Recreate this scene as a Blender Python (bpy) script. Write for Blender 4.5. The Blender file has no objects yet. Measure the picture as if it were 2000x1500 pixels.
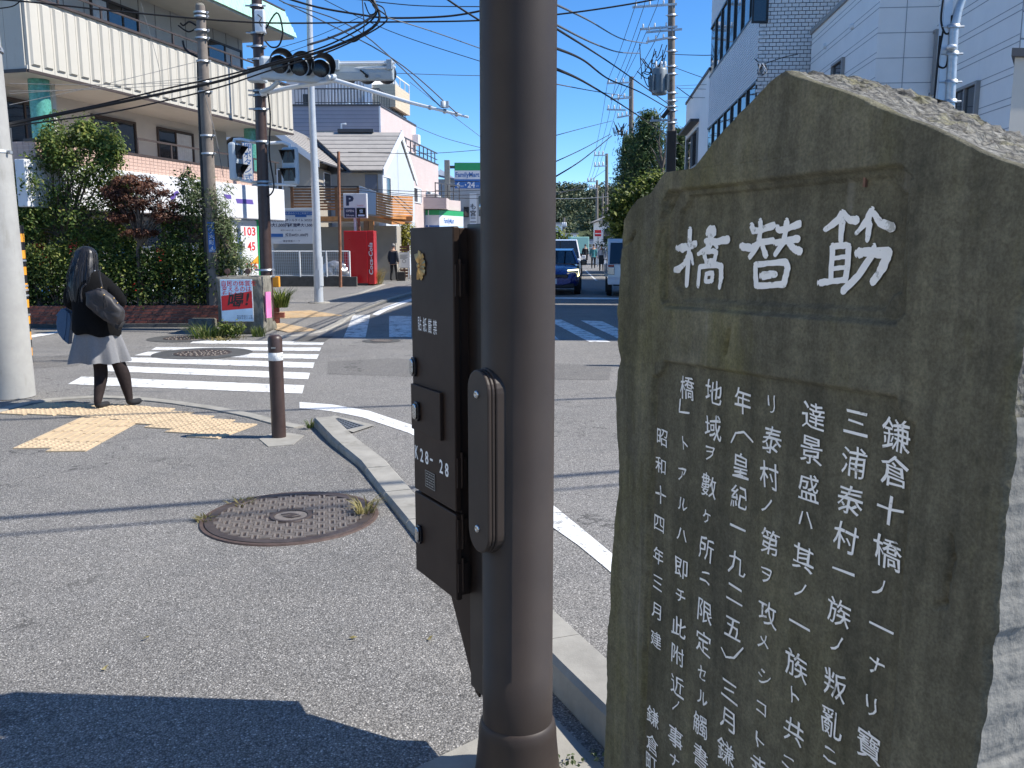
import bpy, bmesh, math, random
import numpy as np
from mathutils import Vector as V, noise as MN
random.seed(7); RNG = np.random.default_rng(7)
SC = bpy.context.scene
COL = SC.collection
# ------------------------------------------------------------------ camera
CAM_H = 1.55; FPX = 1700.0; PITCH = math.atan(270.0 / FPX)
cam = bpy.data.cameras.new('camera'); cam.sensor_width = 36.0; cam.lens = FPX / 2000.0 * 36.0
cam.clip_start = 0.05; cam.clip_end = 3000
camo = bpy.data.objects.new('camera', cam); COL.objects.link(camo)
camo.location = (0, 0, CAM_H); camo.rotation_euler = (math.radians(90) - PITCH, 0, 0)
SC.camera = camo
# ------------------------------------------------------------------ sky and sun
SUN_EL = math.radians(47.0); SUN_DIR = V((0.998, -0.065, 0)).normalized()   # towards the sun, on the ground
w = bpy.data.worlds.new('World'); SC.world = w; w.use_nodes = True
nt = w.node_tree; nt.nodes.clear()
sky = nt.nodes.new('ShaderNodeTexSky'); sky.sky_type = 'NISHITA'; sky.sun_disc = False
sky.sun_elevation = SUN_EL; sky.sun_rotation = math.atan2(SUN_DIR.x, SUN_DIR.y)
sky.altitude = 0; sky.air_density = 0.7; sky.dust_density = 0.0; sky.ozone_density = 6.0
hs = nt.nodes.new('ShaderNodeHueSaturation'); hs.inputs['Saturation'].default_value = 1.17; hs.inputs['Value'].default_value = 1.0
bg = nt.nodes.new('ShaderNodeBackground'); bg.inputs['Strength'].default_value = 0.108
wo = nt.nodes.new('ShaderNodeOutputWorld')
nt.links.new(sky.outputs[0], hs.inputs['Color']); nt.links.new(hs.outputs[0], bg.inputs[0]); nt.links.new(bg.outputs[0], wo.inputs[0])
sl = bpy.data.lights.new('sun', 'SUN'); sl.energy = 3.5; sl.angle = math.radians(0.53); sl.color = (1.0, 0.95, 0.87)
so = bpy.data.objects.new('sun', sl); COL.objects.link(so); so.location = (20, -2, 30)
d = V((SUN_DIR.x * math.cos(SUN_EL), SUN_DIR.y * math.cos(SUN_EL), math.sin(SUN_EL)))
so.rotation_euler = d.to_track_quat('Z', 'Y').to_euler()
vs = SC.view_settings; vs.view_transform = 'Standard'; vs.look = 'None'; vs.exposure = 1.06; vs.gamma = 1.0; vs.use_curve_mapping = False
SC.cycles.use_denoising = True
SC.cycles.max_bounces = 8; SC.cycles.transparent_max_bounces = 12

# ------------------------------------------------------------------ pixel helpers (survey of the photograph)
_cp, _sp = math.cos(PITCH), math.sin(PITCH)
def ray(x, y):
    dx = (x - 1000) / FPX; dy = (750 - y) / FPX
    return V((dx, _cp + dy * _sp, -_sp + dy * _cp))
CAMP = V((0, 0, CAM_H))
def gd(x, y, z=0.0):
    r = ray(x, y); return CAMP + r * ((z - CAM_H) / r.z)
def at(x, y, Y):
    r = ray(x, y); return CAMP + r * (Y / r.y)
def onpl(x, y, o, n):
    r = ray(x, y); return CAMP + r * ((o - CAMP).dot(n) / r.dot(n))
class FR:
    def __init__(s, o, x, y=None, z=(0, 0, 1)):
        s.o = V(o); s.x = V(x).normalized(); s.z = V(z).normalized()
        s.y = V(y).normalized() if y is not None else s.z.cross(s.x).normalized()
    def p(s, a, b, c): return s.o + s.x * a + s.y * b + s.z * c
    def inv(s, q): q = V(q) - s.o; return (q.dot(s.x), q.dot(s.y), q.dot(s.z))
    def px(s, x, y, b=0.0):           # pixel -> (a, c) on the plane y=b of this frame
        q = onpl(x, y, s.o + s.y * b, s.y) - s.o
        return q.dot(s.x), q.dot(s.z)
    def sh(s, a, b, c): return FR(s.p(a, b, c), s.x, s.y, s.z)
W0 = FR((0, 0, 0), (1, 0, 0), (0, 1, 0))

# ------------------------------------------------------------------ materials
MATS = {}
def _nt(name):
    m = bpy.data.materials.new(name); m.use_nodes = True
    t = m.node_tree; b = t.nodes['Principled BSDF']; return m, t, b
def N(t, typ, **kw):
    n = t.nodes.new(typ)
    for k, v in kw.items(): setattr(n, k, v)
    return n
def coords(t, scale=(1, 1, 1), world=True):
    mp = N(t, 'ShaderNodeMapping'); mp.inputs['Scale'].default_value = scale
    if world: g = N(t, 'ShaderNodeNewGeometry'); t.links.new(g.outputs['Position'], mp.inputs[0])
    else: g = N(t, 'ShaderNodeTexCoord'); t.links.new(g.outputs['Object'], mp.inputs[0])
    return mp.outputs[0]
def noise(t, co, scale, detail=4, rough=.6):
    n = N(t, 'ShaderNodeTexNoise'); n.inputs['Scale'].default_value = scale; n.inputs['Detail'].default_value = detail
    n.inputs['Roughness'].default_value = rough; t.links.new(co, n.inputs['Vector']); return n.outputs['Fac']
def ramp(t, fac, stops):
    r = N(t, 'ShaderNodeValToRGB'); e = r.color_ramp.elements
    while len(e) < len(stops): e.new(0.5)
    for i, (p, c) in enumerate(stops):
        e[i].position = p; e[i].color = (*c, 1) if len(c) == 3 else c
    t.links.new(fac, r.inputs[0]); return r.outputs[0]
def mixc(t, fac, a, b, mode='MIX'):
    m = N(t, 'ShaderNodeMix', data_type='RGBA', blend_type=mode)
    for k, v in ((0, fac), (6, a), (7, b)):
        if hasattr(v, 'links'): t.links.new(v, m.inputs[k])
        elif k == 0: m.inputs[0].default_value = v
        else: m.inputs[k].default_value = (*v, 1)
    return m.outputs[2]
def bump(t, b, h, strength=.3, dist=.01, prev=None):
    n = N(t, 'ShaderNodeBump'); n.inputs['Strength'].default_value = strength; n.inputs['Distance'].default_value = dist
    t.links.new(h, n.inputs['Height'])
    if prev is not None: t.links.new(prev, n.inputs['Normal'])
    t.links.new(n.outputs[0], b.inputs['Normal']); return n.outputs[0]
def gray(v): return (v, v, v)
def mat(name, col, rough=.6, metal=0.0, var=.15, scale=3.0, bmp=0.0, bscale=60.0, bdist=.004, streak=False, dirt=None, spec=None, coat=0):
    if name in MATS: return MATS[name]
    m, t, b = _nt(name); b.inputs['Roughness'].default_value = rough; b.inputs['Metallic'].default_value = metal
    if spec is not None: b.inputs['Specular IOR Level'].default_value = spec
    if coat: b.inputs['Coat Weight'].default_value = coat; b.inputs['Coat Roughness'].default_value = .08
    co = coords(t, (1, 1, .15) if streak else (1, 1, 1))
    f = noise(t, co, scale, 5, .65)
    lo = tuple(max(0, c * (1 - var)) for c in col); hi = tuple(min(1, c * (1 + var)) for c in col)
    c = ramp(t, f, [(.3, lo), (.7, hi)])
    if dirt:
        f2 = noise(t, coords(t, (1, 1, .25)), dirt[1], 6, .7)
        c = mixc(t, ramp(t, f2, [(dirt[2], gray(0)), (dirt[3], gray(1))]), c, dirt[0])
    t.links.new(c, b.inputs['Base Color'])
    f3 = noise(t, co, scale * 2.3, 3)
    mr = N(t, 'ShaderNodeMapRange'); mr.inputs[3].default_value = max(.02, rough - .08); mr.inputs[4].default_value = min(1, rough + .1)
    t.links.new(f3, mr.inputs[0]); t.links.new(mr.outputs[0], b.inputs['Roughness'])
    if bmp: bump(t, b, noise(t, coords(t), bscale, 4), bmp, bdist)
    MATS[name] = m; return m
def m_asphalt(name, dark, light, gs, bstr, patch=.12, speck=.1, bdist=.006):
    m, t, b = _nt(name); co = coords(t)
    vo = N(t, 'ShaderNodeTexVoronoi'); vo.inputs['Scale'].default_value = gs; t.links.new(co, vo.inputs['Vector'])
    wn = N(t, 'ShaderNodeTexWhiteNoise'); t.links.new(vo.outputs['Color'], wn.inputs['Vector'])
    c = ramp(t, wn.outputs['Value'], [(0, gray(dark)), (.75, gray((dark + light) * .55)), (.93, gray(light)), (1, gray(min(1, light * 1.7)))])
    e = ramp(t, vo.outputs['Distance'], [(.25, gray(1)), (.75, gray(.38))])
    c = mixc(t, 1.0, c, e, 'MULTIPLY')
    f = noise(t, co, .55, 6, .65); f2 = noise(t, co, 3.1, 5, .6)
    c = mixc(t, 1.0, c, ramp(t, f, [(.3, gray(1 - patch)), (.7, gray(1 + patch))]), 'MULTIPLY')
    c = mixc(t, 1.0, c, ramp(t, f2, [(.3, (1 - patch * .6,) * 3), (.7, (1.05, 1.04, 1.02))]), 'MULTIPLY')
    c = mixc(t, 1.0, c, (1.04, 1.0, .94), 'MULTIPLY')
    ve = N(t, 'ShaderNodeTexVoronoi', feature='DISTANCE_TO_EDGE'); ve.inputs['Scale'].default_value = .55
    wv = N(t, 'ShaderNodeVectorMath', operation='ADD'); nz = N(t, 'ShaderNodeTexNoise'); nz.inputs['Scale'].default_value = 3.0; nz.inputs['Detail'].default_value = 6; t.links.new(co, nz.inputs['Vector']); t.links.new(co, wv.inputs[0]); t.links.new(nz.outputs['Color'], wv.inputs[1]); t.links.new(wv.outputs[0], ve.inputs['Vector'])
    ck = ramp(t, ve.outputs['Distance'], [(.002, gray(1)), (.007, gray(0))]); ckm = ramp(t, noise(t, co, .35, 3), [(.44, gray(0)), (.54, gray(.8))])
    c = mixc(t, mixc(t, 1.0, ck, ckm, 'MULTIPLY'), c, (.045, .043, .04))
    c = mixc(t, ramp(t, noise(t, co, 1.1, 5, .7), [(.56, gray(0)), (.74, gray(.38))]), c, (.095, .092, .086))
    t.links.new(c, b.inputs['Base Color']); b.inputs['Roughness'].default_value = .82
    b.inputs['Specular IOR Level'].default_value = .35
    inv = N(t, 'ShaderNodeMath', operation='SUBTRACT'); inv.inputs[0].default_value = 1; t.links.new(vo.outputs['Distance'], inv.inputs[1])
    ad = N(t, 'ShaderNodeMath', operation='ADD'); t.links.new(inv.outputs[0], ad.inputs[0]); t.links.new(wn.outputs['Value'], ad.inputs[1])
    bump(t, b, ad.outputs[0], bstr, bdist)
    MATS[name] = m; return m
def m_paint_worn(name, col, under, amount=.5, sc=9):
    m, t, b = _nt(name); co = coords(t)
    f = noise(t, co, sc, 7, .75); g = noise(t, co, 90, 2)
    ad = N(t, 'ShaderNodeMath', operation='MULTIPLY_ADD'); t.links.new(g, ad.inputs[0]); ad.inputs[1].default_value = .35; t.links.new(f, ad.inputs[2])
    k = ramp(t, ad.outputs[0], [(amount - .03, gray(0)), (amount + .04, gray(1))])
    c = mixc(t, k, col, under)
    c = mixc(t, 1.0, c, ramp(t, noise(t, co, 2.2, 4), [(.3, gray(.80)), (.7, gray(1))]), 'MULTIPLY')
    c = mixc(t, ramp(t, noise(t, coords(t, (1.6, .35, 1)), 7, 5, .7), [(.60, gray(0)), (.72, gray(.45))]), c, tuple(.5 * (x + y) for x, y in zip(col, under)))
    t.links.new(c, b.inputs['Base Color']); b.inputs['Roughness'].default_value = .6
    bump(t, b, g, .35, .003); MATS[name] = m; return m
def m_leaf(name, stops, trans=.48):
    m, t, b = _nt(name)
    g = N(t, 'ShaderNodeNewGeometry'); c = ramp(t, g.outputs['Random Per Island'], stops)
    f = noise(t, coords(t), 1.7, 3); c = mixc(t, 1.0, c, ramp(t, f, [(.3, gray(.75)), (.7, gray(1.2))]), 'MULTIPLY')
    t.links.new(c, b.inputs['Base Color']); b.inputs['Roughness'].default_value = .5; b.inputs['Specular IOR Level'].default_value = .35
    tr = N(t, 'ShaderNodeBsdfTranslucent'); t.links.new(c, tr.inputs[0])
    mx = N(t, 'ShaderNodeMixShader'); mx.inputs[0].default_value = trans
    t.links.new(b.outputs[0], mx.inputs[1]); t.links.new(tr.outputs[0], mx.inputs[2])
    t.links.new(mx.outputs[0], t.nodes['Material Output'].inputs[0]); MATS[name] = m; return m
def m_glass(name, col=(.02, .025, .03), rough=.03):
    m, t, b = _nt(name); b.inputs['Base Color'].default_value = (*col, 1); b.inputs['Roughness'].default_value = rough
    b.inputs['Specular IOR Level'].default_value = .9; b.inputs['IOR'].default_value = 1.52
    bump(t, b, noise(t, coords(t), 1.3, 2), .04, .05); MATS[name] = m; return m
def m_clear(name, tint=(.75, .82, .82)):
    m, t, b = _nt(name)
    tr = N(t, 'ShaderNodeBsdfTransparent'); tr.inputs[0].default_value = (*tint, 1)
    gl = N(t, 'ShaderNodeBsdfGlossy'); gl.inputs['Roughness'].default_value = .02
    fr = N(t, 'ShaderNodeFresnel'); fr.inputs[0].default_value = 1.45
    mx = N(t, 'ShaderNodeMixShader'); t.links.new(fr.outputs[0], mx.inputs[0])
    t.links.new(tr.outputs[0], mx.inputs[1]); t.links.new(gl.outputs[0], mx.inputs[2])
    t.links.new(mx.outputs[0], t.nodes['Material Output'].inputs[0]); MATS[name] = m; return m
def m_stripes(name, base, line, period, width, axis=2, rough=.6, bstr=.6, bdist=.01, var=.06):
    """siding: grooves across one world axis, grooves are relief plus a slightly different tone"""
    m, t, b = _nt(name); g = N(t, 'ShaderNodeNewGeometry'); sx = N(t, 'ShaderNodeSeparateXYZ'); t.links.new(g.outputs['Position'], sx.inputs[0])
    d = N(t, 'ShaderNodeMath', operation='DIVIDE'); t.links.new(sx.outputs[axis], d.inputs[0]); d.inputs[1].default_value = period
    fr = N(t, 'ShaderNodeMath', operation='FRACT'); t.links.new(d.outputs[0], fr.inputs[0])
    k = N(t, 'ShaderNodeMath', operation='GREATER_THAN'); t.links.new(fr.outputs[0], k.inputs[0]); k.inputs[1].default_value = 1 - width
    f = noise(t, coords(t), 1.2, 5); c0 = ramp(t, f, [(.3, tuple(x * (1 - var) for x in base)), (.7, tuple(min(1, x * (1 + var)) for x in base))])
    t.links.new(mixc(t, k.outputs[0], c0, line), b.inputs['Base Color']); b.inputs['Roughness'].default_value = rough
    bump(t, b, fr.outputs[0], bstr, bdist); MATS[name] = m; return m

M = MATS
m_asphalt('road_asphalt', .225, .35, 140, .38, .13)
m_asphalt('patch_asphalt', .165, .28, 140, .38, .10)
m_asphalt('sidewalk_asphalt', .180, .38, 160, .6, .15, bdist=.006)
mat('ground_dirt', (.17, .16, .145), .95, var=.25, scale=.4, bmp=.3)
mat('concrete', (.30, .285, .25), .9, var=.18, scale=6, bmp=.35, bscale=140, bdist=.003, dirt=((.16, .15, .12), 3.5, .55, .75))
mat('concrete_pole', (.36, .355, .335), .85, var=.10, scale=5, bmp=.25, bscale=160, bdist=.002, dirt=((.25, .24, .21), 6, .55, .8))
mat('concrete_old', (.19, .18, .15), .95, var=.35, scale=6, bmp=.7, bscale=45, bdist=.01, dirt=((.06, .06, .04), 4, .5, .7))
mat('concrete_dark', (.07, .07, .068), .95, var=.3, scale=4, bmp=.4)
mat('brown_paint', (.040, .030, .0245), .5, spec=.28, var=.12, scale=5, bmp=.22, bscale=420, bdist=.0012)
mat('brown_paint_smooth', (.036, .023, .017), .5, spec=.18, var=.1, scale=4, bmp=.05, bscale=300, bdist=.0006)
mat('brown_paint_dark', (.016, .011, .009), .40, var=.1, scale=4)
mat('bollard_paint', (.055, .032, .026), .42, var=.2, scale=14, bmp=.15, bscale=90, dirt=((.14, .11, .095), 22, .66, .72))
mat('transformer_grey', (.17, .20, .22), .5, .2, var=.15)
mat('signal_back', (.36, .41, .44), .5, var=.08, scale=5)
mat('pole_weathered', (.20, .17, .145), .85, var=.22, scale=5, bmp=.25, bscale=120, bdist=.003, dirt=((.11, .10, .09), 5, .5, .75))
mat('steel', (.55, .55, .54), .25, 1.0, var=.1, scale=20)
mat('galvanised', (.50, .52, .53), .45, .75, var=.15, scale=14)
mat('galv_paint', (.52, .56, .60), .4, .2, var=.08, scale=6)
mat('white_metal', (.74, .76, .77), .4, .1, var=.05, scale=5, dirt=((.5, .48, .44), 8, .62, .8))
mat('signal_grey', (.46, .51, .54), .45, 0, var=.06, scale=5, dirt=((.42, .44, .44), 7, .6, .8))
mat('black', (.010, .010, .011), .5, var=.2, scale=6)
mat('black_gloss', (.012, .012, .014), .18, var=.1)
mat('black_cable', (.006, .006, .007), .7, var=.2)
mat('grey_cable', (.10, .105, .11), .5, var=.2)
mat('rubber', (.018, .018, .018), .85, var=.2)
mat('lens_dark', (.02, .018, .02), .2, var=.4, scale=40)
mat('white_lettering', (.82, .83, .83), .55, var=.04)
mat('iron_cover', (.080, .062, .055), .55, .35, var=.3, scale=16, bmp=.3, bscale=260, bdist=.001)
mat('iron_cover_worn', (.21, .18, .155), .5, .25, var=.25, scale=30)
mat('iron_rim', (.10, .068, .056), .7, .3, var=.3, scale=22)
mat('iron_rust', (.20, .11, .08), .8, .2, var=.35, scale=22)
mat('galv_grate', (.33, .34, .34), .5, .8, var=.2, scale=20)
m_paint_worn('road_paint', (.80, .80, .78), (.26, .255, .24), .76)
m_paint_worn('road_paint_old', (.74, .74, .72), (.20, .20, .19), .72, 5)
mat('tactile_yellow', (.54, .41, .26), .75, var=.14, scale=7, bmp=.2, bscale=200, dirt=((.38, .30, .19), 5, .55, .8))
mat('tactile_faded', (.50, .36, .21), .8, var=.2, scale=6, dirt=((.28, .24, .18), 4, .5, .75))
mat('gold', (.44, .29, .12), .38, .8, var=.2, scale=60)
mat('plate_silver', (.42, .43, .43), .35, .7, var=.1)
mat('cream_panel', (.51, .485, .425), .75, var=.04, scale=2, bmp=.12, bscale=50, dirt=((.42, .38, .31), 2.5, .6, .85))
mat('cream_soffit', (.58, .56, .50), .8, var=.05)
mat('wall_grey_panel', (.50, .48, .44), .8, var=.05, scale=1.5)
mat('brown_trim', (.06, .045, .04), .5, var=.2)
m_glass('window_glass'); m_glass('window_blue', (.05, .055, .06)); m_glass('car_glass', (.012, .016, .02))
m_clear('clear_glass')
mat('curtain', (.55, .57, .58), .9, var=.1, scale=8)
mat('green_tile_column', (.10, .33, .27), .25, var=.3, scale=18)
mat('green_shingle', (.36, .62, .50), .7, var=.08, scale=10)
mat('pink_tile', (.54, .38, .31), .6, var=.08, scale=12)
mat('pink_joint', (.62, .52, .46), .8)
mat('sign_white', (.66, .67, .69), .35, var=.02)
mat('sign_purple', (.12, .08, .32), .5, var=.05)
mat('sign_blue', (.03, .13, .38), .5, var=.05)
mat('sign_green', (.02, .32, .11), .5, var=.05)
mat('sign_red', (.58, .02, .025), .45, var=.05)
mat('sign_navy', (.03, .04, .09), .4, var=.05)
mat('sign_orange', (.75, .32, .03), .5)
mat('sign_pink', (.75, .22, .45), .5)
mat('poster_blue', (.45, .62, .78), .4, var=.12, scale=4)
mat('ink_black', (.02, .02, .02), .6)
mat('brick_red', (.24, .075, .05), .85, var=.3, scale=9, bmp=.3, bscale=60)
mat('brick_red_dark', (.15, .06, .045), .9, var=.3, scale=9, bmp=.3, bscale=60)
mat('mortar', (.20, .17, .15), .95, var=.2)
mat('soil', (.05, .035, .025), .95, var=.4, scale=8, bmp=.6, bscale=30)
mat('bark', (.12, .095, .075), .9, var=.35, scale=12, bmp=.6, bscale=40, bdist=.01)
mat('house_tan', (.36, .33, .28), .9, var=.06, scale=2, bmp=.2, bscale=90)
mat('house_blue', (.50, .55, .60), .85, var=.04)
mat('house_slate', (.16, .19, .24), .8, var=.05)
mat('roof_grey', (.34, .32, .295), .85, var=.08, scale=3, dirt=((.27, .25, .235), 2, .5, .8))
mat('trim_white', (.72, .73, .74), .5, var=.03)
mat('trim_dark', (.05, .05, .055), .5, var=.1)
mat('wood_deck', (.52, .23, .075), .6, var=.25, scale=4, streak=False)
mat('wood_dark', (.34, .15, .06), .65, var=.3, scale=4)
mat('wood_fence', (.10, .045, .03), .7, var=.25, scale=4)
mat('rust_pole', (.26, .12, .07), .85, var=.45, scale=9)
m_stripes('lilac_siding', (.34, .32, .36), (.20, .19, .22), .22, .12, 2, .7, .5, .02)
m_stripes('pink_siding', (.58, .48, .45), (.55, .46, .43), .22, .10, 2, .7, .5, .02)
m_stripes('beige_siding', (.60, .50, .36), (.45, .37, .26), .20, .10, 2, .7, .5, .02)
mat('grey_block', (.42, .43, .44), .85, var=.06, scale=1)
mat('white_siding', (.84, .82, .79), .55, var=.04, scale=1.5, bmp=.08, bscale=30, dirt=((.72, .71, .69), 2.5, .6, .85))
mat('white_siding_rough', (.80, .79, .77), .6, var=.05, scale=4, bmp=.5, bscale=70, bdist=.006)
mat('joint_grey', (.33, .34, .36), .8)
mat('metal_siding', (.74, .75, .76), .45, .1, var=.05, scale=2)
mat('tile_white', (.80, .79, .78), .3, var=.08, scale=20)
mat('tile_joint', (.10, .10, .11), .9)
mat('black_frame', (.015, .015, .017), .4, var=.1)
mat('alu_frame', (.30, .285, .27), .45, .3, var=.08)
mat('stone_cladding', (.28, .23, .18), .85, var=.4, scale=14, bmp=.6, bscale=30)
mat('cream_render', (.76, .73, .66), .85, var=.04, scale=2, bmp=.1)
mat('beige_wall', (.58, .54, .47), .85, var=.04, scale=2, bmp=.1)
mat('vend_red', (.52, .008, .014), .3, var=.04, coat=.4)
mat('car_blue', (.010, .022, .16), .25, .3, var=.05, coat=1)
mat('car_white', (.74, .75, .77), .3, 0, var=.02, coat=.8)
mat('car_silver', (.40, .41, .42), .3, .6, var=.03, coat=.8)
mat('lamp_clear', (.55, .56, .55), .12, .5, var=.1)
mat('lamp_red', (.50, .06, .03), .2, var=.1)
mat('skin', (.48, .29, .20), .5, var=.06)
mat('cardigan', (.006, .006, .0065), .95, spec=.15, var=.3, scale=60, bmp=.5, bscale=350, bdist=.002)
mat('tights', (.026, .019, .018), .85, spec=.15, var=.25, scale=30)
mat('skirt', (.20, .20, .205), .9, var=.10, scale=60, bmp=.4, bscale=300, bdist=.002)
mat('bag_black', (.030, .027, .028), .55, var=.2, scale=20, bmp=.3, bscale=120, bdist=.002)
mat('bag_blue', (.05, .11, .20), .6, var=.1, scale=8)
mat('suit', (.035, .04, .055), .8, var=.2)
mat('trousers', (.012, .012, .014), .85, var=.2)
mat('cap_grey', (.25, .25, .25), .9, var=.1)
mat('shirt_white', (.65, .66, .68), .9); mat('shirt_red', (.30, .03, .04), .9); mat('shirt_teal', (.05, .2, .22), .9)
def m_hair():
    m, t, b = _nt('hair'); f = noise(t, coords(t, (1, 1, .06)), 110, 3); c = ramp(t, f, [(.35, (.004, .004, .005)), (.75, (.02, .019, .02))])
    t.links.new(c, b.inputs['Base Color']); b.inputs['Roughness'].default_value = .34; bump(t, b, f, .22, .002); MATS['hair'] = m
m_hair()
m_leaf('leaf_green', [(0, (.035, .065, .016)), (.5, (.105, .165, .035)), (.85, (.22, .28, .06)), (1, (.36, .35, .09))])
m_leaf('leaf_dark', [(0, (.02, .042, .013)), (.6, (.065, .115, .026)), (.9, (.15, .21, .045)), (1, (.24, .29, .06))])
m_leaf('leaf_hedge', [(0, (.024, .045, .012)), (.45, (.085, .13, .025)), (.75, (.20, .25, .05)), (1, (.34, .36, .09))])
m_leaf('leaf_maroon', [(0, (.050, .020, .014)), (.6, (.13, .052, .032)), (1, (.26, .12, .065))], .35)
m_leaf('leaf_pale', [(0, (.05, .08, .03)), (.6, (.14, .19, .08)), (1, (.28, .32, .17))])
m_leaf('leaf_conifer', [(0, (.018, .045, .020)), (.6, (.06, .11, .035)), (1, (.16, .21, .06))], .3)
m_leaf('leaf_gold', [(0, (.12, .13, .015)), (.6, (.30, .28, .03)), (1, (.48, .42, .06))])
m_leaf('leaf_far', [(0, (.035, .060, .035)), (.5, (.075, .105, .055)), (1, (.17, .17, .09))], .15)
m_leaf('grass_dry', [(0, (.16, .14, .05)), (.6, (.32, .27, .11)), (1, (.45, .40, .2))])
m_leaf('grass_green', [(0, (.04, .07, .015)), (.7, (.12, .17, .04)), (1, (.28, .28, .1))])
def m_stone(nm='stele_stone', k=1.0, mo=.8):
    m, t, b = _nt(nm); co = coords(t); cs = coords(t, (1, 1, .10))
    base = ramp(t, noise(t, co, 9, 8, .7), [(.25, (.098, .094, .066)), (.55, (.148, .141, .098)), (.8, (.195, .186, .134))])
    moss = ramp(t, noise(t, coords(t, (1, 1, .35)), 5.0, 7, .7), [(.48, gray(0)), (.68, gray(mo))])
    c = mixc(t, moss, base, (.135, .128, .052))
    st = ramp(t, noise(t, cs, 16, 6, .65), [(.34, (.60, .60, .60)), (.66, (1.24, 1.23, 1.18))])
    c = mixc(t, 1.0, c, st, 'MULTIPLY')
    c = mixc(t, 1.0, c, (k, k * .985, k * 1.0), 'MULTIPLY')
    c = mixc(t, 1.0, c, ramp(t, noise(t, co, 55, 6, .75), [(.3, gray(.72)), (.72, gray(1.26))]), 'MULTIPLY')
    sp = ramp(t, noise(t, co, 240, 2), [(.3, gray(.68)), (.7, gray(1.28))]); c = mixc(t, .7, c, sp, 'MULTIPLY')
    wl = ramp(t, noise(t, coords(t, (1, 1, .05)), 34, 4, .5), [(.70, gray(0)), (.80, gray(.35))]); c = mixc(t, wl, c, (.30, .29, .26))
    t.links.new(c, b.inputs['Base Color']); b.inputs['Roughness'].default_value = .85; b.inputs['Specular IOR Level'].default_value = .3
    p = bump(t, b, noise(t, co, 260, 4, .7), .55, .004); bump(t, b, noise(t, coords(t, (1, 1, .5)), 38, 5, .6), .4, .012, p); MATS[nm] = m
def m_stone_rough():
    m, t, b = _nt('stele_rough'); co = coords(t)
    c = ramp(t, noise(t, co, 40, 8, .75), [(.28, (.12, .11, .10)), (.5, (.26, .25, .22)), (.75, (.44, .43, .39))])
    li = ramp(t, noise(t, co, 13, 6, .7), [(.52, gray(0)), (.66, gray(.85))]); c = mixc(t, li, c, (.27, .25, .11))
    c = mixc(t, 1, c, ramp(t, noise(t, co, 6, 5, .7), [(.35, gray(.62)), (.65, gray(1.05))]), 'MULTIPLY')
    vo = N(t, 'ShaderNodeTexVoronoi'); vo.inputs['Scale'].default_value = 110; t.links.new(co, vo.inputs['Vector'])
    c = mixc(t, 1, c, ramp(t, vo.outputs['Distance'], [(.1, gray(1.05)), (.8, gray(.6))]), 'MULTIPLY')
    t.links.new(c, b.inputs['Base Color']); b.inputs['Roughness'].default_value = .95
    p = bump(t, b, vo.outputs['Distance'], .9, .008); bump(t, b, noise(t, co, 180, 5, .7), .7, .006, p); MATS['stele_rough'] = m
m_stone(); m_stone('stele_panel', .84, .25); m_stone_rough()
mat('stele_side', (.21, .205, .185), .9, var=.22, scale=26, bmp=.5, bscale=90, bdist=.005, streak=True, dirt=((.16, .155, .135), 9, .52, .66))
m_paint_worn('stele_white', (.90, .89, .86), (.44, .43, .39), .80, 34)

# ------------------------------------------------------------------ mesh builder
WORG = {}
def tag(o, label=None, cat=None, group=None, kind=None):
    if label: o['label'] = label
    if cat: o['category'] = cat
    if group: o['group'] = group
    if kind: o['kind'] = kind
    return o
def thing(name, loc, label, cat, group=None):
    o = bpy.data.objects.new(name, None); COL.objects.link(o); o.location = loc; o.empty_display_size = .1
    WORG[o.name] = V(loc); return tag(o, label, cat, group)
def link(name, me, parent=None, loc=(0, 0, 0), smooth=False, bevel=0, seg=2):
    o = bpy.data.objects.new(name, me); COL.objects.link(o)
    if parent is not None: o.parent = parent; WORG[o.name] = WORG[parent.name]
    else: o.location = loc; WORG[o.name] = V(loc)
    if smooth and len(me.polygons): me.polygons.foreach_set('use_smooth', [True] * len(me.polygons))
    if bevel:
        b = o.modifiers.new('bevel', 'BEVEL'); b.width = bevel; b.segments = seg; b.limit_method = 'ANGLE'; b.angle_limit = math.radians(40)
    return o
_TX = {}
def text_geo(body, off=0.0):
    k = (body, round(off, 4))
    if k in _TX: return _TX[k]
    c = bpy.data.curves.new('txt', 'FONT'); c.body = body; c.resolution_u = 2; c.offset = off; c.size = 1.0
    o = bpy.data.objects.new('txt', c); COL.objects.link(o)
    bpy.context.view_layer.update()
    me = bpy.data.meshes.new_from_object(o)
    vv = [(v.co.x, v.co.y) for v in me.vertices]; ff = [tuple(p.vertices) for p in me.polygons]
    bpy.data.objects.remove(o); bpy.data.curves.remove(c); bpy.data.meshes.remove(me)
    xs = [a for a, _ in vv] or [0]; ys = [b for _, b in vv] or [0]
    _TX[k] = (vv, ff, (min(xs), max(xs), min(ys), max(ys))); return _TX[k]
def smooth(P, k=6):
    P = [V(p) for p in P]; Q = []
    for i in range(len(P) - 1):
        p0, p1, p2, p3 = P[max(0, i - 1)], P[i], P[i + 1], P[min(len(P) - 1, i + 2)]
        for j in range(k):
            t = j / k; Q.append(.5 * ((2 * p1) + (p2 - p0) * t + (2 * p0 - 5 * p1 + 4 * p2 - p3) * t * t + (3 * p1 - p0 - 3 * p2 + p3) * t ** 3))
    return Q + [P[-1]]
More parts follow.
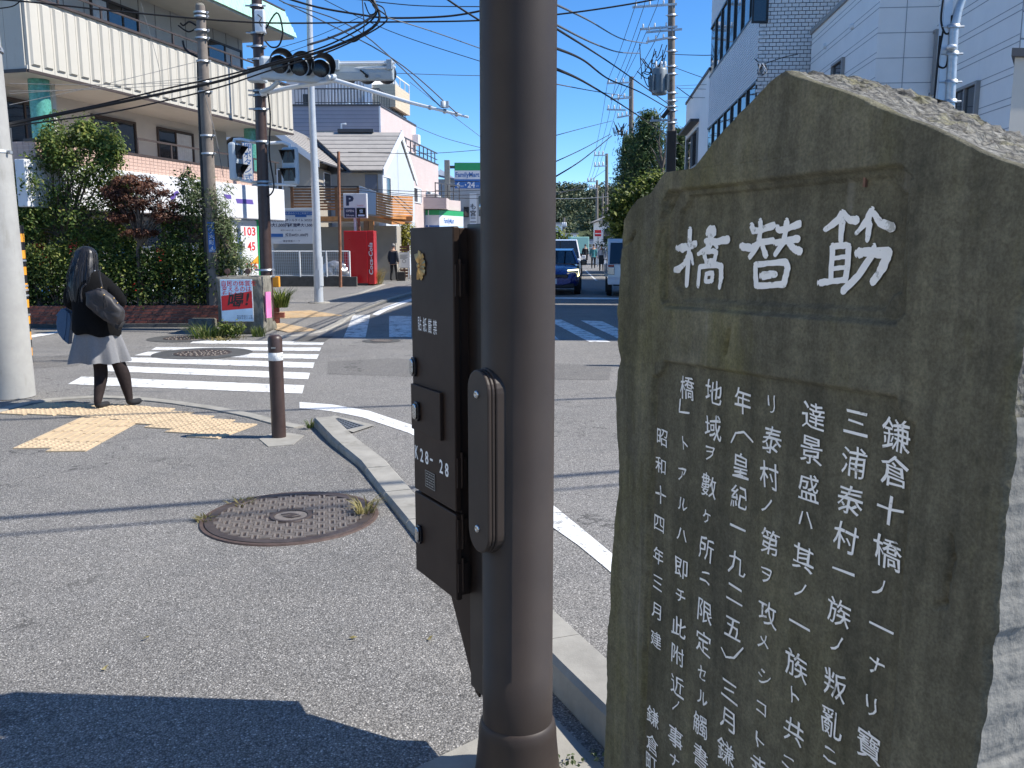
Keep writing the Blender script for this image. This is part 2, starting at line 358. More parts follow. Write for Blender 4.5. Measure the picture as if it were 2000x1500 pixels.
class MB:
    def __init__(s): s.v = []; s.f = []; s.mi = []; s.sm = []
    def add(s, vs, fs, mi=0, sm=False):
        n = len(s.v); s.v += [V(p) for p in vs]
        for f in fs: s.f.append(tuple(n + i for i in f)); s.mi.append(mi); s.sm.append(sm)
        return s
    def box(s, fr, a0, a1, b0, b1, c0, c1, mi=0):
        P = [fr.p(a, b, c) for c in (c0, c1) for b in (b0, b1) for a in (a0, a1)]
        return s.add(P, [(0, 2, 3, 1), (4, 5, 7, 6), (0, 1, 5, 4), (2, 6, 7, 3), (0, 4, 6, 2), (1, 3, 7, 5)], mi)
    def quad(s, a, b, c, d, mi=0): return s.add([a, b, c, d], [(0, 1, 2, 3)], mi)
    def poly(s, pts, mi=0): return s.add(pts, [tuple(range(len(pts)))], mi)
    def prism(s, fr, pts, b0, b1, mi=0, plane='xz'):
        n = len(pts)
        P = [fr.p(a, b0, c) for a, c in pts] + [fr.p(a, b1, c) for a, c in pts]
        fs = [tuple(range(n)), tuple(range(2 * n - 1, n - 1, -1))] + [(i, i + n, (i + 1) % n + n, (i + 1) % n) for i in range(n)]
        return s.add(P, fs, mi)
    def tube(s, pts, rad, n=8, cap=True, mi=0, sm=True):
        pts = [V(p) for p in pts]; m = len(pts)
        if not hasattr(rad, '__len__'): rad = [rad] * m
        P = []; up = None
        for i, p in enumerate(pts):
            t = (pts[min(i + 1, m - 1)] - pts[max(i - 1, 0)]).normalized()
            if up is None: up = V((0, 0, 1)) if abs(t.z) < .9 else V((0, 1, 0))
            u = (up - t * up.dot(t)).normalized(); w_ = t.cross(u); up = u
            P += [p + (u * math.cos(2 * math.pi * k / n) + w_ * math.sin(2 * math.pi * k / n)) * rad[i] for k in range(n)]
        fs = [(i * n + k, i * n + (k + 1) % n, (i + 1) * n + (k + 1) % n, (i + 1) * n + k) for i in range(m - 1) for k in range(n)]
        s.add(P, fs, mi, sm)
        if cap: s.add(P[:n], [tuple(range(n - 1, -1, -1))], mi); s.add(P[-n:], [tuple(range(n))], mi)
        return s
    def cord(s, pts, r, n=6): return s.tube(smooth(pts), r, n)
    def lathe(s, o, prof, n=24, axis=(0, 0, 1), mi=0, sm=True):
        o = V(o); ax = V(axis).normalized(); u = ax.orthogonal().normalized(); w_ = ax.cross(u); P = []
        for r, h in prof: P += [o + ax * h + (u * math.cos(2 * math.pi * k / n) + w_ * math.sin(2 * math.pi * k / n)) * r for k in range(n)]
        m = len(prof)
        return s.add(P, [(i * n + k, i * n + (k + 1) % n, (i + 1) * n + (k + 1) % n, (i + 1) * n + k) for i in range(m - 1) for k in range(n)], mi, sm)
    def text(s, fr, body, a, c, h=None, w=None, em=None, b=0.0, off=0.0, mi=0, align='c', sx=1.0, shear=0.0, jit=0.0):
        """text in the frame's x/z plane; (a,c) is the centre (or left-centre); size by height, width or em"""
        vv, ff, (x0, x1, y0, y1) = text_geo(body, off)
        if not vv: return s
        bw, bh = max(1e-4, x1 - x0), max(1e-4, y1 - y0)
        if em is not None: k = em / EM; kx = k * sx
        elif h is not None: k = h / bh; kx = (w / bw) if w is not None else k * sx
        else: k = kx = w / bw
        cx = (x0 + x1) / 2 if align == 'c' else x0; cy = (y0 + y1) / 2
        P = []
        for x, y in vv:
            q = ((x - cx) * kx + shear * (y - cy) * k, (y - cy) * k)
            if jit:
                nz = MN.noise_vector(V((x * 2.2 + a * 37, y * 2.2 + c * 53, 3.1))); q = (q[0] + nz.x * jit, q[1] + nz.y * jit)
            P.append(fr.p(a + q[0], b, c + q[1]))
        return s.add(P, ff, mi)
    def stroke(s, fr, pts, wid, b=0.0, mi=0, wob=.12):
        """a flat brush stroke with rounded ends through (a,c) points"""
        pts = [V((p[0], p[1])) for p in pts]
        if not hasattr(wid, '__len__'): wid = [wid] * len(pts)
        Q = []; Wd = []
        for i in range(len(pts) - 1):
            k = 5
            for j in range(k): Q.append(pts[i].lerp(pts[i + 1], j / k)); Wd.append(wid[i] + (wid[i + 1] - wid[i]) * j / k)
        Q.append(pts[-1]); Wd.append(wid[-1]); L = []; R = []; m = len(Q)
        for i, q in enumerate(Q):
            t = (Q[min(i + 1, m - 1)] - Q[max(i - 1, 0)])
            t = t.normalized() if t.length > 1e-9 else V((1, 0)); nn = V((-t.y, t.x))
            hw = Wd[i] / 2
            L.append(q + nn * hw * (1 + random.uniform(-wob, wob))); R.append(q - nn * hw * (1 + random.uniform(-wob, wob)))
        def capend(q, d, hw): return [q + V((math.cos(x) * d.x - math.sin(x) * d.y, math.sin(x) * d.x + math.cos(x) * d.y)) * hw * random.uniform(.9, 1.1) for x in (.9, .3, -.3, -.9)]
        t0 = (Q[0] - Q[1]).normalized(); t1 = (Q[-1] - Q[-2]).normalized()
        c0 = capend(Q[0], t0, Wd[0] / 2); c1 = capend(Q[-1], t1, Wd[-1] / 2)
        P = [fr.p(x.x, b, x.y) for x in L + R]
        s.add(P, [(i, i + 1, m + i + 1, m + i) for i in range(m - 1)], mi)
        s.add([fr.p(x.x, b, x.y) for x in [R[0]] + c0[::-1] + [L[0]]], [tuple(range(6))], mi)
        s.add([fr.p(x.x, b, x.y) for x in [L[-1]] + c1 + [R[-1]]][:6], [tuple(range(6))], mi)
        return s
    def conform(s, fr, fn, lift):
        for i, p in enumerate(s.v): a, b, c = fr.inv(p); s.v[i] = fr.p(a, fn(a, c) + lift, c)
        return s
    def build(s, name, mats, parent=None, loc=None, smooth=None, bevel=0, label=None, cat=None, group=None, kind=None, seg=2):
        org = WORG[parent.name] if parent is not None else V(loc if loc is not None else (0, 0, 0))
        me = bpy.data.meshes.new(name); me.from_pydata([tuple(p - org) for p in s.v], [], s.f)
        for m in (mats if isinstance(mats, (list, tuple)) else [mats]): me.materials.append(M[m])
        me.polygons.foreach_set('material_index', s.mi)
        me.polygons.foreach_set('use_smooth', [bool(x) if smooth is None else smooth for x in s.sm])
        me.update()
        o = link(name, me, parent, loc if loc is not None else (0, 0, 0), bevel=bevel, seg=seg)
        return tag(o, label, cat, group, kind)
EM = 1.0
_b = text_geo('国')[2]; EM = (_b[1] - _b[0]) * 1.08
def box(name, m, parent, fr, a0, a1, b0, b1, c0, c1, **kw): return MB().box(fr, a0, a1, b0, b1, c0, c1).build(name, m, parent, **kw)
def copy_tree(o, loc, label=None):
    def rec(x, par):
        c = x.copy(); COL.objects.link(c)
        if par is not None: c.parent = par
        for ch in list(x.children): rec(ch, c)
        return c
    r = rec(o, None); r.location = loc; WORG[r.name] = V(loc)
    if label: r['label'] = label
    return r
# ------------------------------------------------------------------ foliage
def leaf_mesh(name, cen, nor, size, elong, mats, parent=None, loc=(0, 0, 0), fold=.25, **kw):
    """one small folded leaf (two triangles a side) for each centre"""
    n = len(cen); cen = np.asarray(cen, float); nor = np.asarray(nor, float)
    nor /= np.linalg.norm(nor, axis=1, keepdims=True) + 1e-9
    r = RNG.normal(size=(n, 3)); t = np.cross(nor, r); t /= np.linalg.norm(t, axis=1, keepdims=True) + 1e-9
    u = np.cross(nor, t); sz = (np.asarray(size) * RNG.uniform(.65, 1.3, n))[:, None]
    wd = sz / elong
    a = cen - t * sz * .5; b = cen + u * wd * .5 + nor * wd * fold; c = cen + t * sz * .5; d_ = cen - u * wd * .5 + nor * wd * fold
    vv = np.stack([a, b, c, d_], 1).reshape(-1, 3)
    org = np.array(WORG[parent.name] if parent is not None else loc); vv = vv - org
    me = bpy.data.meshes.new(name); me.vertices.add(n * 4); me.vertices.foreach_set('co', vv.ravel())
    idx = np.arange(n)[:, None] * 4; tri = np.concatenate([idx + [0, 1, 2], idx + [0, 2, 3]], 1).reshape(-1)
    me.loops.add(len(tri)); me.loops.foreach_set('vertex_index', tri.astype(np.int32))
    me.polygons.add(n * 2); me.polygons.foreach_set('loop_start', np.arange(0, len(tri), 3, dtype=np.int32))
    me.update(calc_edges=True)
    for m in (mats if isinstance(mats, (list, tuple)) else [mats]): me.materials.append(M[m])
    o = link(name, me, parent, loc); return tag(o, kw.get('label'), kw.get('cat'), kw.get('group'), kw.get('kind'))
def clump_points(cens, per, spread, flat=1.0):
    cens = np.asarray(cens, float); k = len(cens)
    p = np.repeat(cens, per, 0); o = RNG.normal(size=(k * per, 3)) * spread; o[:, 2] *= flat
    return p + o, o / (np.linalg.norm(o, axis=1, keepdims=True) + 1e-9) + RNG.normal(size=o.shape) * .55 + np.array([0, 0, .35])
def ellipsoid_clumps(c, r, k, shell=.5):
    q = RNG.normal(size=(k, 3)); q /= np.linalg.norm(q, axis=1, keepdims=True)
    rad = shell + (1 - shell) * RNG.uniform(0, 1, k) ** .6
    return np.asarray(c) + q * np.asarray(r) * rad[:, None]
def blades(name, base, n, rad, h, mats, parent=None, loc=(0, 0, 0), lean=.5, wid=.006, **kw):
    mb = MB()
    for i in range(n):
        a = random.uniform(0, 2 * math.pi); r = rad * math.sqrt(random.random()); p = V(base) + V((math.cos(a) * r, math.sin(a) * r, 0))
        hh = h * random.uniform(.5, 1.1); dr = V((math.cos(a + random.uniform(-.8, .8)), math.sin(a + random.uniform(-.8, .8)), 0)) * lean * hh
        s_ = V((-math.sin(a), math.cos(a), 0)) * wid
        q1 = p + dr * .35 + V((0, 0, hh * .6)); q2 = p + dr + V((0, 0, hh * random.uniform(.75, 1)))
        mb.add([p - s_, p + s_, q1 + s_ * .7, q1 - s_ * .7, q2], [(0, 1, 2, 3), (3, 2, 4)])
    return mb.build(name, mats, parent, loc=loc, **kw)
def branchy(mb, base, tips, r0, n=6):
    base = V(base)
    for tp in tips:
        tp = V(tp); mid = base.lerp(tp, .5) + V((random.uniform(-.1, .1), random.uniform(-.1, .1), .12)) * (tp - base).length
        mb.tube([base, base.lerp(mid, .6), mid, tp], [r0, r0 * .75, r0 * .5, r0 * .15], n)
# ================================================================== GROUND
MB().quad((-900, -200, -.03), (900, -200, -.03), (900, 1600, -.03), (-900, 1600, -.03)).build('ground', 'ground_dirt', kind='structure')
ROAD = MB().quad((-70, -12, 0), (13, -12, 0), (60, 420, 0), (-70, 420, 0)).build('road', 'road_asphalt', kind='structure')
def gpx(pts, z): return [gd(x, y, z) for x, y in pts]
EDGE = [(-420, 905), (-160, 845), (0, 808), (60, 792), (105, 785), (180, 780), (255, 783), (330, 791), (405, 802), (480, 817), (540, 834), (578, 836), (650, 872), (703, 914), (743, 966), (811, 1052), (945, 1185), (1073, 1345), (1185, 1468), (1330, 1640)]
sw = gpx(EDGE, .006)
sw += [V((3.2, 0.4, .006)), V((3.2, -4, .006)), V((-9, -4, .006)), V((-9, 5.0, .006))]
SIDEWALK = MB().poly(sw).build('near_sidewalk', 'sidewalk_asphalt', kind='structure')
# flush edging along the crossing
def ribbon(up, lo, z0, z1, name, m, **kw):
    mb = MB(); n = len(up)
    for i in range(n - 1):
        a, b, c, d_ = gd(*up[i], z1), gd(*up[i + 1], z1), gd(*lo[i + 1], z1), gd(*lo[i], z1)
        mb.quad(d_, c, b, a)
    return mb.build(name, m, **kw)
KERB = MB()
def kerb_run(pts, name, parent, hs_, wid, side, m='concrete', z0=-.01, chamf=.02, blk=.6, gap=.008):
    """kerb stones along a ground polyline; side=+1 puts the stone to the right of travel; every stone its own object"""
    P = [V((p.x, p.y, 0)) for p in pts]; L = [0]
    for i in range(1, len(P)): L.append(L[-1] + (P[i] - P[i - 1]).length)
    def pos(s_):
        s_ = max(0, min(L[-1], s_))
        for i in range(1, len(P)):
            if s_ <= L[i] or i == len(P) - 1:
                k = (s_ - L[i - 1]) / max(1e-6, L[i] - L[i - 1]); return P[i - 1].lerp(P[i], k), hs_[i - 1] + (hs_[i] - hs_[i - 1]) * k
    def frame(s_):
        t = (pos(s_ + .15)[0] - pos(s_ - .15)[0]).normalized(); return V((t.y, -t.x, 0)) * side
    s0 = 0.0
    while s0 < L[-1] - .05:
        s1 = min(L[-1], s0 + blk); mb = MB(); R = []
        k = 3
        for j in range(k + 1):
            s_ = s0 + gap / 2 + (s1 - s0 - gap) * j / k; p, h = pos(s_); nn = frame(s_)
            h += random.uniform(-.002, .002) if j in (0, k) else 0
            R.append([p + V((0, 0, z0)), p + V((0, 0, max(.004, h - chamf))), p + nn * chamf * .8 + V((0, 0, h)), p + nn * (wid - chamf) + V((0, 0, h)), p + nn * wid + V((0, 0, max(.003, h - chamf))), p + nn * wid + V((0, 0, z0))])
        for j in range(k):
            q = R[j] + R[j + 1]; mb.add(q, [(i, i + 1, i + 7, i + 6) for i in range(5)])
        mb.add(R[0], [(5, 4, 3, 2, 1, 0)]); mb.add(R[-1], [(0, 1, 2, 3, 4, 5)])
        mb.build(name, m, parent); s0 = s1
kerb = thing('kerb', gd(743, 966), None, None); kerb['kind'] = 'structure'
kp = gpx([(612, 832), (650, 873), (703, 915), (743, 967), (811, 1053), (945, 1186), (1073, 1347), (1185, 1469), (1335, 1640)], 0)
kerb_run(kp, 'kerb_stone', kerb, [.075, .07, .055, .045, .05, .10, .13, .135, .135], .19, -1)
edge = thing('crossing_edging', gd(300, 790), None, None); edge['kind'] = 'structure'
kerb_run(gpx([(-420, 903), (-160, 843), (0, 806), (60, 790), (105, 783), (180, 778), (255, 781), (330, 789), (405, 800), (480, 815), (540, 832), (574, 838)], 0), 'kerb_stone', edge, [.014] * 12, .12, -1, chamf=.004)
# kerb end by the bollard: a dropped wedge
# pad under the central pole
pad = MB(); PA = [gd(805, 1503, .010), gd(940, 1438, .010), gd(1080, 1398, .010), gd(1178, 1497, .010), gd(1240, 1600, .010), gd(700, 1640, .010)]
pad.add(PA + [p - V((0, 0, .02)) for p in PA], [tuple(range(6))] + [(i, (i + 1) % 6, (i + 1) % 6 + 6, i + 6) for i in range(6)])
pad.build('pole_pad', 'concrete', kind='structure')
bp = MB(); BP = [gd(506, 857, .012), gd(540, 842, .012), gd(594, 850, .012), gd(572, 868, .012), gd(524, 872, .012)]
bp.add(BP + [p - V((0, 0, .02)) for p in BP], [tuple(range(5))] + [(i, (i + 1) % 5, (i + 1) % 5 + 5, i + 5) for i in range(5)])
bp.build('bollard_pad', 'concrete', kind='structure')
# far sidewalks
FS = gpx([(505, 655), (575, 654), (620, 645), (655, 630), (690, 606), (735, 592), (800, 573), (860, 556), (900, 546), (520, 546), (500, 600)], .006)
MB().poly(FS).build('far_sidewalk', 'road_asphalt', kind='structure')
fk = thing('far_kerb', gd(690, 606), None, None); fk['kind'] = 'structure'
kerb_run(gpx([(520, 657), (575, 656), (620, 647), (655, 632), (690, 608), (735, 594), (800, 575), (860, 558)], 0), 'kerb_stone', fk, [.02, .02, .02, .03, .06, .08, .08, .08], .15, 1, blk=.9)
fe = thing('lot_edging', gd(640, 585), None, None); fe['kind'] = 'structure'
kerb_run(gpx([(630, 590), (700, 573), (745, 556)], 0), 'kerb_stone', fe, [.02, .03, .03], .15, 1, blk=.9)
# right-hand sidewalk and kerb along the main street
SD = V((.088, .996, 0)).normalized()
def st(x0, Y): return V((x0 + .088 * (Y - 14), Y, 0))
rs = [st(5.2, 9.5), st(5.2, 120), st(9.5, 120), st(9.5, 9.5)]
MB().poly([p + V((0, 0, .02)) for p in rs]).build('right_sidewalk', 'sidewalk_asphalt', kind='structure')
rk = thing('right_kerb', st(5.2, 20), None, None); rk['kind'] = 'structure'
kerb_run([st(5.2, 9.5), st(5.2, 30), st(5.2, 60), st(5.2, 120)], 'kerb_stone', rk, [.12] * 4, .18, 1, blk=1.2)

MB().poly(gpx([(640, 706), (760, 700), (905, 703), (1195, 714), (1190, 742), (905, 738), (640, 731)], .002)).build('road_patch', 'patch_asphalt', kind='structure')
MB().poly(gpx([(20, 702), (120, 694), (180, 699), (150, 715), (20, 722)], .002)).build('road_patch', 'patch_asphalt', kind='structure')
# ---------------------------------------------------------------- paint
paint = thing('road_markings', gd(400, 700), None, None); paint['kind'] = 'structure'
def pquad(name, q, m='road_paint', z=.004, n=1):
    P = gpx(q, z)
    k = max(6, int((P[0] - P[1]).length / .10)); mb = MB(); jt = lambda: V((random.uniform(-.006, .006), random.uniform(-.010, .010), 0))
    T = [P[0].lerp(P[1], i / k) + jt() for i in range(k + 1)]; B = [P[3].lerp(P[2], i / k) + jt() for i in range(k + 1)]
    for i in range(k): mb.quad(B[i], B[i + 1], T[i + 1], T[i])
    return mb.build(name, m, paint)
for q in ([(160, 735.4), (595, 752.6), (590.4, 768.6), (132.8, 750)],
          [(206, 713.5), (606, 728), (601, 740.5), (188, 724)],
          [(240, 697), (614.5, 708), (610.5, 719), (221, 706)],
          [(290, 686.6), (622.5, 692), (619, 701), (263, 693.8)],
          [(305.6, 677.8), (628, 678.5), (624, 685.5), (296, 683.2)],
          [(381, 664), (633, 667.8), (630.5, 673.6), (371, 670.4)]):
    pquad('crossing_stripe', q)
for q in ([(690, 615), (723, 615), (714, 659), (671, 659)], [(760, 617), (803, 617), (803, 658), (760, 658)],
          [(840, 618), (880, 619), (893, 660), (846, 660)], [(930, 620), (970, 620), (1000, 662), (950, 662)],
          [(1015, 621), (1052, 622), (1092, 664), (1046, 664)], [(1068, 624), (1096, 624), (1193, 668), (1152, 668)], [(1135, 626), (1176, 627), (1262, 668), (1222, 668)]):
    pquad('far_crossing_stripe', q, 'road_paint_old')
pquad('stop_line', [(960, 579.5), (1262, 582), (1262, 585), (960, 582.5)])
def pstrip(name, up, lo, m='road_paint', z=.004):
    mb = MB()
    for i in range(len(up) - 1): mb.quad(gd(*lo[i], z), gd(*lo[i + 1], z), gd(*up[i + 1], z), gd(*up[i], z))
    return mb.build(name, m, paint)
pstrip('edge_line', [(585, 785), (650, 790), (720, 802), (805, 830), (880, 866), (950, 905), (1030, 953), (1085, 990), (1140, 1035), (1192, 1078), (1290, 1160)],
       [(585, 797), (645, 802.5), (708, 815), (800, 846), (870, 884), (940, 926), (1022, 984), (1080, 1030), (1130, 1065), (1187, 1112), (1280, 1200)])
pstrip('curved_lane_line', [(727, 614), (748, 601), (772, 592), (800, 584), (850, 571)], [(738, 616), (756, 606), (778, 597), (800, 589), (850, 575)])
pstrip('side_street_line', [(20, 659), (55, 655), (100, 648.5), (113, 646)], [(20, 665), (55, 660.5), (100, 653), (118, 649)])
pstrip('street_centre_line', [(1145, 528), (1158, 540), (1168, 548)], [(1142, 528), (1154, 540), (1163, 548)], 'road_paint_old')
# ---------------------------------------------------------------- tactile paving: each tile its own piece
def tile_proto(kind):
    mb = MB(); s = .147; mb.box(W0, -s, s, -s, s, 0, .012)
    if kind == 'dot':
        for i in range(5):
            for j in range(5): mb.lathe((-.116 + i * .058, -.116 + j * .058, .012), [(.015, 0), (.012, .005), (.006, .0055), (0, .0055)], 7)
    else:
        for i in range(4):
            x = -.1125 + i * .075; mb.box(W0, x - .0125, x + .0125, -.138, .138, .012, .0172)
    return mb
TP = {}
tact = thing('tactile_paving', gd(300, 815), None, None); tact['kind'] = 'structure'
for k in ('dot', 'bar'):
    o = tile_proto(k).build('proto', 'tactile_yellow', None); TP[k] = o.data; bpy.data.objects.remove(o)
def tile(c, ang, kind, par=tact, m=None):
    o = bpy.data.objects.new('tactile_tile', TP[kind] if m is None else TP[kind + m]); COL.objects.link(o); o.parent = par
    o.location = V(c) - WORG[par.name]; o.rotation_euler = (0, 0, ang)
e2 = V((-.25, -.97, 0)).normalized(); e1 = V((.97, -.25, 0)).normalized(); ang = math.atan2(e1.y, e1.x)
T0 = V((-2.22, 7.45, .004)); cols = [T0]
for i in range(1, 9): cols.append(cols[-1] + (V((-.25, .185, 0)) if i < 5 else V((-.275, .10, 0)) if i < 7 else V((-.29, .03, 0))))
for i, T in enumerate(cols):
    for j in range(2 if i < 4 or i > 6 else 2): tile(T - e1 * .15 + e2 * (.15 + .3 * j), ang, 'dot')
g2 = V((.06, -1, 0)).normalized(); g1 = V((1, .06, 0)).normalized(); ga = math.atan2(g1.y, g1.x)
G0 = V((-3.31, 7.70, .004))
for i in range(2):
    for j in range(4): tile(G0 - g1 * (.15 + .3 * i) + g2 * (.15 + .3 * j + (.06 if i == 0 else -.06)) - V((0, 0, .001 + .0007 * i)), ga, 'dot' if j == 3 else 'bar')
ft = thing('far_tactile_paving', gd(600, 620), None, None); ft['kind'] = 'structure'
for k in ('dot', 'bar'):
    me = TP[k].copy(); me.materials.clear(); me.materials.append(M['tactile_faded']); TP[k + 'f'] = me
o0 = gd(606, 607, .009); fx = (gd(652, 614, 0) - gd(606, 607, 0)); fx.z = 0; fx.normalize(); fy = V((fx.y, -fx.x, 0))
fa = math.atan2(fx.y, fx.x)
for i in range(6):
    for j in range(6): tile(o0 + fx * (.15 + .3 * i) + fy * (.15 + .3 * j), fa, 'bar' if j % 2 else 'dot', ft, 'f')
o1 = gd(552, 632, .009)
for i in range(6):
    for j in range(2): tile(o1 + fx * (.15 + .3 * i) + fy * (.15 + .3 * j), fa, 'dot', ft, 'f')
# ---------------------------------------------------------------- manhole in the sidewalk
mc = V((-1.275, 4.835, .006)); R_ = .475
man = thing('manhole_cover', mc, 'large round brown iron manhole cover with woven tread in the near pavement', 'manhole cover')
MB().lathe(mc, [(0, .004), (R_ - .055, .004), (R_ - .052, .012), (R_ - .004, .012), (R_, .0)], 64, sm=False).build('base_plate', 'iron_cover', man)
MB().lathe(mc, [(R_ + .002, 0), (R_ + .003, .010), (R_ + .022, .009), (R_ + .026, 0)], 64, sm=False).build('rim', 'iron_rim', man)
MB().lathe(mc, [(.095, .004), (.097, .012), (.115, .012), (.118, .004)], 40, sm=False).build('emblem_ring', 'iron_cover', man)
MB().lathe(mc, [(0, .008), (.092, .008)], 40, sm=False).build('emblem_disc', 'iron_cover_worn', man)
em = MB(); ef = FR(mc + V((0, 0, .012)), (1, 0, 0), (0, 0, 1), (0, 1, 0))
em.stroke(ef, [(-.05, .012), (-.012, .035), (.022, .022), (.012, -.005), (-.02, -.025), (.02, -.038), (.055, -.012)], .018, 0)
em.stroke(ef, [(-.035, -.02), (.0, .0), (.04, .02)], .012, 0.0005)
em.build('emblem', 'iron_cover', man)
tr = MB(); ta = math.radians(12); u_ = V((math.cos(ta), math.sin(ta), 0)); v_ = V((-u_.y, u_.x, 0)); pt = .058
for i in range(-9, 10):
    for j in range(-9, 10):
        # basket weave of raised bars: pairs of bars alternate in direction, shifted by rows
        c = mc + u_ * (i * pt) + v_ * (j * pt)
        a, b_ = (u_, v_) if (i + j) % 2 == 0 else (v_, u_)
        for k in (-1, 1):
            q = c + b_ * (k * pt * .25)
            rr = (q - mc).length
            if rr > R_ - .062 or rr < .132: continue
            f_ = FR(q, a, b_); l_ = pt * .60; w_ = .0068
            P = [f_.p(x, y, .004) for x, y in ((-l_, -w_), (l_, -w_), (l_, w_), (-l_, w_))] + [f_.p(x, y, .0115) for x, y in ((-l_ * .96, -w_ * .7), (l_ * .96, -w_ * .7), (l_ * .96, w_ * .7), (-l_ * .96, w_ * .7))]
            tr.add(P, [(4, 5, 6, 7), (0, 1, 5, 4), (1, 2, 6, 5), (2, 3, 7, 6), (3, 0, 4, 7)])
tr.build('tread_bars', 'iron_cover_worn', man, kind='stuff')
blades('grass_tuft', gd(713, 1003, .006), 70, .05, .10, 'grass_dry', loc=gd(713, 1003, .006), lean=1.1, wid=.005, label='dry yellow grass tuft at the right rim of the manhole cover', cat='grass', kind=None)
blades('grass_tuft', gd(470, 984, .006), 40, .07, .035, 'grass_dry', loc=gd(470, 984, .006), lean=1.4, wid=.006, label='low brown grass scraps at the far rim of the manhole cover', cat='grass')
blades('grass_tuft', gd(400, 1018, .006), 40, .05, .035, 'grass_dry', loc=gd(400, 1018, .006), lean=1.4, wid=.006, label='small withered grass at the left rim of the manhole cover', cat='grass')
# manholes in the road
def road_manhole(c, r, lab):
    t = thing('manhole_cover', c, lab, 'manhole cover')
    MB().lathe(c + V((0, 0, .005)), [(r * 1.75, 0), (r * 1.74, .0012), (r * 1.02, .0012)], 40, sm=False).build('patch_ring', 'concrete_dark', t)
    MB().lathe(c + V((0, 0, .006)), [(0, .001), (r * .93, .001), (r * .94, .005), (r, .005), (r * 1.01, 0)], 40, sm=False).build('cover', 'iron_cover', t)
    mb = MB()
    for i in range(60):
        a = i * 2.39996; q = r * .88 * math.sqrt((i + .5) / 60); mb.lathe(c + V((math.cos(a) * q, math.sin(a) * q, .007)), [(r * .05, 0), (r * .045, .005), (0, .005)], 6)
    mb.build('studs', 'iron_cover_worn', t, kind='stuff')
road_manhole(gd(396, 690.5, 0), .40, 'round dark manhole cover in the middle of the white zebra stripes')
road_manhole(gd(362, 661, 0), .35, 'flat iron manhole cover beside the weeds at the concrete block')
road_manhole(gd(745, 666, 0), .18, 'tiny round valve cover in the road beyond the zebra stripes')
# drain grate by the kerb end
dg = thing('drain_grate', gd(676, 828), 'concrete framed steel drain grate at the end of the kerb', 'drain')
q = [(634, 826), (652, 811), (732, 830), (690, 844)]; qi = [(646, 821), (661, 816), (712, 831), (672, 840.5)]
O_ = gpx(q, .012); I_ = gpx(qi, .012); mb = MB()
for i in range(4): mb.quad(O_[i], O_[(i + 1) % 4], I_[(i + 1) % 4], I_[i])
mb.build('frame', 'concrete', dg)
MB().poly(gpx(qi, .003)).build('pit', 'concrete_dark', dg)
I_ = gpx(qi, .010)
for i in range(9):
    k = (i + .5) / 9; a, b_ = I_[0].lerp(I_[3], k), I_[1].lerp(I_[2], k); a2, b2 = I_[0].lerp(I_[3], k + .055), I_[1].lerp(I_[2], k + .055); MB().quad(a, a2, b2, b_).build('grate_bar', 'galv_grate', dg)
for i in range(5):
    k = (i + .4) / 5; a, b_ = I_[0].lerp(I_[1], k), I_[3].lerp(I_[2], k); a2, b2 = I_[0].lerp(I_[1], k + .07), I_[3].lerp(I_[2], k + .07); z = V((0, 0, .003)); MB().quad(a + z, b_ + z, b2 + z, a2 + z).build('cross_bar', 'galv_grate', dg)
fd = thing('drain_grate', gd(600, 663), 'long flat drain grate in the gutter beyond the zebra stripes', 'drain')
I_ = gpx([(572, 669), (592, 656), (652, 656), (632, 669)], .006)
for i in range(14):
    k = (i + .1) / 14; a, b_ = I_[0].lerp(I_[3], k), I_[1].lerp(I_[2], k); k += .045; MB().quad(a, I_[0].lerp(I_[3], k), I_[1].lerp(I_[2], k), b_).build('grate_bar', 'concrete_dark', fd)
# scattered litter: dry leaves
LFL = ['closest to the foot of the brown pole', 'second nearest left of the brown pole', 'midway between the manhole and the shadow', 'left of the middle above the shadow edge', 'lying inside the big shadow', 'just below the left rim of the manhole', 'just below the front rim of the manhole', 'near the left edge by the grey pole']
for i, (x, y) in enumerate([(840, 1246), (690, 1244), (285, 1246), (205, 1304)]):
    c = gd(x, y, .016); a = random.uniform(0, 6.28); r = .012
    P = [c + V((math.cos(a + k * 1.05) * r * (1.5 if k in (0, 3) else .7), math.sin(a + k * 1.05) * r * (1.5 if k in (0, 3) else .7), random.uniform(-.004, .008))) for k in range(6)]
    mb = MB().add([c + V((0, 0, .006))] + P, [(0, 1 + k, 1 + (k + 1) % 6) for k in range(6)])
    mb.build('fallen_leaf', 'grass_dry', loc=c, label='small dry leaf scrap on the near pavement ' + LFL[i], cat='leaf', group='leaf scraps on the near pavement')
# ================================================================== FOREGROUND: brown pole, cabinet, stele
PX = V((.022, 2.50, 0)); PL = V((.016, 2.335, 0)); PR = .0995
def zpx(y, Y): return CAM_H + Y * (ray(1000, y).z / ray(1000, y).y)
pole = thing('steel_pole', PL + V((0, 0, .006)), 'thick dark brown steel pole in the middle foreground', 'pole')
ZC, ZP = zpx(1438, 2.235), zpx(1335, 2.235)
MB().lathe(PL, [(PR * 1.012, ZC - .02), (PR * 1.012, ZP), (PR, ZP + .001), (PR, 1.6), (PR * .985, 3.2), (PR * .96, 5.5), (0, 5.5)], 96).build('shaft', 'brown_paint', pole)
MB().lathe(PL, [(PR + .030, .008), (PR + .022, .06), (PR + .014, ZC - .06), (PR + .013, ZC - .035), (PR + .009, ZC - .012), (PR + .003, ZC - .001), (PR * 1.013, ZC)], 72).build('base_collar', 'brown_paint', pole)
nC = V((-.866, -.5, 0)); tC = V((-.5, .866, 0))           # cabinet face normal, and its far direction
CF = FR(PX, tC, nC)                                         # x: away, y: out towards the pavement, z: up
HH = FR(PL, tC, nC)
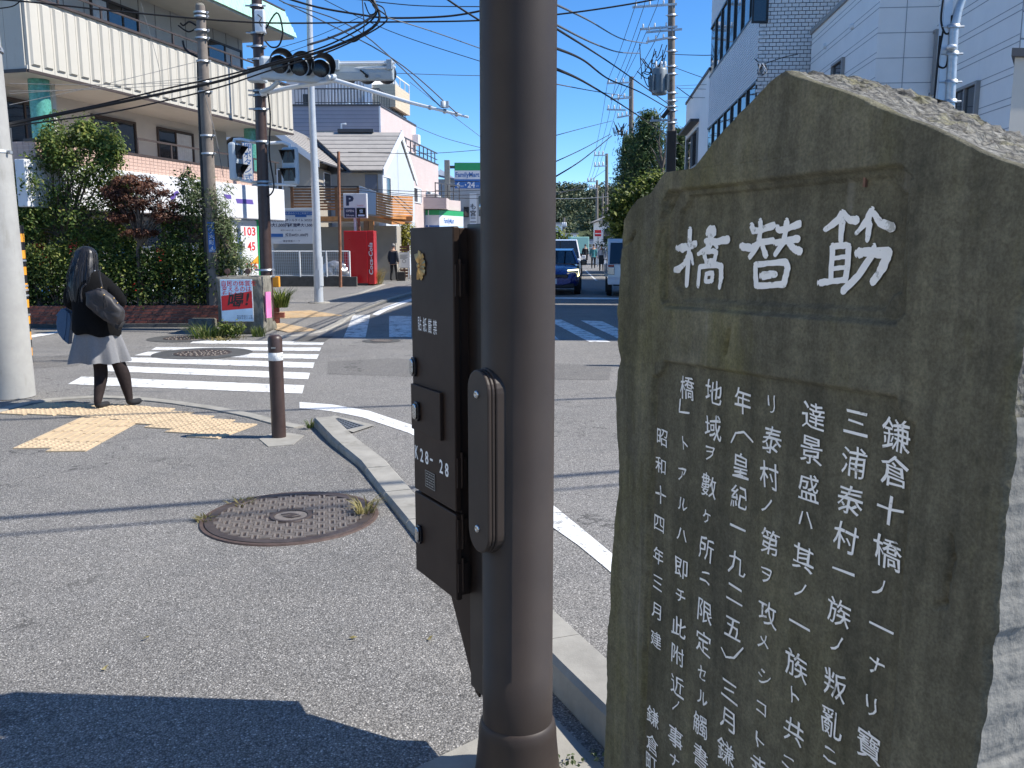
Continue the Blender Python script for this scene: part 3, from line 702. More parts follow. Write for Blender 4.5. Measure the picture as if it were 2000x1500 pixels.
def stadium(cx, z0, z1, hw, n=14):
    r = hw; P = []
    for k in range(n + 1): a = math.pi * k / n; P.append((cx + math.cos(a) * r, z1 - r + math.sin(a) * r))
    for k in range(n + 1): a = math.pi + math.pi * k / n; P.append((cx + math.cos(a) * r, z0 + r + math.sin(a) * r))
    return P
hc = -.004; HZ1, HZ0 = zpx(722, 2.27), zpx(1078, 2.27)
MB().prism(HH, stadium(hc, HZ0 - .004, HZ1 + .004, .062), .06, .104).build('hand_hole_boss', 'brown_paint', pole, bevel=.004)
MB().prism(HH, stadium(hc, HZ0, HZ1, .0585), .1045, .114).build('hand_hole_rim', 'brown_paint', pole, bevel=.003)
hcv = MB().prism(HH, stadium(hc, HZ0, HZ1, .058), .1145, .127).build('hand_hole_cover', 'brown_paint', pole, bevel=.004)
for y in (770, 1032):
    z = zpx(y, 2.27); MB().lathe(HH.p(hc, .127, z), [(.011, 0), (.011, .003), (.009, .006), (.004, .007), (.0035, .004), (0, .004)], 16, axis=nC).build('bolt', 'steel', hcv)
# ---------------------------------------------------------------- cabinet
N0, N1 = .118, .180; A0, A1 = .062, .362
ZT, ZS, ZB = 1.600, zpx(1004, 2.46), zpx(1175, 2.46)
cab = thing('control_cabinet', CF.p(A0, N0, ZB), 'tall dark brown metal control cabinet strapped to the pole', 'cabinet')
box('body', 'brown_paint_smooth', cab, CF, A0 + .008, A1 - .004, N0, N1 - .022, ZB + .01, ZT, bevel=.003)
upd = box('door', 'brown_paint_smooth', cab, CF, A0, A1, N1 - .020, N1, ZS + .004, ZT + .004, bevel=.004)
lod = box('door', 'brown_paint_smooth', cab, CF, A0, A1, N1 - .020, N1, ZB, ZS - .004, bevel=.004)
insp = box('inspection_flap', 'brown_paint_smooth', cab, CF, A0 + .075, A1 - .012, N1 + .0005, N1 + .012, zpx(862, 2.52), zpx(768, 2.52), bevel=.002)
def latch(par, a, z, b=N1):
    f = CF.sh(a, b, z)
    MB().prism(f, [(x * .017, y * .030) for x, y in ((-1, -.6), (-.6, -1), (.6, -1), (1, -.6), (1, .6), (.6, 1), (-.6, 1), (-1, .6))], 0, .010).build('latch', 'black_gloss', par, bevel=.002)
    MB().prism(f, [(x * .012, y * .024) for x, y in ((-1, -.6), (-.6, -1), (.6, -1), (1, -.6), (1, .6), (.6, 1), (-.6, 1), (-1, .6))], .0102, .017).build('latch_key', 'steel', par, bevel=.003)
for par, (x, y), b in ((upd, (811, 716), N1), (insp, (817, 803), N1 + .012), (lod, (822, 1043), N1)):
    a, c = CF.px(x, y, b); latch(par, a, c, b)
for y, par in ((548, upd), (925, upd), (1045, lod), (1130, lod)):
    a, c = CF.px(900, y, N1); c = zpx(y, 2.46)
    MB().box(CF, A0 - .006, A0 - .0005, N1 - .034, N1 - .004, c - .045, c + .045).tube([CF.p(A0 - .004, N1 - .020, c - .045), CF.p(A0 - .004, N1 - .020, c + .06)], .005, 8).build('hinge', 'brown_paint_smooth', par)
# mounting rail and brackets
box('mounting_rail', 'brown_paint_dark', cab, CF, -.075, A0 + .0075, .070, N0 + .014, zpx(1362, 2.42), ZT + .01, bevel=.002)
MB().box(CF, -.05, .0, .07, N0 + .015, ZT + .03, ZT + .085).box(CF, -.04, -.01, .09, N0, ZT - .02, ZT + .04).build('clip', 'brown_paint_dark', cab, bevel=.003)
MB().lathe(CF.p(-.025, N0 + .0155, ZT + .055), [(.010, 0), (.010, .004), (.006, .007), (0, .007)], 12, axis=nC).build('bolt', 'steel', cab)
MB().prism(CF, [CF.px(x, y, N0) for x, y in ((872, 1120), (940, 1120), (938, 1362), (931, 1352))], N0 - .003, N0 + .004).build('cable_shroud', 'brown_paint_smooth', cab, bevel=.001)
# lettering on the door: 貼紙厳禁 / K28- 28 (the door's x axis runs to the left as seen, so text uses a mirrored frame)
DF = FR(CF.p(0, N1, 0), -tC, nC)          # x: towards the near edge = to the right as seen
def dtext(body, cxp, cyp, h, w=None, off=0.0, m='white_lettering', b=.0008):
    a, c = DF.px(cxp, cyp); return MB().text(DF, body, a, c, h=h, w=w, b=b, off=off).build('lettering', m, upd)
a0, c0 = DF.px(815, 630); a1, c1 = DF.px(855, 642)
for i, ch in enumerate('貼紙厳禁'):
    a, c = DF.px(820 + i * 10.0, 632 + i * 2.4); MB().text(DF, ch, a, c, h=.044, w=.026, b=.0008, off=.002).build('lettering', 'white_lettering', upd)
for ch, x, y in (('K', 814, 883), ('2', 824, 889), ('8', 834, 894), ('-', 843, 898), ('2', 862, 911), ('8', 873, 918)):
    a, c = DF.px(x, y); h = .043 if ch != '-' else .007
    MB().text(DF, ch, a, c, h=h, w=.024 if ch != '-' else .02, b=.0008, off=.018).build('lettering', 'white_lettering', upd)
pl = FR(DF.p(*DF.px(841, 938)[:1], 0, DF.px(841, 938)[1]), DF.x, DF.y)
plate = MB().box(pl, -.036, .036, .0005, .0016, -.026, .026).build('rating_plate', 'black', upd)
pb = MB()
for (x0, x1, z0, z1) in ((-.036, .036, .0245, .026), (-.036, .036, -.026, -.0245), (-.036, -.0345, -.026, .026), (.0345, .036, -.026, .026)): pb.box(pl, x0, x1, .0017, .0021, z0, z1)
for r in range(5):
    x = -.028
    while x < .024:
        w_ = random.uniform(.006, .016); pb.box(pl, x, min(.028, x + w_), .0017, .0020, .016 - r * .0085, .0185 - r * .0085); x += w_ + .005
pb.build('plate_print', 'plate_silver', plate)
# chrysanthemum-like gilt emblem, half missing on its left
ec = DF.px(824, 519); ef = FR(DF.p(ec[0], 0, ec[1]), DF.x, DF.y); eb = MB()
for k in range(13):
    a = math.radians(-112 + k * 20.5); l_ = .040 if k % 2 else .047; d2 = V((math.cos(a), math.sin(a))); s2 = V((-d2.y, d2.x)) * .0105
    o_ = V((-.012, 0)); p1 = o_ + d2 * l_; p2 = o_ + d2 * (l_ * .86)
    eb.add([ef.p(o_.x, .006, o_.y), ef.p((p2 + s2).x, .002, (p2 + s2).y), ef.p(p1.x, .005, p1.y), ef.p((p2 - s2).x, .002, (p2 - s2).y), ef.p((o_ + d2 * l_ * .5).x, .0085, (o_ + d2 * l_ * .5).y)],
           [(0, 1, 4), (1, 2, 4), (2, 3, 4), (3, 0, 4)])
eb.lathe(ef.p(-.012, .004, 0), [(.009, 0), (.008, .005), (0, .006)], 12, axis=nC)
eb.build('gilt_emblem', 'gold', upd)

# ================================================================== STELE
SZ1 = 1.5; SA = at(1330, 480, SZ1); SU = V((.425, -.905, 0)).normalized(); SNn = V((-SU.y, SU.x, 0)).normalized()
if SNn.y > 0: SNn = -SNn
SF = FR((SA.x, SA.y, 0), SU, SNn)          # x: to the right (nearer), y: out of the face, z: up
sp = lambda x, y, b=0.0: SF.px(x, y, b)
LEFT = [(1531, 135), (1496, 163), (1468, 194), (1405, 258), (1354, 326), (1345, 330), (1330, 316), (1316, 326), (1294, 336), (1277, 361), (1262, 379), (1241, 390), (1229, 406), (1216, 432), (1213, 455), (1209, 487), (1207, 541), (1205, 587), (1203, 666), (1206, 684), (1210, 702), (1203, 735), (1199, 769), (1201, 860), (1205, 951), (1197, 1010), (1192, 1068), (1188, 1120), (1187, 1180), (1183, 1260), (1181, 1340), (1176, 1500), (1168, 1750), (1160, 1990)]
RIGHT = [(1531, 135), (1560, 146), (1590, 157), (1685, 189), (1751, 219), (1818, 245), (1895, 283), (1951, 308), (1986, 318), (2030, 333), (2034, 345), (2022, 420), (2003, 545), (1995, 640), (1985, 760), (1975, 880), (1964, 980), (1958, 1040), (1948, 1180), (1944, 1230), (1930, 1300), (1921, 1390), (1906, 1500), (1890, 1700), (1868, 2040)]
def prof(L):
    P = [sp(*p) for p in L]; P[-1] = (P[-1][0], min(P[-1][1], .03)); zs = [p[1] for p in P]
    for i in range(1, len(zs)): zs[i] = min(zs[i], zs[i - 1] - 1e-4)
    return np.array([p[0] for p in P])[::-1], np.array(zs)[::-1]
La, Lz = prof(LEFT); Ra, Rz = prof(RIGHT); ztop = float(Lz[-1]); zbot = .0
NR, NC = 540, 300
zs = np.unique(np.concatenate([np.linspace(zbot, ztop - .0015, NR), Lz[(Lz > zbot) & (Lz < ztop)]])); NR = len(zs)
TH = .15
def sm(x, a, b): t = min(1, max(0, (x - a) / (b - a))); return t * t * (3 - 2 * t)
# recessed panels in (a, z): title frame, inner title field, lower field, as quads from the photo
def rect(pts): P = [sp(*p) for p in pts]; return P
TP0 = rect([(1296, 374), (1778, 320), (1764, 634), (1290, 600)]); TP1 = rect([(1319, 383), (1762, 338), (1744, 608), (1306, 586)]); TP2 = rect([(1276, 702), (1788, 782), (1700, 1990), (1230, 1990)])
def inset(P, a, z):
    """signed distance to a convex quad, positive inside"""
    d_ = 9
    for i in range(4):
        (x0, y0), (x1, y1) = P[i], P[(i + 1) % 4]; ex, ey = x1 - x0, y1 - y0; l = math.hypot(ex, ey)
        d_ = min(d_, -((a - x0) * -ey + (z - y0) * ex) / l)
    return d_
def cut(P, a, z, r):
    d_ = inset(P, a, z)
    for (x, y) in P[:4]:
        d_ = min(d_, math.hypot(a - x, z - y) - r)
    return d_
CRK = [[(1312, 380), (1300, 405), (1292, 425), (1290, 455), (1288, 480), (1283, 505)], [(1415, 692), (1418, 672), (1423, 645)], [(1858, 1050), (1862, 1090), (1852, 1130), (1846, 1178), (1830, 1182)], [(1215, 480), (1232, 470), (1240, 455)]]
CRK = [[sp(*p) for p in c] for c in CRK]
def face_b(a, z, u):
    p2 = sm(cut(TP2, a, z, .03), -.002, .003); p0 = sm(cut(TP0, a, z, .012), -.002, .003); q_ = 1 - .75 * max(p0, p2)
    b = (MN.noise(V((a * 9, z * 6, 1.3))) * .0035 + MN.noise(V((a * 38, z * 30, 4.3))) * .0011) * q_
    b -= .012 * p0
    t1 = sm(cut(TP1, a, z, .022), -.0015, .003); b -= .007 * t1
    if t1 > 0: b += t1 * MN.noise(V((a * 130, z * 130, 9))) * .0010
    b -= .009 * p2
    for c in CRK:
        for i in range(len(c) - 1):
            (x0, y0), (x1, y1) = c[i], c[i + 1]; ex, ey = x1 - x0, y1 - y0; l2 = ex * ex + ey * ey
            if abs(a - x0) > .12 or abs(z - y0) > .15: continue
            k = max(0, min(1, ((a - x0) * ex + (z - y0) * ey) / l2)); dd = math.hypot(a - x0 - k * ex, z - y0 - k * ey)
            if dd < .006: b -= .006 * (1 - dd / .006)
    e = min(u, 1 - u)
    return b
grid = []; fv = []
for zi in zs:
    la = float(np.interp(zi, Lz, La)); ra = float(np.interp(zi, Rz, Ra))
    la += MN.noise(V((zi * 34, 2.2, 0))) * .003 + MN.noise(V((zi * 110, 5.2, 0))) * .0015; ra += MN.noise(V((zi * 30, 8.2, 0))) * .003 + MN.noise(V((zi * 90, 4.2, 0))) * .0015 + max(0, MN.noise(V((zi * 17, 1.2, 0))) - .25) * -.012
    ra = max(ra, la + .002); W_ = ra - la
    for j in range(NC + 1):
        u = j / NC; a = la + W_ * u
        dist = min(a - la, ra - a, (ztop - zi) * .8 + .002); er = .007 + .010 * max(0, MN.noise(V((a * 14, zi * 14, 6)))); rnd = er * max(0, 1 - dist / er) ** 2
        fv.append((a, face_b(a, zi, u) - rnd, zi))
me_v = [SF.p(a, b, c) for a, b, c in fv]; K = NC + 1
ff = [(i * K + j, i * K + j + 1, (i + 1) * K + j + 1, (i + 1) * K + j) for i in range(NR - 1) for j in range(NC)]
stele = thing('stone_stele', SF.p(.25, -TH / 2, 0), 'dark mossy stone monument with white carved Japanese inscription', 'monument')
sm_ = MB(); sm_.add(me_v, ff, 0, True); sm_.mi = [1 if max(inset(TP0, fv[f[0]][0], fv[f[0]][2]), inset(TP2, fv[f[0]][0], fv[f[0]][2])) > .004 else 0 for f in ff]; slab = sm_.build('slab_face', ['stele_stone', 'stele_panel'], stele)
# rim and back: outline loop swept backwards with a rough surface
loop = [fv[i * K] for i in range(NR)][::-1]          # left edge, top to bottom
loopR = [fv[i * K + NC] for i in range(NR)]           # right edge, bottom to top
lp = loopR + loop; nl = len(lp); SW = 30; rv = []
for s_ in range(SW + 1):
    k = s_ / SW
    for i, (a, b, c) in enumerate(lp):
        if s_ == 0: rv.append(SF.p(a, b, c)); continue
        amp = .009 * min(1, k * 4)
        q = SF.p(a, b - TH * k, c); low = i < NR and c < 1.36
        nz = MN.noise_vector(V((q.x * 20, q.y * 20, q.z * 5))) * .3 + MN.noise_vector(V((q.x * 90, q.y * 90, q.z * 45))) * .45 + MN.noise_vector(q * 170) * .25 if low else MN.noise_vector(q * 45) * .8 + MN.noise_vector(q * 110) * .6
        rough = (.28 if low else 1.0) if i < NR else .6
        # chipped rounded back edges
        q += V((nz.x, nz.y, nz.z)) * amp * rough
        rv.append(q)
rf = [(s_ * nl + i, (s_ + 1) * nl + i, (s_ + 1) * nl + i + 1, s_ * nl + i + 1) for s_ in range(SW) for i in range(nl - 1)]
rim = MB(); rim.add(rv, rf, 0, True); rim.mi = [1 if (f[0] % nl) < NR and lp[f[0] % nl][2] < 1.36 else 0 for f in rim.f]
rim.build('rough_edge', ['stele_rough', 'stele_side'], stele)
bk = MB(); Bp = [rv[SW * nl + i] for i in range(0, nl, 3)]
h = len(Bp) // 2
bk.add([Bp[i] for i in range(len(Bp))], [(i, i + 1, len(Bp) - 2 - i, len(Bp) - 1 - i) for i in range(h - 1)], 0, False); bk.build('slab_back', 'stele_rough', stele)
box('foot_block', 'concrete_old', stele, SF, -.35, .80, -TH - .12, .10, -.02, .035, bevel=.01)
# title characters, brushed strokes (pixel traces of the lettering laid into the panel)
def cs(x, y): return sp(1160 + x * .36, 380 + y * .36, -.018)
TITLE = {
 'hashi': [([(525, 190), (521, 300), (507, 488)], 26), ([(480, 290), (515, 283), (553, 268)], [40, 28, 30]), ([(520, 320), (495, 375), (465, 408)], [22, 24, 26]), ([(528, 322), (541, 375)], [22, 14]),
           ([(620, 208), (632, 188), (652, 188), (655, 208), (632, 232), (640, 246)], [26, 30, 32, 30, 26, 26]), ([(612, 252), (670, 256), (728, 244)], [28, 26, 34]), ([(640, 262), (610, 300), (570, 322)], [28, 26, 18]), ([(655, 262), (672, 286)], [22, 14]),
           ([(600, 318), (612, 362)], 24), ([(602, 312), (650, 306), (668, 312), (658, 352)], [20, 22, 24, 22]), ([(612, 366), (655, 358)], 22),
           ([(568, 495), (578, 392)], [20, 22]), ([(578, 392), (670, 380), (694, 392)], [20, 24, 28]), ([(694, 392), (694, 450), (684, 505)], [28, 26, 16]),
           ([(612, 432), (610, 470)], 20), ([(612, 430), (648, 424), (642, 466)], [18, 20, 22]), ([(612, 474), (640, 468)], 18)],
 'kae': [([(908, 145), (910, 195)], [26, 30]), ([(862, 168), (868, 196), (905, 196), (978, 168)], [30, 28, 24, 30]), ([(808, 282), (860, 290), (905, 262), (978, 250)], [34, 30, 28, 26]), ([(908, 200), (898, 270), (852, 338)], [28, 26, 24]), ([(918, 275), (938, 328)], [24, 28]),
         ([(1052, 145), (1046, 195)], [28, 30]), ([(1000, 178), (1012, 195), (1060, 182), (1118, 160)], [26, 26, 24, 32]), ([(990, 262), (1050, 250), (1112, 240)], [26, 28, 30]), ([(1046, 200), (1034, 262), (990, 322)], [26, 26, 24]), ([(1062, 262), (1092, 296), (1122, 308)], [24, 30, 34]),
         ([(880, 385), (886, 492)], [26, 30]), ([(884, 380), (960, 372), (1046, 366)], [26, 22, 28]), ([(1048, 368), (1058, 400), (1036, 482)], [28, 32, 32]), ([(890, 494), (960, 492), (1036, 486)], [28, 24, 28]), ([(918, 440), (988, 432)], [34, 30])],
 'suji': [([(1352, 98), (1330, 140), (1262, 188)], [28, 34, 24]), ([(1358, 100), (1392, 138), (1428, 140)], [26, 30, 36]), ([(1352, 150), (1346, 248)], [36, 24]),
          ([(1514, 82), (1490, 140), (1430, 210)], [26, 34, 16]), ([(1522, 100), (1560, 152), (1622, 178)], [24, 30, 36]), ([(1500, 160), (1490, 245)], [30, 22]),
          ([(1300, 280), (1290, 470)], 28), ([(1300, 284), (1375, 274), (1388, 290)], 26), ([(1388, 284), (1382, 380), (1370, 462)], [30, 28, 28]), ([(1310, 345), (1375, 336)], 18), ([(1306, 402), (1372, 394)], 18), ([(1230, 478), (1300, 470), (1372, 462)], [30, 24, 24]),
          ([(1444, 318), (1470, 312), (1600, 318)], [44, 34, 44]), ([(1526, 280), (1520, 320), (1440, 440), (1358, 522)], [24, 30, 30, 30]), ([(1600, 326), (1570, 400), (1520, 472)], [40, 38, 34])]}
for key, strokes in TITLE.items():
    mb = MB()
    for k_, (pts, wd) in enumerate(strokes):
        P = [cs(*p) for p in pts]; sc_ = .36 / FPX * SZ1 * (.95 if key == 'hashi' else .86 if key == 'kae' else .78) * 1.40
        wl = [x * sc_ for x in (wd if hasattr(wd, '__len__') else [wd] * len(pts))]
        mb.stroke(SF, P, wl, -.0265 + k_ * .00006)
    mb.conform(SF, lambda a, c: face_b(a, c, .5), .0028).build('title_character', 'stele_white', stele)
def c2(x, y): return sp(1160 + x * .5333, 700 + y * .5333, -.009)
COLS = [('鎌倉十橋ノ一ナリ寶', [(1110, 280), (1105, 412), (1090, 556), (1080, 710), (1050, 840), (1057, 985), (1040, 1125), (1022, 1272), (1012, 1418)], 118),
 ('三浦泰村一族ノ叛亂ニ', [(965, 235), (955, 378), (942, 518), (928, 660), (918, 780), (900, 928), (893, 1045), (885, 1195), (876, 1335), (868, 1450)], 112),
 ('達景盛ハ其ノ一族ト共ニ', [(808, 210), (800, 337), (790, 472), (778, 590), (770, 730), (760, 845), (757, 975), (745, 1125), (738, 1235), (735, 1365), (717, 1480)], 104),
 ('リ泰村ノ第ヲ攻メシコト幸', [(653, 168), (655, 298), (645, 430), (637, 538), (648, 675), (636, 795), (640, 935), (624, 1036), (628, 1168), (618, 1282), (612, 1400), (610, 1500)], 98),
 ('年︵皇紀一九二五︶三月鎌', [(548, 155), (545, 285), (540, 392), (535, 507), (530, 620), (528, 750), (520, 862), (514, 988), (510, 1080), (500, 1215), (495, 1322), (488, 1440)], 92),
 ('地域ヲ數ヶ所ニ限定セル觸書', [(443, 122), (440, 255), (430, 347), (425, 467), (418, 580), (415, 697), (412, 800), (410, 928), (405, 1042), (400, 1150), (402, 1243), (393, 1342), (393, 1458)], 90),
 ('橋┗トアルハ即チ此附近ノ事ナ', [(345, 108), (330, 182), (338, 312), (328, 426), (330, 535), (326, 645), (322, 768), (320, 870), (315, 985), (310, 1088), (310, 1198), (303, 1268), (303, 1388), (300, 1472)], 82),
 ('昭和十四年三月建', [(253, 290), (248, 392), (248, 500), (243, 605), (240, 722), (237, 822), (232, 925), (230, 1028)], 64),
 ('鎌倉町', [(220, 1312), (218, 1412), (213, 1482)], 74)]
KANA = set('ノナリハトヲメシコアルチセニヶ')
for body, pos, hpx in COLS:
    for ch, (x, y) in zip(body, pos):
        mb = MB()
        a, c = c2(x, y); Yd = SF.p(a, 0, c).y
        em_ = hpx * .5333 / FPX * Yd * .99
        k = .72 if ch in KANA else 1.0
        b_ = -.0142
        if ch == '┗': mb.stroke(SF, [c2(320, 150), c2(316, 195), c2(352, 200)], em_ * .09, b_)
        elif ch in '︵︶':
            d_ = 1 if ch == '︵' else -1
            mb.stroke(SF, [c2(x - 38, y + 22 * d_), c2(x - 22, y - 12 * d_), c2(x + 8, y - 16 * d_), c2(x + 40, y + 20 * d_)], [em_ * .07, em_ * .09, em_ * .1, em_ * .08], b_)
        else: mb.text(SF, ch, a, c, em=em_ * k, b=b_, off=.003, sx=random.uniform(.96, 1.08), shear=random.uniform(-.06, .06), jit=em_ * .10)
        mb.conform(SF, lambda a, c: face_b(a, c, .5), .0024).build('inscription_character', 'stele_white', stele)
# rusty clip in the title frame
a, c = sp(1690, 350, -.016); MB().box(SF.sh(a, -.018, c), -.0018, .0018, 0, .004, -.010, .010).build('rusty_clip', 'iron_rust', stele)
# small weeds at the pole foot
wp = gd(1100, 1493, .012); leaf_mesh('weed', *clump_points([wp + V((.03, 0, .02)), wp + V((-.03, .01, .02)), wp + V((.10, .02, .015))], 14, .02, .5), .016, 1.6, 'leaf_pale', loc=wp, label='tiny green weed sprouting beside the foot of the brown pole', cat='weed')
# ---------------------------------------------------------------- bollard
bc = gd(545, 853, .012); bh = .835
bo = thing('bollard', bc, 'brown steel bollard with one white band near the crossing', 'bollard')
MB().lathe(bc, [(.057, 0), (.057, bh - .205)], 32).build('post', 'bollard_paint', bo)
MB().lathe(bc, [(.0575, bh - .2048), (.0582, bh - .204), (.0582, bh - .142), (.0575, bh - .1412)], 32).build('white_band', 'road_paint', bo)
MB().lathe(bc, [(.057, bh - .141), (.057, bh - .035), (.050, bh - .014), (.035, bh - .003), (0, bh)], 32).build('cap', 'bollard_paint', bo)
MB().box(FR(bc + V((0, -.0575, bh - .10)), (1, 0, 0), (0, 1, 0)), -.018, .018, -.001, .002, -.005, .005).build('sticker', 'plate_silver', bo)
wd = gd(606, 836, .01); blades('weed', wd, 26, .03, .10, 'grass_green', loc=wd, lean=.5, wid=.006, label='thin green weed growing against the end of the kerb', cat='weed')
# ---------------------------------------------------------------- big concrete pole at the left
bpz = V((-5.19, 8.90, .006)); tp = thing('utility_pole', bpz, 'thick pale grey concrete utility pole at the left edge', 'utility pole')
MB().lathe(bpz, [(.222, 0), (.216, .5), (.205, 1.5), (.180, 3.6), (.145, 8), (0, 8)], 48).build('shaft', 'concrete_pole', tp)
for z in (2.45, 3.42):
    MB().lathe(bpz + V((0, 0, z)), [(.20, 0), (.20, .03), (.19, .03)], 32).tube([bpz + V((.19, -.03, z + .015)), bpz + V((.235, -.04, z + .015))], .014, 8).build('steel_band', 'galvanised', tp)
for z in (2.15, 1.25):
    MB().tube([bpz + V((-.02, -.21, z)), bpz + V((-.02, -.235, z))], .008, 8).build('step_socket', 'black', tp)
# ================================================================== PEOPLE
def skin_mesh(name, joints, edges, mats, parent, root, sub=2, facemat=None):
    ks = list(joints); me = bpy.data.meshes.new(name)
    org = WORG[parent.name]
    me.from_pydata([tuple(V(joints[k][0]) - org) for k in ks], [(ks.index(a), ks.index(b)) for a, b in edges], [])
    o = bpy.data.objects.new(name, me); COL.objects.link(o)
    md = o.modifiers.new('skin', 'SKIN'); md.use_smooth_shade = True; md.branch_smoothing = .4
    for i, k in enumerate(ks):
        r = joints[k][1]; sv = me.skin_vertices[0].data[i]; sv.radius = r if hasattr(r, '__len__') else (r, r); sv.use_root = (k == root)
    s = o.modifiers.new('sub', 'SUBSURF'); s.levels = sub; s.render_levels = sub
    bpy.context.view_layer.update()
    nm = bpy.data.meshes.new_from_object(o.evaluated_get(bpy.context.evaluated_depsgraph_get()))
    bpy.data.objects.remove(o); bpy.data.meshes.remove(me); nm.name = name
    nm.materials.clear()
    for m in mats: nm.materials.append(M[m])
    if facemat: nm.polygons.foreach_set('material_index', [facemat(p.center + org) for p in nm.polygons])
    return link(name, nm, parent, smooth=True)
def loft(mb, rings, mi=0, capa=True, capb=True):
    n = len(rings[0]); P = [p for r in rings for p in r]
    mb.add(P, [(i * n + k, i * n + (k + 1) % n, (i + 1) * n + (k + 1) % n, (i + 1) * n + k) for i in range(len(rings) - 1) for k in range(n)], mi, True)
    if capa: mb.add(rings[0], [tuple(range(n))], mi)
    if capb: mb.add(rings[-1], [tuple(range(n))], mi)
    return mb
# ---------------------------------------------------------------- woman at the crossing
wo_ = V((-3.93, 8.36, .018)); Lf = gd(192, 797, .018); Rf = gd(256, 790, .018)
wom = thing('person', wo_, 'woman with long black hair, black cardigan and grey skirt waiting at the crossing', 'person')
def wx(px_, py_, Y=8.36): return at(px_, py_, Y)
hip = wx(190, 640); hx, hy = hip.x, 8.36
J = {'pelvis': ((hx, hy, .80), (.135, .11)), 'belly': ((hx - .01, hy, .95), (.125, .10)), 'chest': ((hx - .03, hy + .01, 1.14), (.135, .10)), 'upper': ((hx - .045, hy + .01, 1.215), (.062, .055)),
     'neck': ((hx - .065, hy + .025, 1.315), .048), 'head0': ((hx - .075, hy + .05, 1.38), .062), 'head1': ((hx - .085, hy + .06, 1.455), .078),
     'rsh': ((hx + .105, hy + .01, 1.215), .045), 'rel': ((hx + .225, hy + .04, 1.01), .042), 'rwr': ((hx + .10, hy + .24, .99), .030), 'rha': ((hx + .04, hy + .29, 1.0), .030),
     'lsh': ((hx - .195, hy + .02, 1.21), .045), 'lel': ((hx - .27, hy + .03, .99), .042), 'lwr': ((hx - .17, hy + .22, .97), .030), 'lha': ((hx - .11, hy + .28, .98), .030),
     'rth': ((hx + .085, hy, .72), .095), 'rkn': ((Rf.x - .10, hy + .01, .44), .064), 'rca': ((Rf.x - .048, hy + .0, .31), .069), 'ran': ((Rf.x - .005, Rf.y - .02, .085), .038), 'rhe': ((Rf.x, Rf.y - .035, .042), .034), 'rto': ((Rf.x + .035, Rf.y + .15, .034), .030),
     'lth': ((hx - .075, hy, .72), .095), 'lkn': ((Lf.x - .035, hy + .0, .44), .066), 'lca': ((Lf.x - .028, hy - .01, .31), .070), 'lan': ((Lf.x, Lf.y + .0, .085), .038), 'lhe': ((Lf.x, Lf.y - .015, .042), .034), 'lto': ((Lf.x + .03, Lf.y + .16, .034), .030)}
E_ = [('pelvis', 'belly'), ('belly', 'chest'), ('chest', 'upper'), ('upper', 'neck'), ('neck', 'head0'), ('head0', 'head1'), ('upper', 'rsh'), ('rsh', 'rel'), ('rel', 'rwr'), ('rwr', 'rha'), ('upper', 'lsh'), ('lsh', 'lel'), ('lel', 'lwr'), ('lwr', 'lha'),
      ('pelvis', 'rth'), ('rth', 'rkn'), ('rkn', 'rca'), ('rca', 'ran'), ('ran', 'rhe'), ('rhe', 'rto'), ('pelvis', 'lth'), ('lth', 'lkn'), ('lkn', 'lca'), ('lca', 'lan'), ('lan', 'lhe'), ('lhe', 'lto')]
body = skin_mesh('body', J, E_, ['skin', 'tights', 'trousers'], wom, 'pelvis', 2, lambda c: (2 if c.z < .072 else 1) if c.z < .9 else 0)
def fingers(side, hand, fwd, parent):
    for i in range(4):
        a = V(hand) + V((side * -.012 * (i - 1.5) , .0, .018 * (1.5 - i))) + fwd * .02; ln = (.052, .062, .058, .046)[i]
        b = a + fwd * ln * .55 + V((0, 0, -.004)); c = b + fwd * ln * .4 + V((side * -.012, 0, -.012))
        MB().tube([a, b, c], [.0085, .008, .006], 7).build('finger', 'skin', parent)
    a = V(hand) + V((0, -.01, .022)); MB().tube([a, a + fwd * .03 + V((0, 0, .018)), a + fwd * .055 + V((0, 0, .016))], [.010, .009, .007], 7).build('thumb', 'skin', parent)
fingers(1, J['rha'][0], V((-.5, .8, .1)).normalized(), body); fingers(-1, J['lha'][0], V((.5, .8, .1)).normalized(), body)
# face (turned away from the lens)
hd = V(J['head1'][0]); fd_ = V((-.45, .88, -.1)).normalized(); rt_ = V((fd_.y, -fd_.x, 0)).normalized()
MB().add([hd + fd_ * .070 + V((0, 0, .0)), hd + fd_ * .072 + rt_ * .012 + V((0, 0, -.038)), hd + fd_ * .072 - rt_ * .012 + V((0, 0, -.038)), hd + fd_ * .097 + V((0, 0, -.032))], [(0, 1, 3), (0, 3, 2), (1, 2, 3)], 0, True).build('nose', 'skin', body)
for s_ in (-1, 1):
    MB().lathe(hd + fd_ * .068 + rt_ * (.030 * s_) + V((0, 0, .0)), [(.011, 0), (.008, .006), (0, .008)], 10, axis=fd_).build('eye', 'black_gloss', body)
MB().box(FR(hd + fd_ * .072 + V((0, 0, -.062)), rt_, fd_), -.020, .020, -.004, .006, -.004, .004).build('mouth', 'lamp_red', body)
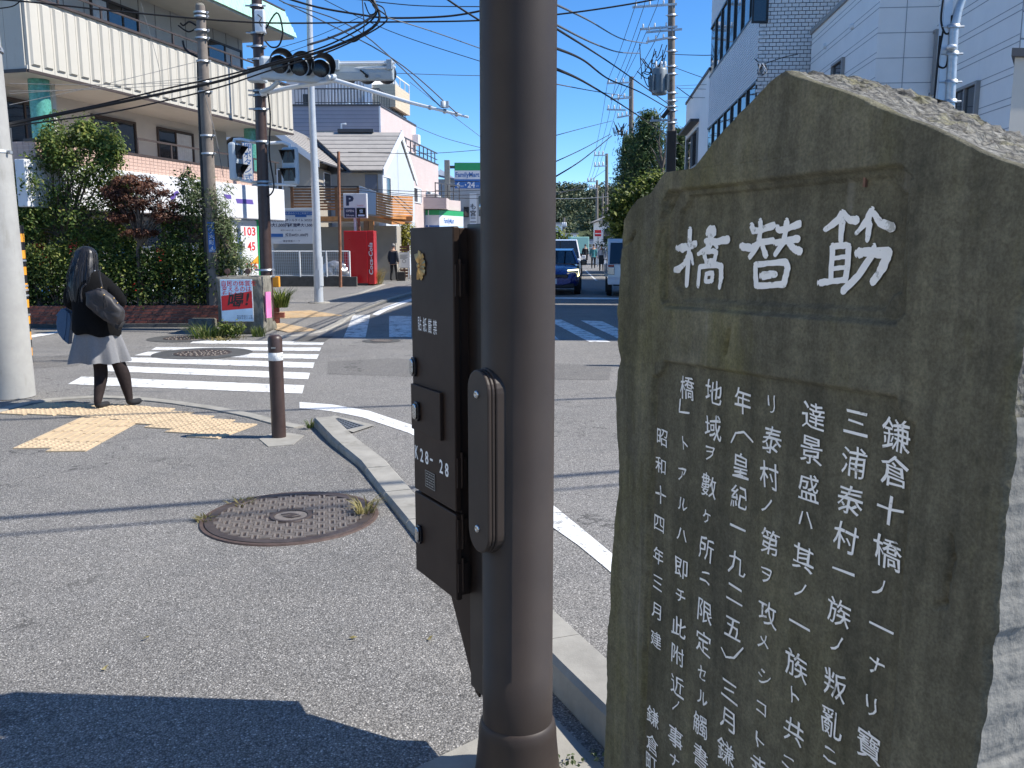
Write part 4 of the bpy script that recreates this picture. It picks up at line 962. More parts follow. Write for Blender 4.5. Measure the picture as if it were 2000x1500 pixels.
# cardigan
C = {k: (J[k][0], (J[k][1][0] + .022, J[k][1][1] + .022) if hasattr(J[k][1], '__len__') else J[k][1] + .018) for k in ('belly', 'chest', 'upper', 'rsh', 'rel', 'rwr', 'lsh', 'lel', 'lwr')}
for k in ('rel', 'lel', 'rsh', 'lsh'): C[k] = (C[k][0], C[k][1] + .016)
C['rwr'] = (C['rwr'][0], .052); C['lwr'] = (C['lwr'][0], .052)
card = MB(); rings = []
for (z, rx, ry, ox, oy) in ((.715, .238, .185, -.005, 0), (.735, .243, .190, -.005, 0), (.82, .236, .180, -.005, 0), (.92, .218, .160, -.012, 0), (1.03, .212, .150, -.022, 0), (1.14, .212, .142, -.032, .005), (1.21, .200, .128, -.040, .01), (1.255, .160, .105, -.050, .01), (1.29, .125, .10, -.055, .018), (1.32, .085, .08, -.062, .02)):
    rings.append([V((hx + ox + math.cos(2 * math.pi * j / 40) * rx * (.92 if z < 1.2 else 1.06) * (1 + .012 * math.sin(j * 1.7 + z * 9)), hy + oy + math.sin(2 * math.pi * j / 40) * ry, z + (.012 * math.sin(j * .9) if z < .8 else 0) - (.02 * math.cos(2 * math.pi * j / 40) if z < .8 else 0) )) for j in range(40)])
loft(card, rings, 0, False, False); card.build('cardigan', 'cardigan', wom)
for p in 'rl': skin_mesh('sleeve', {k: C[p + k] for k in ('sh', 'el', 'wr')} | {'in': (tuple(V(J['upper'][0]).lerp(V(J[p + 'sh'][0]), .5)), .07)}, [('in', 'sh'), ('sh', 'el'), ('el', 'wr')], ['cardigan'], wom, 'sh', 2)
# skirt with folds
rings = []; n = 96
for i in range(15):
    k = i / 14; z = .83 - k * (.83 - .445); rr = .172 + .100 * k ** .9; ring = []
    for j in range(n):
        a = 2 * math.pi * j / n; fold = (math.copysign(abs(math.sin(a * 8 + .6)) ** .55, math.sin(a * 8 + .6)) * .8 + math.sin(a * 14 + 2) * .25 + math.sin(a * 5) * .3) * .042 * k ** 1.1
        r_ = rr + fold; ring.append(V((hx - .005 + math.cos(a) * r_ * 1.0, hy + math.sin(a) * r_ * .80, z + (math.sin(a * 9 + .6)) * .006 * k)))
    rings.append(ring)
sk = MB(); loft(sk, rings, 0, True, False); sk.build('skirt', 'skirt', wom)
# hair: layered locks around the head and down the back
hr = MB(); hc_ = hd + V((0, 0, .0))
rings = []
for i in range(22):
    k = i / 21
    if k < .28: t = k / .28; z = hc_.z + .093 - .093 * (1 - math.cos(t * math.pi / 2)) * 1.0; r = .093 * math.sin(t * math.pi / 2) + .006; cx = hc_.x; cy = hc_.y
    else: t = (k - .28) / .72; z = hc_.z - t * .42; r = .099 + .035 * math.sin(min(1, t * 1.3) * math.pi * .5) - .045 * t ** 3; cx = hc_.x - .012 * t + .0; cy = hc_.y - .115 * t ** .8
    ring = []
    for j in range(144):
        a = 2 * math.pi * j / 144; front = max(0, math.sin(a - .45)); lock = (math.sin(a * 7 + k * 2) * .004 + math.sin(a * 23 + k * 3) * .0012 + math.sin(a * 41 + 1 - k * 4) * .0007) * (.3 + k)
        r_ = (r + lock) * (1 - .18 * front * (k > .3)); ring.append(V((cx + math.cos(a) * r_ * (1.0 + .12 * k), cy + math.sin(a) * r_ * (.98 - .25 * max(0, k - .3)), z + (math.sin(a * 11) * .012 + math.sin(a * 23 + 2) * .010) * max(0, k - .85) * 6)))
    rings.append(ring)
loft(hr, rings, 0, True, True)
for i in range(70):
    a = random.uniform(math.pi * .95, math.pi * 2.12); r0 = .094 + random.uniform(-.002, .006); z0 = hc_.z + random.uniform(-.05, .06)
    x0, y0 = math.cos(a), math.sin(a); zl = hc_.z - random.uniform(.24, .45); sp_ = random.uniform(1.14, 1.34); P = []
    for q in range(5):
        t = q / 4; z = z0 + (zl - z0) * t; rr = r0 * (1 + (sp_ - 1) * math.sin(t * math.pi * .62)); P.append(V((hc_.x - .012 * t + x0 * rr * 1.08, hc_.y - .120 * t ** .8 + y0 * rr * .95, z)) + V((math.sin(t * 5 + i) * .006, 0, 0)))
    hr.tube(P, [.0012, .0018, .002, .0015, .0004], 4, cap=False)
for i in range(14):     # side locks on the left shoulder
    x0 = -.10 - random.uniform(0, .05); P = [hc_ + V((x0 * .9, .01, -.10)), hc_ + V((x0 - .02, -.03, -.2)), hc_ + V((x0 - .035 + random.uniform(-.03, .03), -.055, -.32)), hc_ + V((x0 - .03 + random.uniform(-.05, .05), -.06, -.42 - random.uniform(0, .1)))]
    hr.tube(P, [.002, .003, .0025, .0005], 4, cap=False)
hr.build('hair', 'hair', wom)
MB().lathe(wx(185, 529, 8.22), [(0, .008), (.006, .005), (.008, 0), (.006, -.005), (0, -.008)], 10).build('earring', 'steel', wom)
# shoulder bag
bgo = wx(205, 605, 8.14); bag = thing('shoulder_bag', bgo, 'large black nylon tote bag on the waiting woman\'s back', 'bag')
bo_ = [(172, 575), (176, 560), (195, 562), (212, 570), (232, 590), (245, 605), (246, 615), (243, 632), (238, 640), (215, 622), (190, 607), (178, 595)]
BFr = FR((0, 8.20, 0), (1, 0, 0), (0, -1, 0))
def bp_(x, y): return BFr.px(x, y)
bo_ = [(172, 571), (183, 565), (195, 561), (206, 566), (219, 577), (230, 588), (245, 606), (245.5, 618), (242, 629), (234, 641), (215, 628), (200, 617), (186, 606), (174, 594)]
cxz = bp_(208, 601); rings = []
def dens(L): return [((L[i][0] * (3 - k) + L[(i + 1) % len(L)][0] * k) / 3, (L[i][1] * (3 - k) + L[(i + 1) % len(L)][1] * k) / 3) for i in range(len(L)) for k in range(3)]
for b, s_ in ((-.03, .90), (.0, .98), (.03, 1.0), (.055, .985), (.075, .94), (.088, .84), (.096, .65), (.099, .4), (.10, .12)):
    rings.append([BFr.p(cxz[0] + (bp_(*q)[0] - cxz[0]) * s_, b, cxz[1] + (bp_(*q)[1] - cxz[1]) * s_) for q in dens(bo_)])
rings = [[p + MN.noise_vector(p * 14) * .012 + MN.noise_vector(p * 34) * .005 for p in r] for r in rings]
bb = MB(); loft(bb, rings); bb.build('pouch', 'bag_black', bag)
low = [(180, 597), (192, 611), (215, 626), (238, 643), (240, 637), (246, 627), (238, 634), (214, 617), (190, 600)]
rings = [[BFr.p(*(lambda w: (w[0], b, w[1]))(bp_(*q))) for q in low] for b in (.0, .078, .086)]
bb = MB(); loft(bb, rings); bb.build('bottom_panel', 'trousers', bag, smooth=True)
for pts in ([(200, 563), (196, 545), (194, 530), (197, 522)], [(160, 590), (158, 575), (160, 562), (168, 555)]):
    MB().tube([at(x, y, 8.13) for x, y in pts], .008, 8).build('handle', 'bag_black', bag)
for x, y in ((198, 562), (203, 576), (222, 583), (229, 592)): MB().lathe(at(x, y, 8.075), [(.008, 0), (.008, -.006), (0, -.008)], 10, axis=(0, 1, 0)).build('rivet', 'gold', bag)
MB().tube([at(203, 577, 8.07), at(202, 590, 8.06), at(202, 603, 8.065)], [.004, .004, .003], 6).tube([at(203, 577, 8.07), at(207, 588, 8.06), at(210, 600, 8.065)], [.004, .004, .003], 6).build('zip_cord', 'trousers', bag)
# blue folded bag at her left arm
bf = FR((0, 8.42, 0), (1, 0, 0), (0, -1, 0)); pts = [(124, 602), (132, 604), (141, 612), (143, 625), (140, 650), (138, 672), (126, 662), (116, 648), (114, 630), (116, 617), (113, 616)]
P = [bf.px(*q) for q in pts]; bl = MB(); bl.prism(bf, P, -.03, .045)
bt = thing('tote_bag', at(127, 640, 8.42), 'crumpled blue cloth bag hanging at the waiting woman\'s left side', 'bag')
bl.build('pouch', 'bag_blue', bt, bevel=.012, seg=3)
MB().tube([bf.p(P[0][0] + .02, 0, P[0][1] - .01), bf.p(P[0][0] + .05, 0, P[0][1] + .05), bf.p(P[2][0] + .0, 0, P[2][1])], .006, 6).build('handle', 'bag_blue', bt)
MB().prism(bf, [bf.px(*q) for q in [(132, 604), (136, 608), (134, 640), (130, 664), (128, 640)]], .0455, .052).build('fold', 'bag_blue', bt)

# ---------------------------------------------------------------- simple walking figures further away
def figure(pos, hgt, head_dir, label, top, bottom, hairm, stride=.12, group=None, cap=None, jacket=True):
    p = V(pos); k = hgt / 1.7; t = thing('person', p, label, 'person', group)
    f = V(head_dir).normalized(); r = V((f.y, -f.x, 0))
    g = lambda a, b, c: tuple(p + r * (a * k) + f * (b * k) + V((0, 0, c * k)))
    j = {'pel': (g(0, 0, .93), (.14 * k, .11 * k)), 'che': (g(0, 0, 1.25), (.16 * k, .11 * k)), 'up': (g(0, .01, 1.38), (.12 * k, .09 * k)), 'nk': (g(0, .02, 1.47), .05 * k), 'h0': (g(0, .05, 1.54), .075 * k), 'h1': (g(0, .05, 1.62), .085 * k),
         'rs': (g(.17, 0, 1.36), .06 * k), 're': (g(.23, -.04, 1.10), .05 * k), 'rw': (g(.22, .06, .86), .035 * k), 'rh': (g(.21, .08, .78), .035 * k), 'ls': (g(-.17, 0, 1.36), .06 * k), 'le': (g(-.23, -.02, 1.10), .05 * k), 'lw': (g(-.22, .05, .86), .035 * k), 'lh': (g(-.21, .07, .78), .035 * k),
         'rt': (g(.09, 0, .82), .09 * k), 'rk': (g(.10, .06 + stride * .3, .48), .065 * k), 'ra': (g(.10, stride, .08), .045 * k), 'rf': (g(.11, stride + .15, .045), .04 * k), 'lt': (g(-.09, 0, .82), .09 * k), 'lk': (g(-.10, .03 - stride * .2, .48), .065 * k), 'la': (g(-.10, -stride, .09), .045 * k), 'lf': (g(-.11, -stride + .14, .045), .04 * k)}
    e = [('pel', 'che'), ('che', 'up'), ('up', 'nk'), ('nk', 'h0'), ('h0', 'h1'), ('up', 'rs'), ('rs', 're'), ('re', 'rw'), ('rw', 'rh'), ('up', 'ls'), ('ls', 'le'), ('le', 'lw'), ('lw', 'lh'), ('pel', 'rt'), ('rt', 'rk'), ('rk', 'ra'), ('ra', 'rf'), ('pel', 'lt'), ('lt', 'lk'), ('lk', 'la'), ('la', 'lf')]
    z0 = p.z
    skin_mesh('body', j, e, ['skin', bottom, 'black'], t, 'pel', 1, lambda c: 0 if c.z - z0 > .76 * k else (2 if c.z - z0 < .07 * k else 1))
    jj = {a: (j[a][0], (j[a][1][0] + .025 * k, j[a][1][1] + .025 * k) if hasattr(j[a][1], '__len__') else j[a][1] + .02 * k) for a in ('pel', 'che', 'up', 'rs', 're', 'rw', 'ls', 'le', 'lw')}
    jj['hem'] = (g(0, 0, .82), (.17 * k, .14 * k))
    skin_mesh('jacket', jj, [('hem', 'pel'), ('pel', 'che'), ('che', 'up'), ('up', 'rs'), ('rs', 're'), ('re', 'rw'), ('up', 'ls'), ('ls', 'le'), ('le', 'lw')], [top], t, 'pel', 1)
    c = V(g(0, .035, 1.645)); MB().lathe(c, [(0, .085 * k), (.05 * k, .072 * k), (.085 * k, .025 * k), (.092 * k, -.03 * k), (.08 * k, -.06 * k)], 16).build('hair', hairm, t)
    return t
man = figure(gd(769, 549, .006), 1.62, (.35, .94, 0), 'man in a dark suit and grey cap walking away with a bag', 'suit', 'trousers', 'cap_grey', .10)
mbg = at(783, 533, gd(769, 549).y + .1); t = thing('carry_bag', mbg, 'black bag carried by the walking man', 'bag')
MB().box(FR(mbg, (1, .2, 0), (-.2, 1, 0)), -.19, .19, -.09, .09, -.42, .05).build('pouch', 'trousers', t, bevel=.04, seg=3)
MB().tube([mbg + V((-.1, 0, .05)), mbg + V((-.05, 0, .18)), mbg + V((.02, 0, .18)), mbg + V((.06, 0, .05))], .012, 6).build('handle', 'trousers', t)
for (x, y, Y, top, lab) in ((1175, 514, 54, 'shirt_white', 'pedestrian in a white shirt at the right edge of the far street'), (1165, 516, 74, 'shirt_red', 'pedestrian in dark red in the far street'), (1159, 518, 60, 'shirt_teal', 'pedestrian in dark teal beside the far white line'), (1143, 508, 70, 'trousers', 'dark figure on the far street behind the white car')):
    q = at(x, 500, Y); q.z = .004; figure(q, 1.65, (-.1, -1, 0), lab, top, 'trousers', 'hair', .08)
# ================================================================== LEFT SIDE: crossing furniture and drugstore
# concrete block with poster
bkY = 15.35; bf = FR(at(425, 600, bkY), (1, .05, 0)); bf = FR(V((bf.o.x, bf.o.y, 0)), bf.x, -bf.y)
blk = thing('concrete_block', bf.p(.4, -.3, 0), 'old mossy concrete block carrying a political poster', 'block')
a1_ = bf.px(513, 600)[0]; hb = bf.px(430, 541)[1]
bm_ = bmesh.new(); bmesh.ops.create_cube(bm_, size=1); bmesh.ops.subdivide_edges(bm_, edges=bm_.edges, cuts=14, use_grid_fill=True)
for v in bm_.verts:
    q = bf.p((v.co.x + .5) * a1_, -(v.co.y + .5) * .75 + .0, (v.co.z + .5) * hb); nz = MN.noise_vector(q * 5) * .022 + MN.noise_vector(q * 17) * .008; v.co = q + nz - WORG[blk.name]
me = bpy.data.meshes.new('block'); bm_.to_mesh(me); bm_.free(); me.materials.append(M['concrete_old']); link('block', me, blk, smooth=True)
pf = FR(bf.p(*[bf.px(429, 545, .05)[0], .05, 0]), bf.x, bf.y); q0 = bf.px(429, 545, .05); q1 = bf.px(496, 628, .05); pw = q1[0] - q0[0]; z1, z0 = q0[1], q1[1]
po = thing('poster_board', pf.p(pw / 2, 0, z0), 'blue and red Japanese poster fixed to the concrete block', 'poster')
box('board', 'trim_white', po, pf, 0, pw, -.012, 0, z0, z1); box('sheet', 'poster_blue', po, pf, .012, pw - .012, .001, .003, z0 + .012, z1 - .012)
hh = z1 - z0
MB().prism(pf, [(.012, z0 + hh * .30 - .03), (pw - .012, z0 + hh * .40 - .06), (pw - .012, z0 + hh * .72), (.012, z0 + hh * .60)], .0032, .0036).build('red_band', 'sign_red', po)
for i, s_ in enumerate(('自民の体質を', '変えるのは', 'たれか？')):
    MB().text(pf, s_, .03 if i else .03, z1 - .075 - i * .095, em=.092, b=.0042, off=.008, align='l').build('lettering', 'sign_red', po)
MB().text(pf, '喝', pw * .46, z0 + hh * .49, em=.26, b=.0044, off=.02, shear=.2, jit=.015).text(pf, '!', pw * .83, z0 + hh * .53, h=.22, b=.0044, off=.02, shear=.2).build('lettering', 'ink_black', po)
MB().text(pf, '今の政治に一言', pw * .72, z0 + .10, em=.035, b=.0042).text(pf, '政党を変える時', pw * .72, z0 + .06, em=.035, b=.0042).build('lettering', 'sign_navy', po)
pk = bf.px(510, 600, 0); MB().box(FR(bf.p(a1_ + .035, -.08, 0), (.30, .95, 0)), -.0, .16, -.012, .012, .28, .74).build('pink_notice', 'sign_pink', loc=bf.p(a1_ + .03, -.1, .3), label='bright pink notice on the right side of the concrete block', cat='notice')
for x in (444, 484):
    c = at(x, 530, bkY + .25); t = thing('rusty_stake', V((c.x, c.y, hb - .03)), ('left' if x < 460 else 'right') + ' one of two rusty disc-topped stakes on the concrete block', 'stake', 'rusty stakes')
    MB().tube([V((c.x, c.y, hb - .05)), V((c.x, c.y, c.z))], .012, 8).build('rod', 'iron_rust', t); MB().lathe(V((c.x, c.y, c.z)) + V((0, .01, 0)), [(0, -.02), (.05, -.02), (.05, .02), (0, .02)], 18, axis=(0, 1, 0), sm=False).build('disc', 'iron_rust', t)
wd = gd(405, 659, .004); blades('weed_clump', wd, 150, .30, .26, ['grass_green'], loc=wd, lean=.9, wid=.010, label='long grassy weeds left of the concrete block', cat='weeds')
wd2 = gd(455, 659, .004); t_ = thing('weed_clump', wd2, 'leafy green weeds in front of the poster', 'weeds'); cp, cn = clump_points(ellipsoid_clumps(wd2 + V((0, 0, .14)), (.24, .12, .13), 26, .2), 26, .045); leaf_mesh('leaves', cp, cn, .05, 1.7, 'leaf_hedge', t_)
mb = MB(); branchy(mb, wd2, [wd2 + V((random.uniform(-.2, .2), random.uniform(-.1, .1), .28)) for _ in range(9)], .008, 5); mb.build('stems', 'bark', t_)
wd = gd(505, 657, .004); blades('weed_clump', wd, 70, .12, .24, 'grass_green', loc=wd, lean=.4, wid=.008, label='tall pale weeds right of the concrete block', cat='weeds')
wd = gd(440, 662, .004); blades('dry_litter', wd, 120, .35, .05, 'grass_dry', loc=wd, lean=1.6, wid=.014, label='brown dead leaves below the poster', cat='dead leaves', kind=None)

# brick planter: each brick a piece
plY = 16.6; pl0 = at(50, 620, plY); pl1 = at(432, 620, plY + .25); d_ = (pl1 - pl0); d_.z = 0; PLf = FR((pl0.x, pl0.y, 0), d_, None); PLf = FR(PLf.o, PLf.x, -PLf.y); PLL = d_.length
plt = thing('brick_planter', PLf.p(PLL / 2, -.6, 0), 'long low red brick planter below the hedge', 'planter')
ztop_ = PLf.px(240, 597)[1]; zb_ = PLf.px(240, 632)[1]
box('kerb_base', 'concrete_dark', plt, PLf, -.6, PLL + .1, -1.3, .10, -.01, zb_ - .0)
box('mortar_core', 'mortar', plt, PLf, -.6, PLL, -1.3, -.012, zb_ + .001, ztop_ - .01)
rows = 6; rh = (ztop_ - zb_) / rows; BW = .235; protoB = {}
for m_ in ('brick_red', 'brick_red_dark'):
    o = MB().box(W0, -BW / 2 + .006, BW / 2 - .006, -.05, .05, -rh / 2 + .006, rh / 2 - .006).build('brick', m_); protoB[m_] = o.data; bpy.data.objects.remove(o)
rotz = math.atan2(PLf.x.y, PLf.x.x); cnt = 0
for r in range(rows):
    x = -.1 + (BW / 2 if r % 2 else 0)
    while x < PLL - .05:
        o = bpy.data.objects.new('brick', protoB['brick_red' if random.random() < .6 else 'brick_red_dark']); COL.objects.link(o); o.parent = plt
        o.location = PLf.p(x + BW / 2, -.05 + random.uniform(-.003, .004), zb_ + rh * (r + .5)) - WORG[plt.name]; o.rotation_euler = (0, 0, rotz); x += BW; cnt += 1
box('soil_fill', 'soil', plt, PLf, -.5, PLL - .05, -1.28, -.11, ztop_ - .06, ztop_ - .02)
sb_ = at(375, 640, plY - .2); box('stone', 'concrete_old', None, FR((sb_.x, sb_.y, 0), (1, 0, 0)), -.02, .45, -.15, .1, 0, .2, bevel=.03, loc=(sb_.x, sb_.y, 0), label='grey kerb stone in the gutter beside the brick planter', cat='stone')
# hedge
hz0 = ztop_ - .02; hed = thing('hedge', PLf.p(PLL / 2, -.6, hz0), 'dense clipped green hedge along the brick planter', 'hedge')
cl = []
for i in range(620):
    a = random.uniform(-.6, PLL + .2); top = hz0 + 1.02 + .18 * MN.noise(V((a * 1.3, 0, 0))) ; k = random.random() ** .55; cl.append(PLf.p(a, random.choice([-.10, -.16, -.3, -.6, -.9]) + random.uniform(-.10, .12) - .10 * k, hz0 + .03 + (top - hz0) * k))
cp, cn = clump_points(cl, 40, .085); leaf_mesh('foliage', cp, cn + np.array([.65, -.35, .4]), .062, 1.9, 'leaf_hedge', hed)
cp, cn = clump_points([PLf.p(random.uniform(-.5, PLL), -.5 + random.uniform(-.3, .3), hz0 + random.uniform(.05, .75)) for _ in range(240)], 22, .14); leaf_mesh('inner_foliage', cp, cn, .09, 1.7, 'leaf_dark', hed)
mb = MB()
for i in range(44):
    b_ = PLf.p(random.uniform(-.4, PLL), -.35 + random.uniform(-.2, .1), hz0); branchy(mb, b_, [b_ + V((random.uniform(-.3, .3), random.uniform(-.25, .2), random.uniform(.4, .95))) for _ in range(3)], .014, 5)
mb.build('stems', 'bark', hed)
def tree(name, base, trunk_top, ells, label, leafm, size, per, spread, k, elong=1.8, r0=.05, forks=7, group=None, flat=1.0, cat='tree', shell=.45):
    t = thing(name, V(base), label, cat, group); mb = MB(); tt = V(trunk_top); b = V(base)
    mb.tube([b, b.lerp(tt, .35) + V((random.uniform(-.04, .04), 0, 0)), b.lerp(tt, .7) + V((random.uniform(-.06, .06), 0, 0)), tt], [r0, r0 * .85, r0 * .7, r0 * .5], 10)
    tips = []; cl = []
    for (c, r) in ells:
        cc = ellipsoid_clumps(c, r, k, shell); cl.append(cc); tips += [cc[i] for i in range(0, len(cc), max(1, len(cc) // forks))][:forks]
    branchy(mb, b.lerp(tt, .75), tips, r0 * .5, 6); mb.build('trunk', 'bark', t)
    cl = np.concatenate(cl); cp, cn = clump_points(cl, per, spread, flat); leaf_mesh('crown', cp, cn + np.array([.65, -.25, .45]), size, elong, leafm, t); return t
Yt = 17.4
def c3(x, y, Y=Yt): return at(x, y, Y)
def base_(x, Y): p = at(x, 600, Y); return V((p.x, Y, hz0))
tree('evergreen_tree', base_(130, Yt), c3(130, 420), [(c3(95, 350), (.62, .5, .55)), (c3(120, 290), (.34, .4, .50)), (c3(185, 330), (.48, .5, .50)), (c3(215, 290), (.16, .2, .34)), (c3(90, 440), (.62, .5, .50)), (c3(170, 430), (.70, .5, .55)), (c3(55, 410), (.38, .4, .65)), (c3(235, 380), (.20, .25, .38)), (c3(165, 265), (.16, .2, .22)), (c3(225, 470), (.42, .4, .35))],
     'bushy glossy green tree at the left end of the planter', 'leaf_green', .072, 36, .09, 60, 1.9, .038, 6)
tree('evergreen_shrub', base_(105, 17.9), c3(108, 330, 17.9), [(c3(108, 262, 17.9), (.22, .22, .42)), (c3(118, 300, 17.9), (.30, .25, .3))], 'slender tree top rising behind the bushy green tree', 'leaf_dark', .06, 24, .07, 30, 2.0, .035, 5)
tree('maple_tree', base_(272, 17.0), c3(276, 440, 17.0), [(c3(255, 395, 17), (.46, .35, .17)), (c3(305, 402, 17), (.50, .35, .17)), (c3(262, 355, 17), (.36, .3, .12)), (c3(300, 372, 17), (.42, .3, .14)), (c3(240, 425, 17), (.25, .3, .10)), (c3(275, 455, 17), (.32, .3, .06)), (c3(325, 425, 17), (.28, .3, .10)), (c3(225, 375, 17), (.22, .2, .12))],
     'small dark red maple tree in the planter', 'leaf_maroon', .065, 30, .055, 40, 2.6, .045, 6, flat=.5)
tr2 = at(298, 500, 17.0); mb = MB()
tree('evergreen_tree', base_(375, 17.2), c3(372, 430, 17.2), [(c3(368, 470, 17.2), (.45, .4, .35)), (c3(345, 445, 17.2), (.3, .3, .3)), (c3(385, 415, 17.2), (.34, .3, .36)), (c3(370, 365, 17.2), (.24, .25, .30)), (c3(440, 470, 17.2), (.38, .3, .35))],
     'dark leafy tree between the maple and the utility pole', 'leaf_dark', .075, 24, .08, 32, 2.2, .04, 6)
tree('bamboo_shrub', base_(440, 16.95), c3(436, 430, 16.95), [(c3(380, 390, 16.95), (.26, .25, .42)), (c3(432, 395, 16.95), (.24, .25, .42)), (c3(440, 440, 16.95), (.26, .25, .32)), (c3(452, 505, 16.95), (.34, .25, .3)), (c3(470, 520, 16.95), (.30, .25, .22))],
     'feathery pale green bamboo-like shrub around the utility pole', 'leaf_pale', .095, 14, .07, 40, 5.0, .025, 8, cat='shrub', shell=.2)
# ---------------------------------------------------------------- grey-brown utility pole behind the planter
upb = V((at(420, 560, 17.0).x, 17.0, 0)); utt = at(391, 12, 17.0)
up_ = thing('utility_pole', upb, 'slim weathered utility pole rising from the planter', 'utility pole')
MB().tube([upb, utt], [.135, .085], 20).build('shaft', 'pole_weathered', up_)
MB().lathe(utt, [(.085, 0), (.07, .04), (0, .06)], 16).build('cap', 'concrete_old', up_)
def onp(y): k = (upb.z - at(0, y, 17.0).z) / (upb.z - utt.z); return upb.lerp(utt, k)
MB().tube([onp(600) + V((-.13, -.02, 0)), onp(400) + V((-.115, -.02, 0)), onp(200) + V((-.11, -.02, 0)), onp(120) + V((-.1, 0, 0))], [.055, .05, .03, .02], 10).build('cable_guard', 'black', up_)
for y in (25, 33, 60, 75, 120, 160, 180, 265, 300):
    p = onp(y); MB().lathe(p + V((0, 0, -.02)), [(.125, 0), (.125, .035), (.11, .035)], 18).tube([p + V((.10, -.03, 0)), p + V((.16, -.05, 0))], .018, 8).build('clamp', 'galvanised', up_)
MB().cord([onp(50) + V((-.09, 0, 0)), onp(46) + V((-.22, 0, .03)), onp(52) + V((-.33, 0, .02)), onp(45) + V((-.38, -.02, .0))], .016, 8).cord([onp(55) + V((-.09, 0, 0)), onp(62) + V((-.25, 0, 0)), onp(50) + V((-.42, -.02, 0))], .014, 8).cord([onp(112) + V((-.09, -.02, 0)), onp(105) + V((-.25, -.02, .02)), onp(95) + V((-.33, -.02, .02)), onp(80) + V((-.35, -.02, 0))], .02, 8).build('stub_cables', 'black_cable', up_)
nbf = FR(onp(462) + V((.03, -.135, 0)), (1, 0, 0), (0, -1, 0)); 
nb = MB().box(nbf, -.065, .065, 0, .012, -.30, .27).build('number_plate', 'sign_blue', up_)
for i, ch in enumerate('ワノ木町4'): MB().text(nbf, ch, 0, .20 - i * .105, em=.09, b=.0125, off=.01).build('lettering', 'sign_white', nb)
for i in range(2): MB().box(nbf, -.05, .05, .0122, .013, -.26 - i * .02, -.25 - i * .02).build('lettering', 'sign_white', nb)
# yellow/black wrapped guy pole just behind the big pole
gp0 = V((at(51, 690, 11.5).x, 11.5, 0)); gp1 = at(33, 440, 11.5); gw = thing('guy_wire_guard', gp0, 'black and yellow striped guy wire guard behind the big grey pole', 'guy wire')
mb = MB(); K_ = 34
for i in range(K_):
    a, b_ = gp0.lerp(gp1, i / K_), gp0.lerp(gp1, (i + 1) / K_)
    mb.tube([a, b_], .075, 12, cap=False, mi=(1 if (i // 2) % 2 else 0))
mb.build('striped_sleeve', ['black', 'sign_orange'], gw)
for k in (.36, .5, .54, .57, .75): MB().lathe(gp0.lerp(gp1, k), [(.085, -.012), (.085, .012)], 12).build('steel_band', 'galvanised', gw)
MB().tube([gp1, at(20, 250, 11.3)], .012, 6).build('wire', 'grey_cable', gw)

# ================================================================== DRUGSTORE BUILDING
zL = at(60, 137, 17.5).z; OL = at(60, 137, 17.5); OR = gd(575, 262, zL)
dF = OR - OL; LB = dF.length; FBx = dF.normalized(); FBn = V((FBx.y, -FBx.x, 0))
DB = FR((OL.x, OL.y, 0), FBx, FBn)      # x along the street facade, y outwards to the street, z up
drug = thing('drugstore_building', DB.p(LB / 2, -4, 0), 'three storey cream building with panelled balcony and drugstore below', 'building')
ZB2 = zL + 1.36; EAV = 7.62
# upper core wall (set back), floors
box('upper_wall', 'wall_grey_panel', drug, DB, -.2, LB - .3, -9, -1.45, zL + .05, EAV + .2)
box('second_floor_wall', 'wall_grey_panel', drug, DB, .9, LB - 1.0, -9, -1.7, 3.0, zL - .001)
box('ground_floor_core', 'wall_grey_panel', drug, DB, 1.0, LB - 1.2, -9, -1.2, 0, 3.0)
box('balcony_slab', 'cream_soffit', drug, DB, -.02, LB - .02, -9, -.06, zL - .02, zL + .10)
box('slab_trim', 'brown_trim', drug, DB, -.03, LB, -.058, -.015, zL - .035, zL + .02)
# ribbed parapet panels, each a piece
npn = 31; pwid = LB / npn
for i in range(npn):
    s0, s1 = i * pwid, (i + 1) * pwid; mb = MB(); mb.box(DB, s0 + .004, s1 - .004, -.09, -.03, zL + .02, ZB2)
    P = [DB.p(x, b, z) for (x, b, z) in ((s0 + .05, -.0295, zL + .10), (s1 - .05, -.0295, zL + .10), (s1 - .05, -.0295, ZB2 - .05), (s0 + .05, -.0295, ZB2 - .05), (s0 + .08, .012, zL + .13), (s1 - .08, .012, zL + .13), (s1 - .08, .012, ZB2 - .08), (s0 + .08, .012, ZB2 - .08))]
    mb.add(P, [(4, 5, 6, 7), (0, 1, 5, 4), (1, 2, 6, 5), (2, 3, 7, 6), (3, 0, 4, 7)]); mb.build('parapet_panel', 'cream_panel', drug)
npe = 10
for i in range(npe):
    b0 = -.10 - i * .42; MB().box(DB, -.03, .03, b0 - .412, b0, zL + .02, ZB2).build('end_panel', 'cream_panel', drug)
    MB().box(DB, LB - .03, LB + .03, b0 - .412, b0, zL + .02, ZB2).build('end_panel', 'cream_panel', drug)
box('parapet_cap', 'brown_trim', drug, DB, -.05, LB + .05, -.12, .025, ZB2 + .001, ZB2 + .05)
box('end_cap', 'brown_trim', drug, DB, -.06, .06, -4.3, -.121, ZB2 + .001, ZB2 + .05)
box('end_slab_trim', 'brown_trim', drug, DB, -.05, -.031, -4.3, -.06, zL - .035, zL + .03)
# railing above the parapet
rl = MB(); rl.box(DB, 0, LB, -.075, -.035, ZB2 + .30, ZB2 + .335); rl.build('rail', 'brown_trim', drug)
for i in range(8): box('rail_post', 'brown_trim', drug, DB, .9 + i * (LB - 1) / 7.5 - .02, .9 + i * (LB - 1) / 7.5 + .02, -.07, -.04, ZB2 + .05, ZB2 + .30)
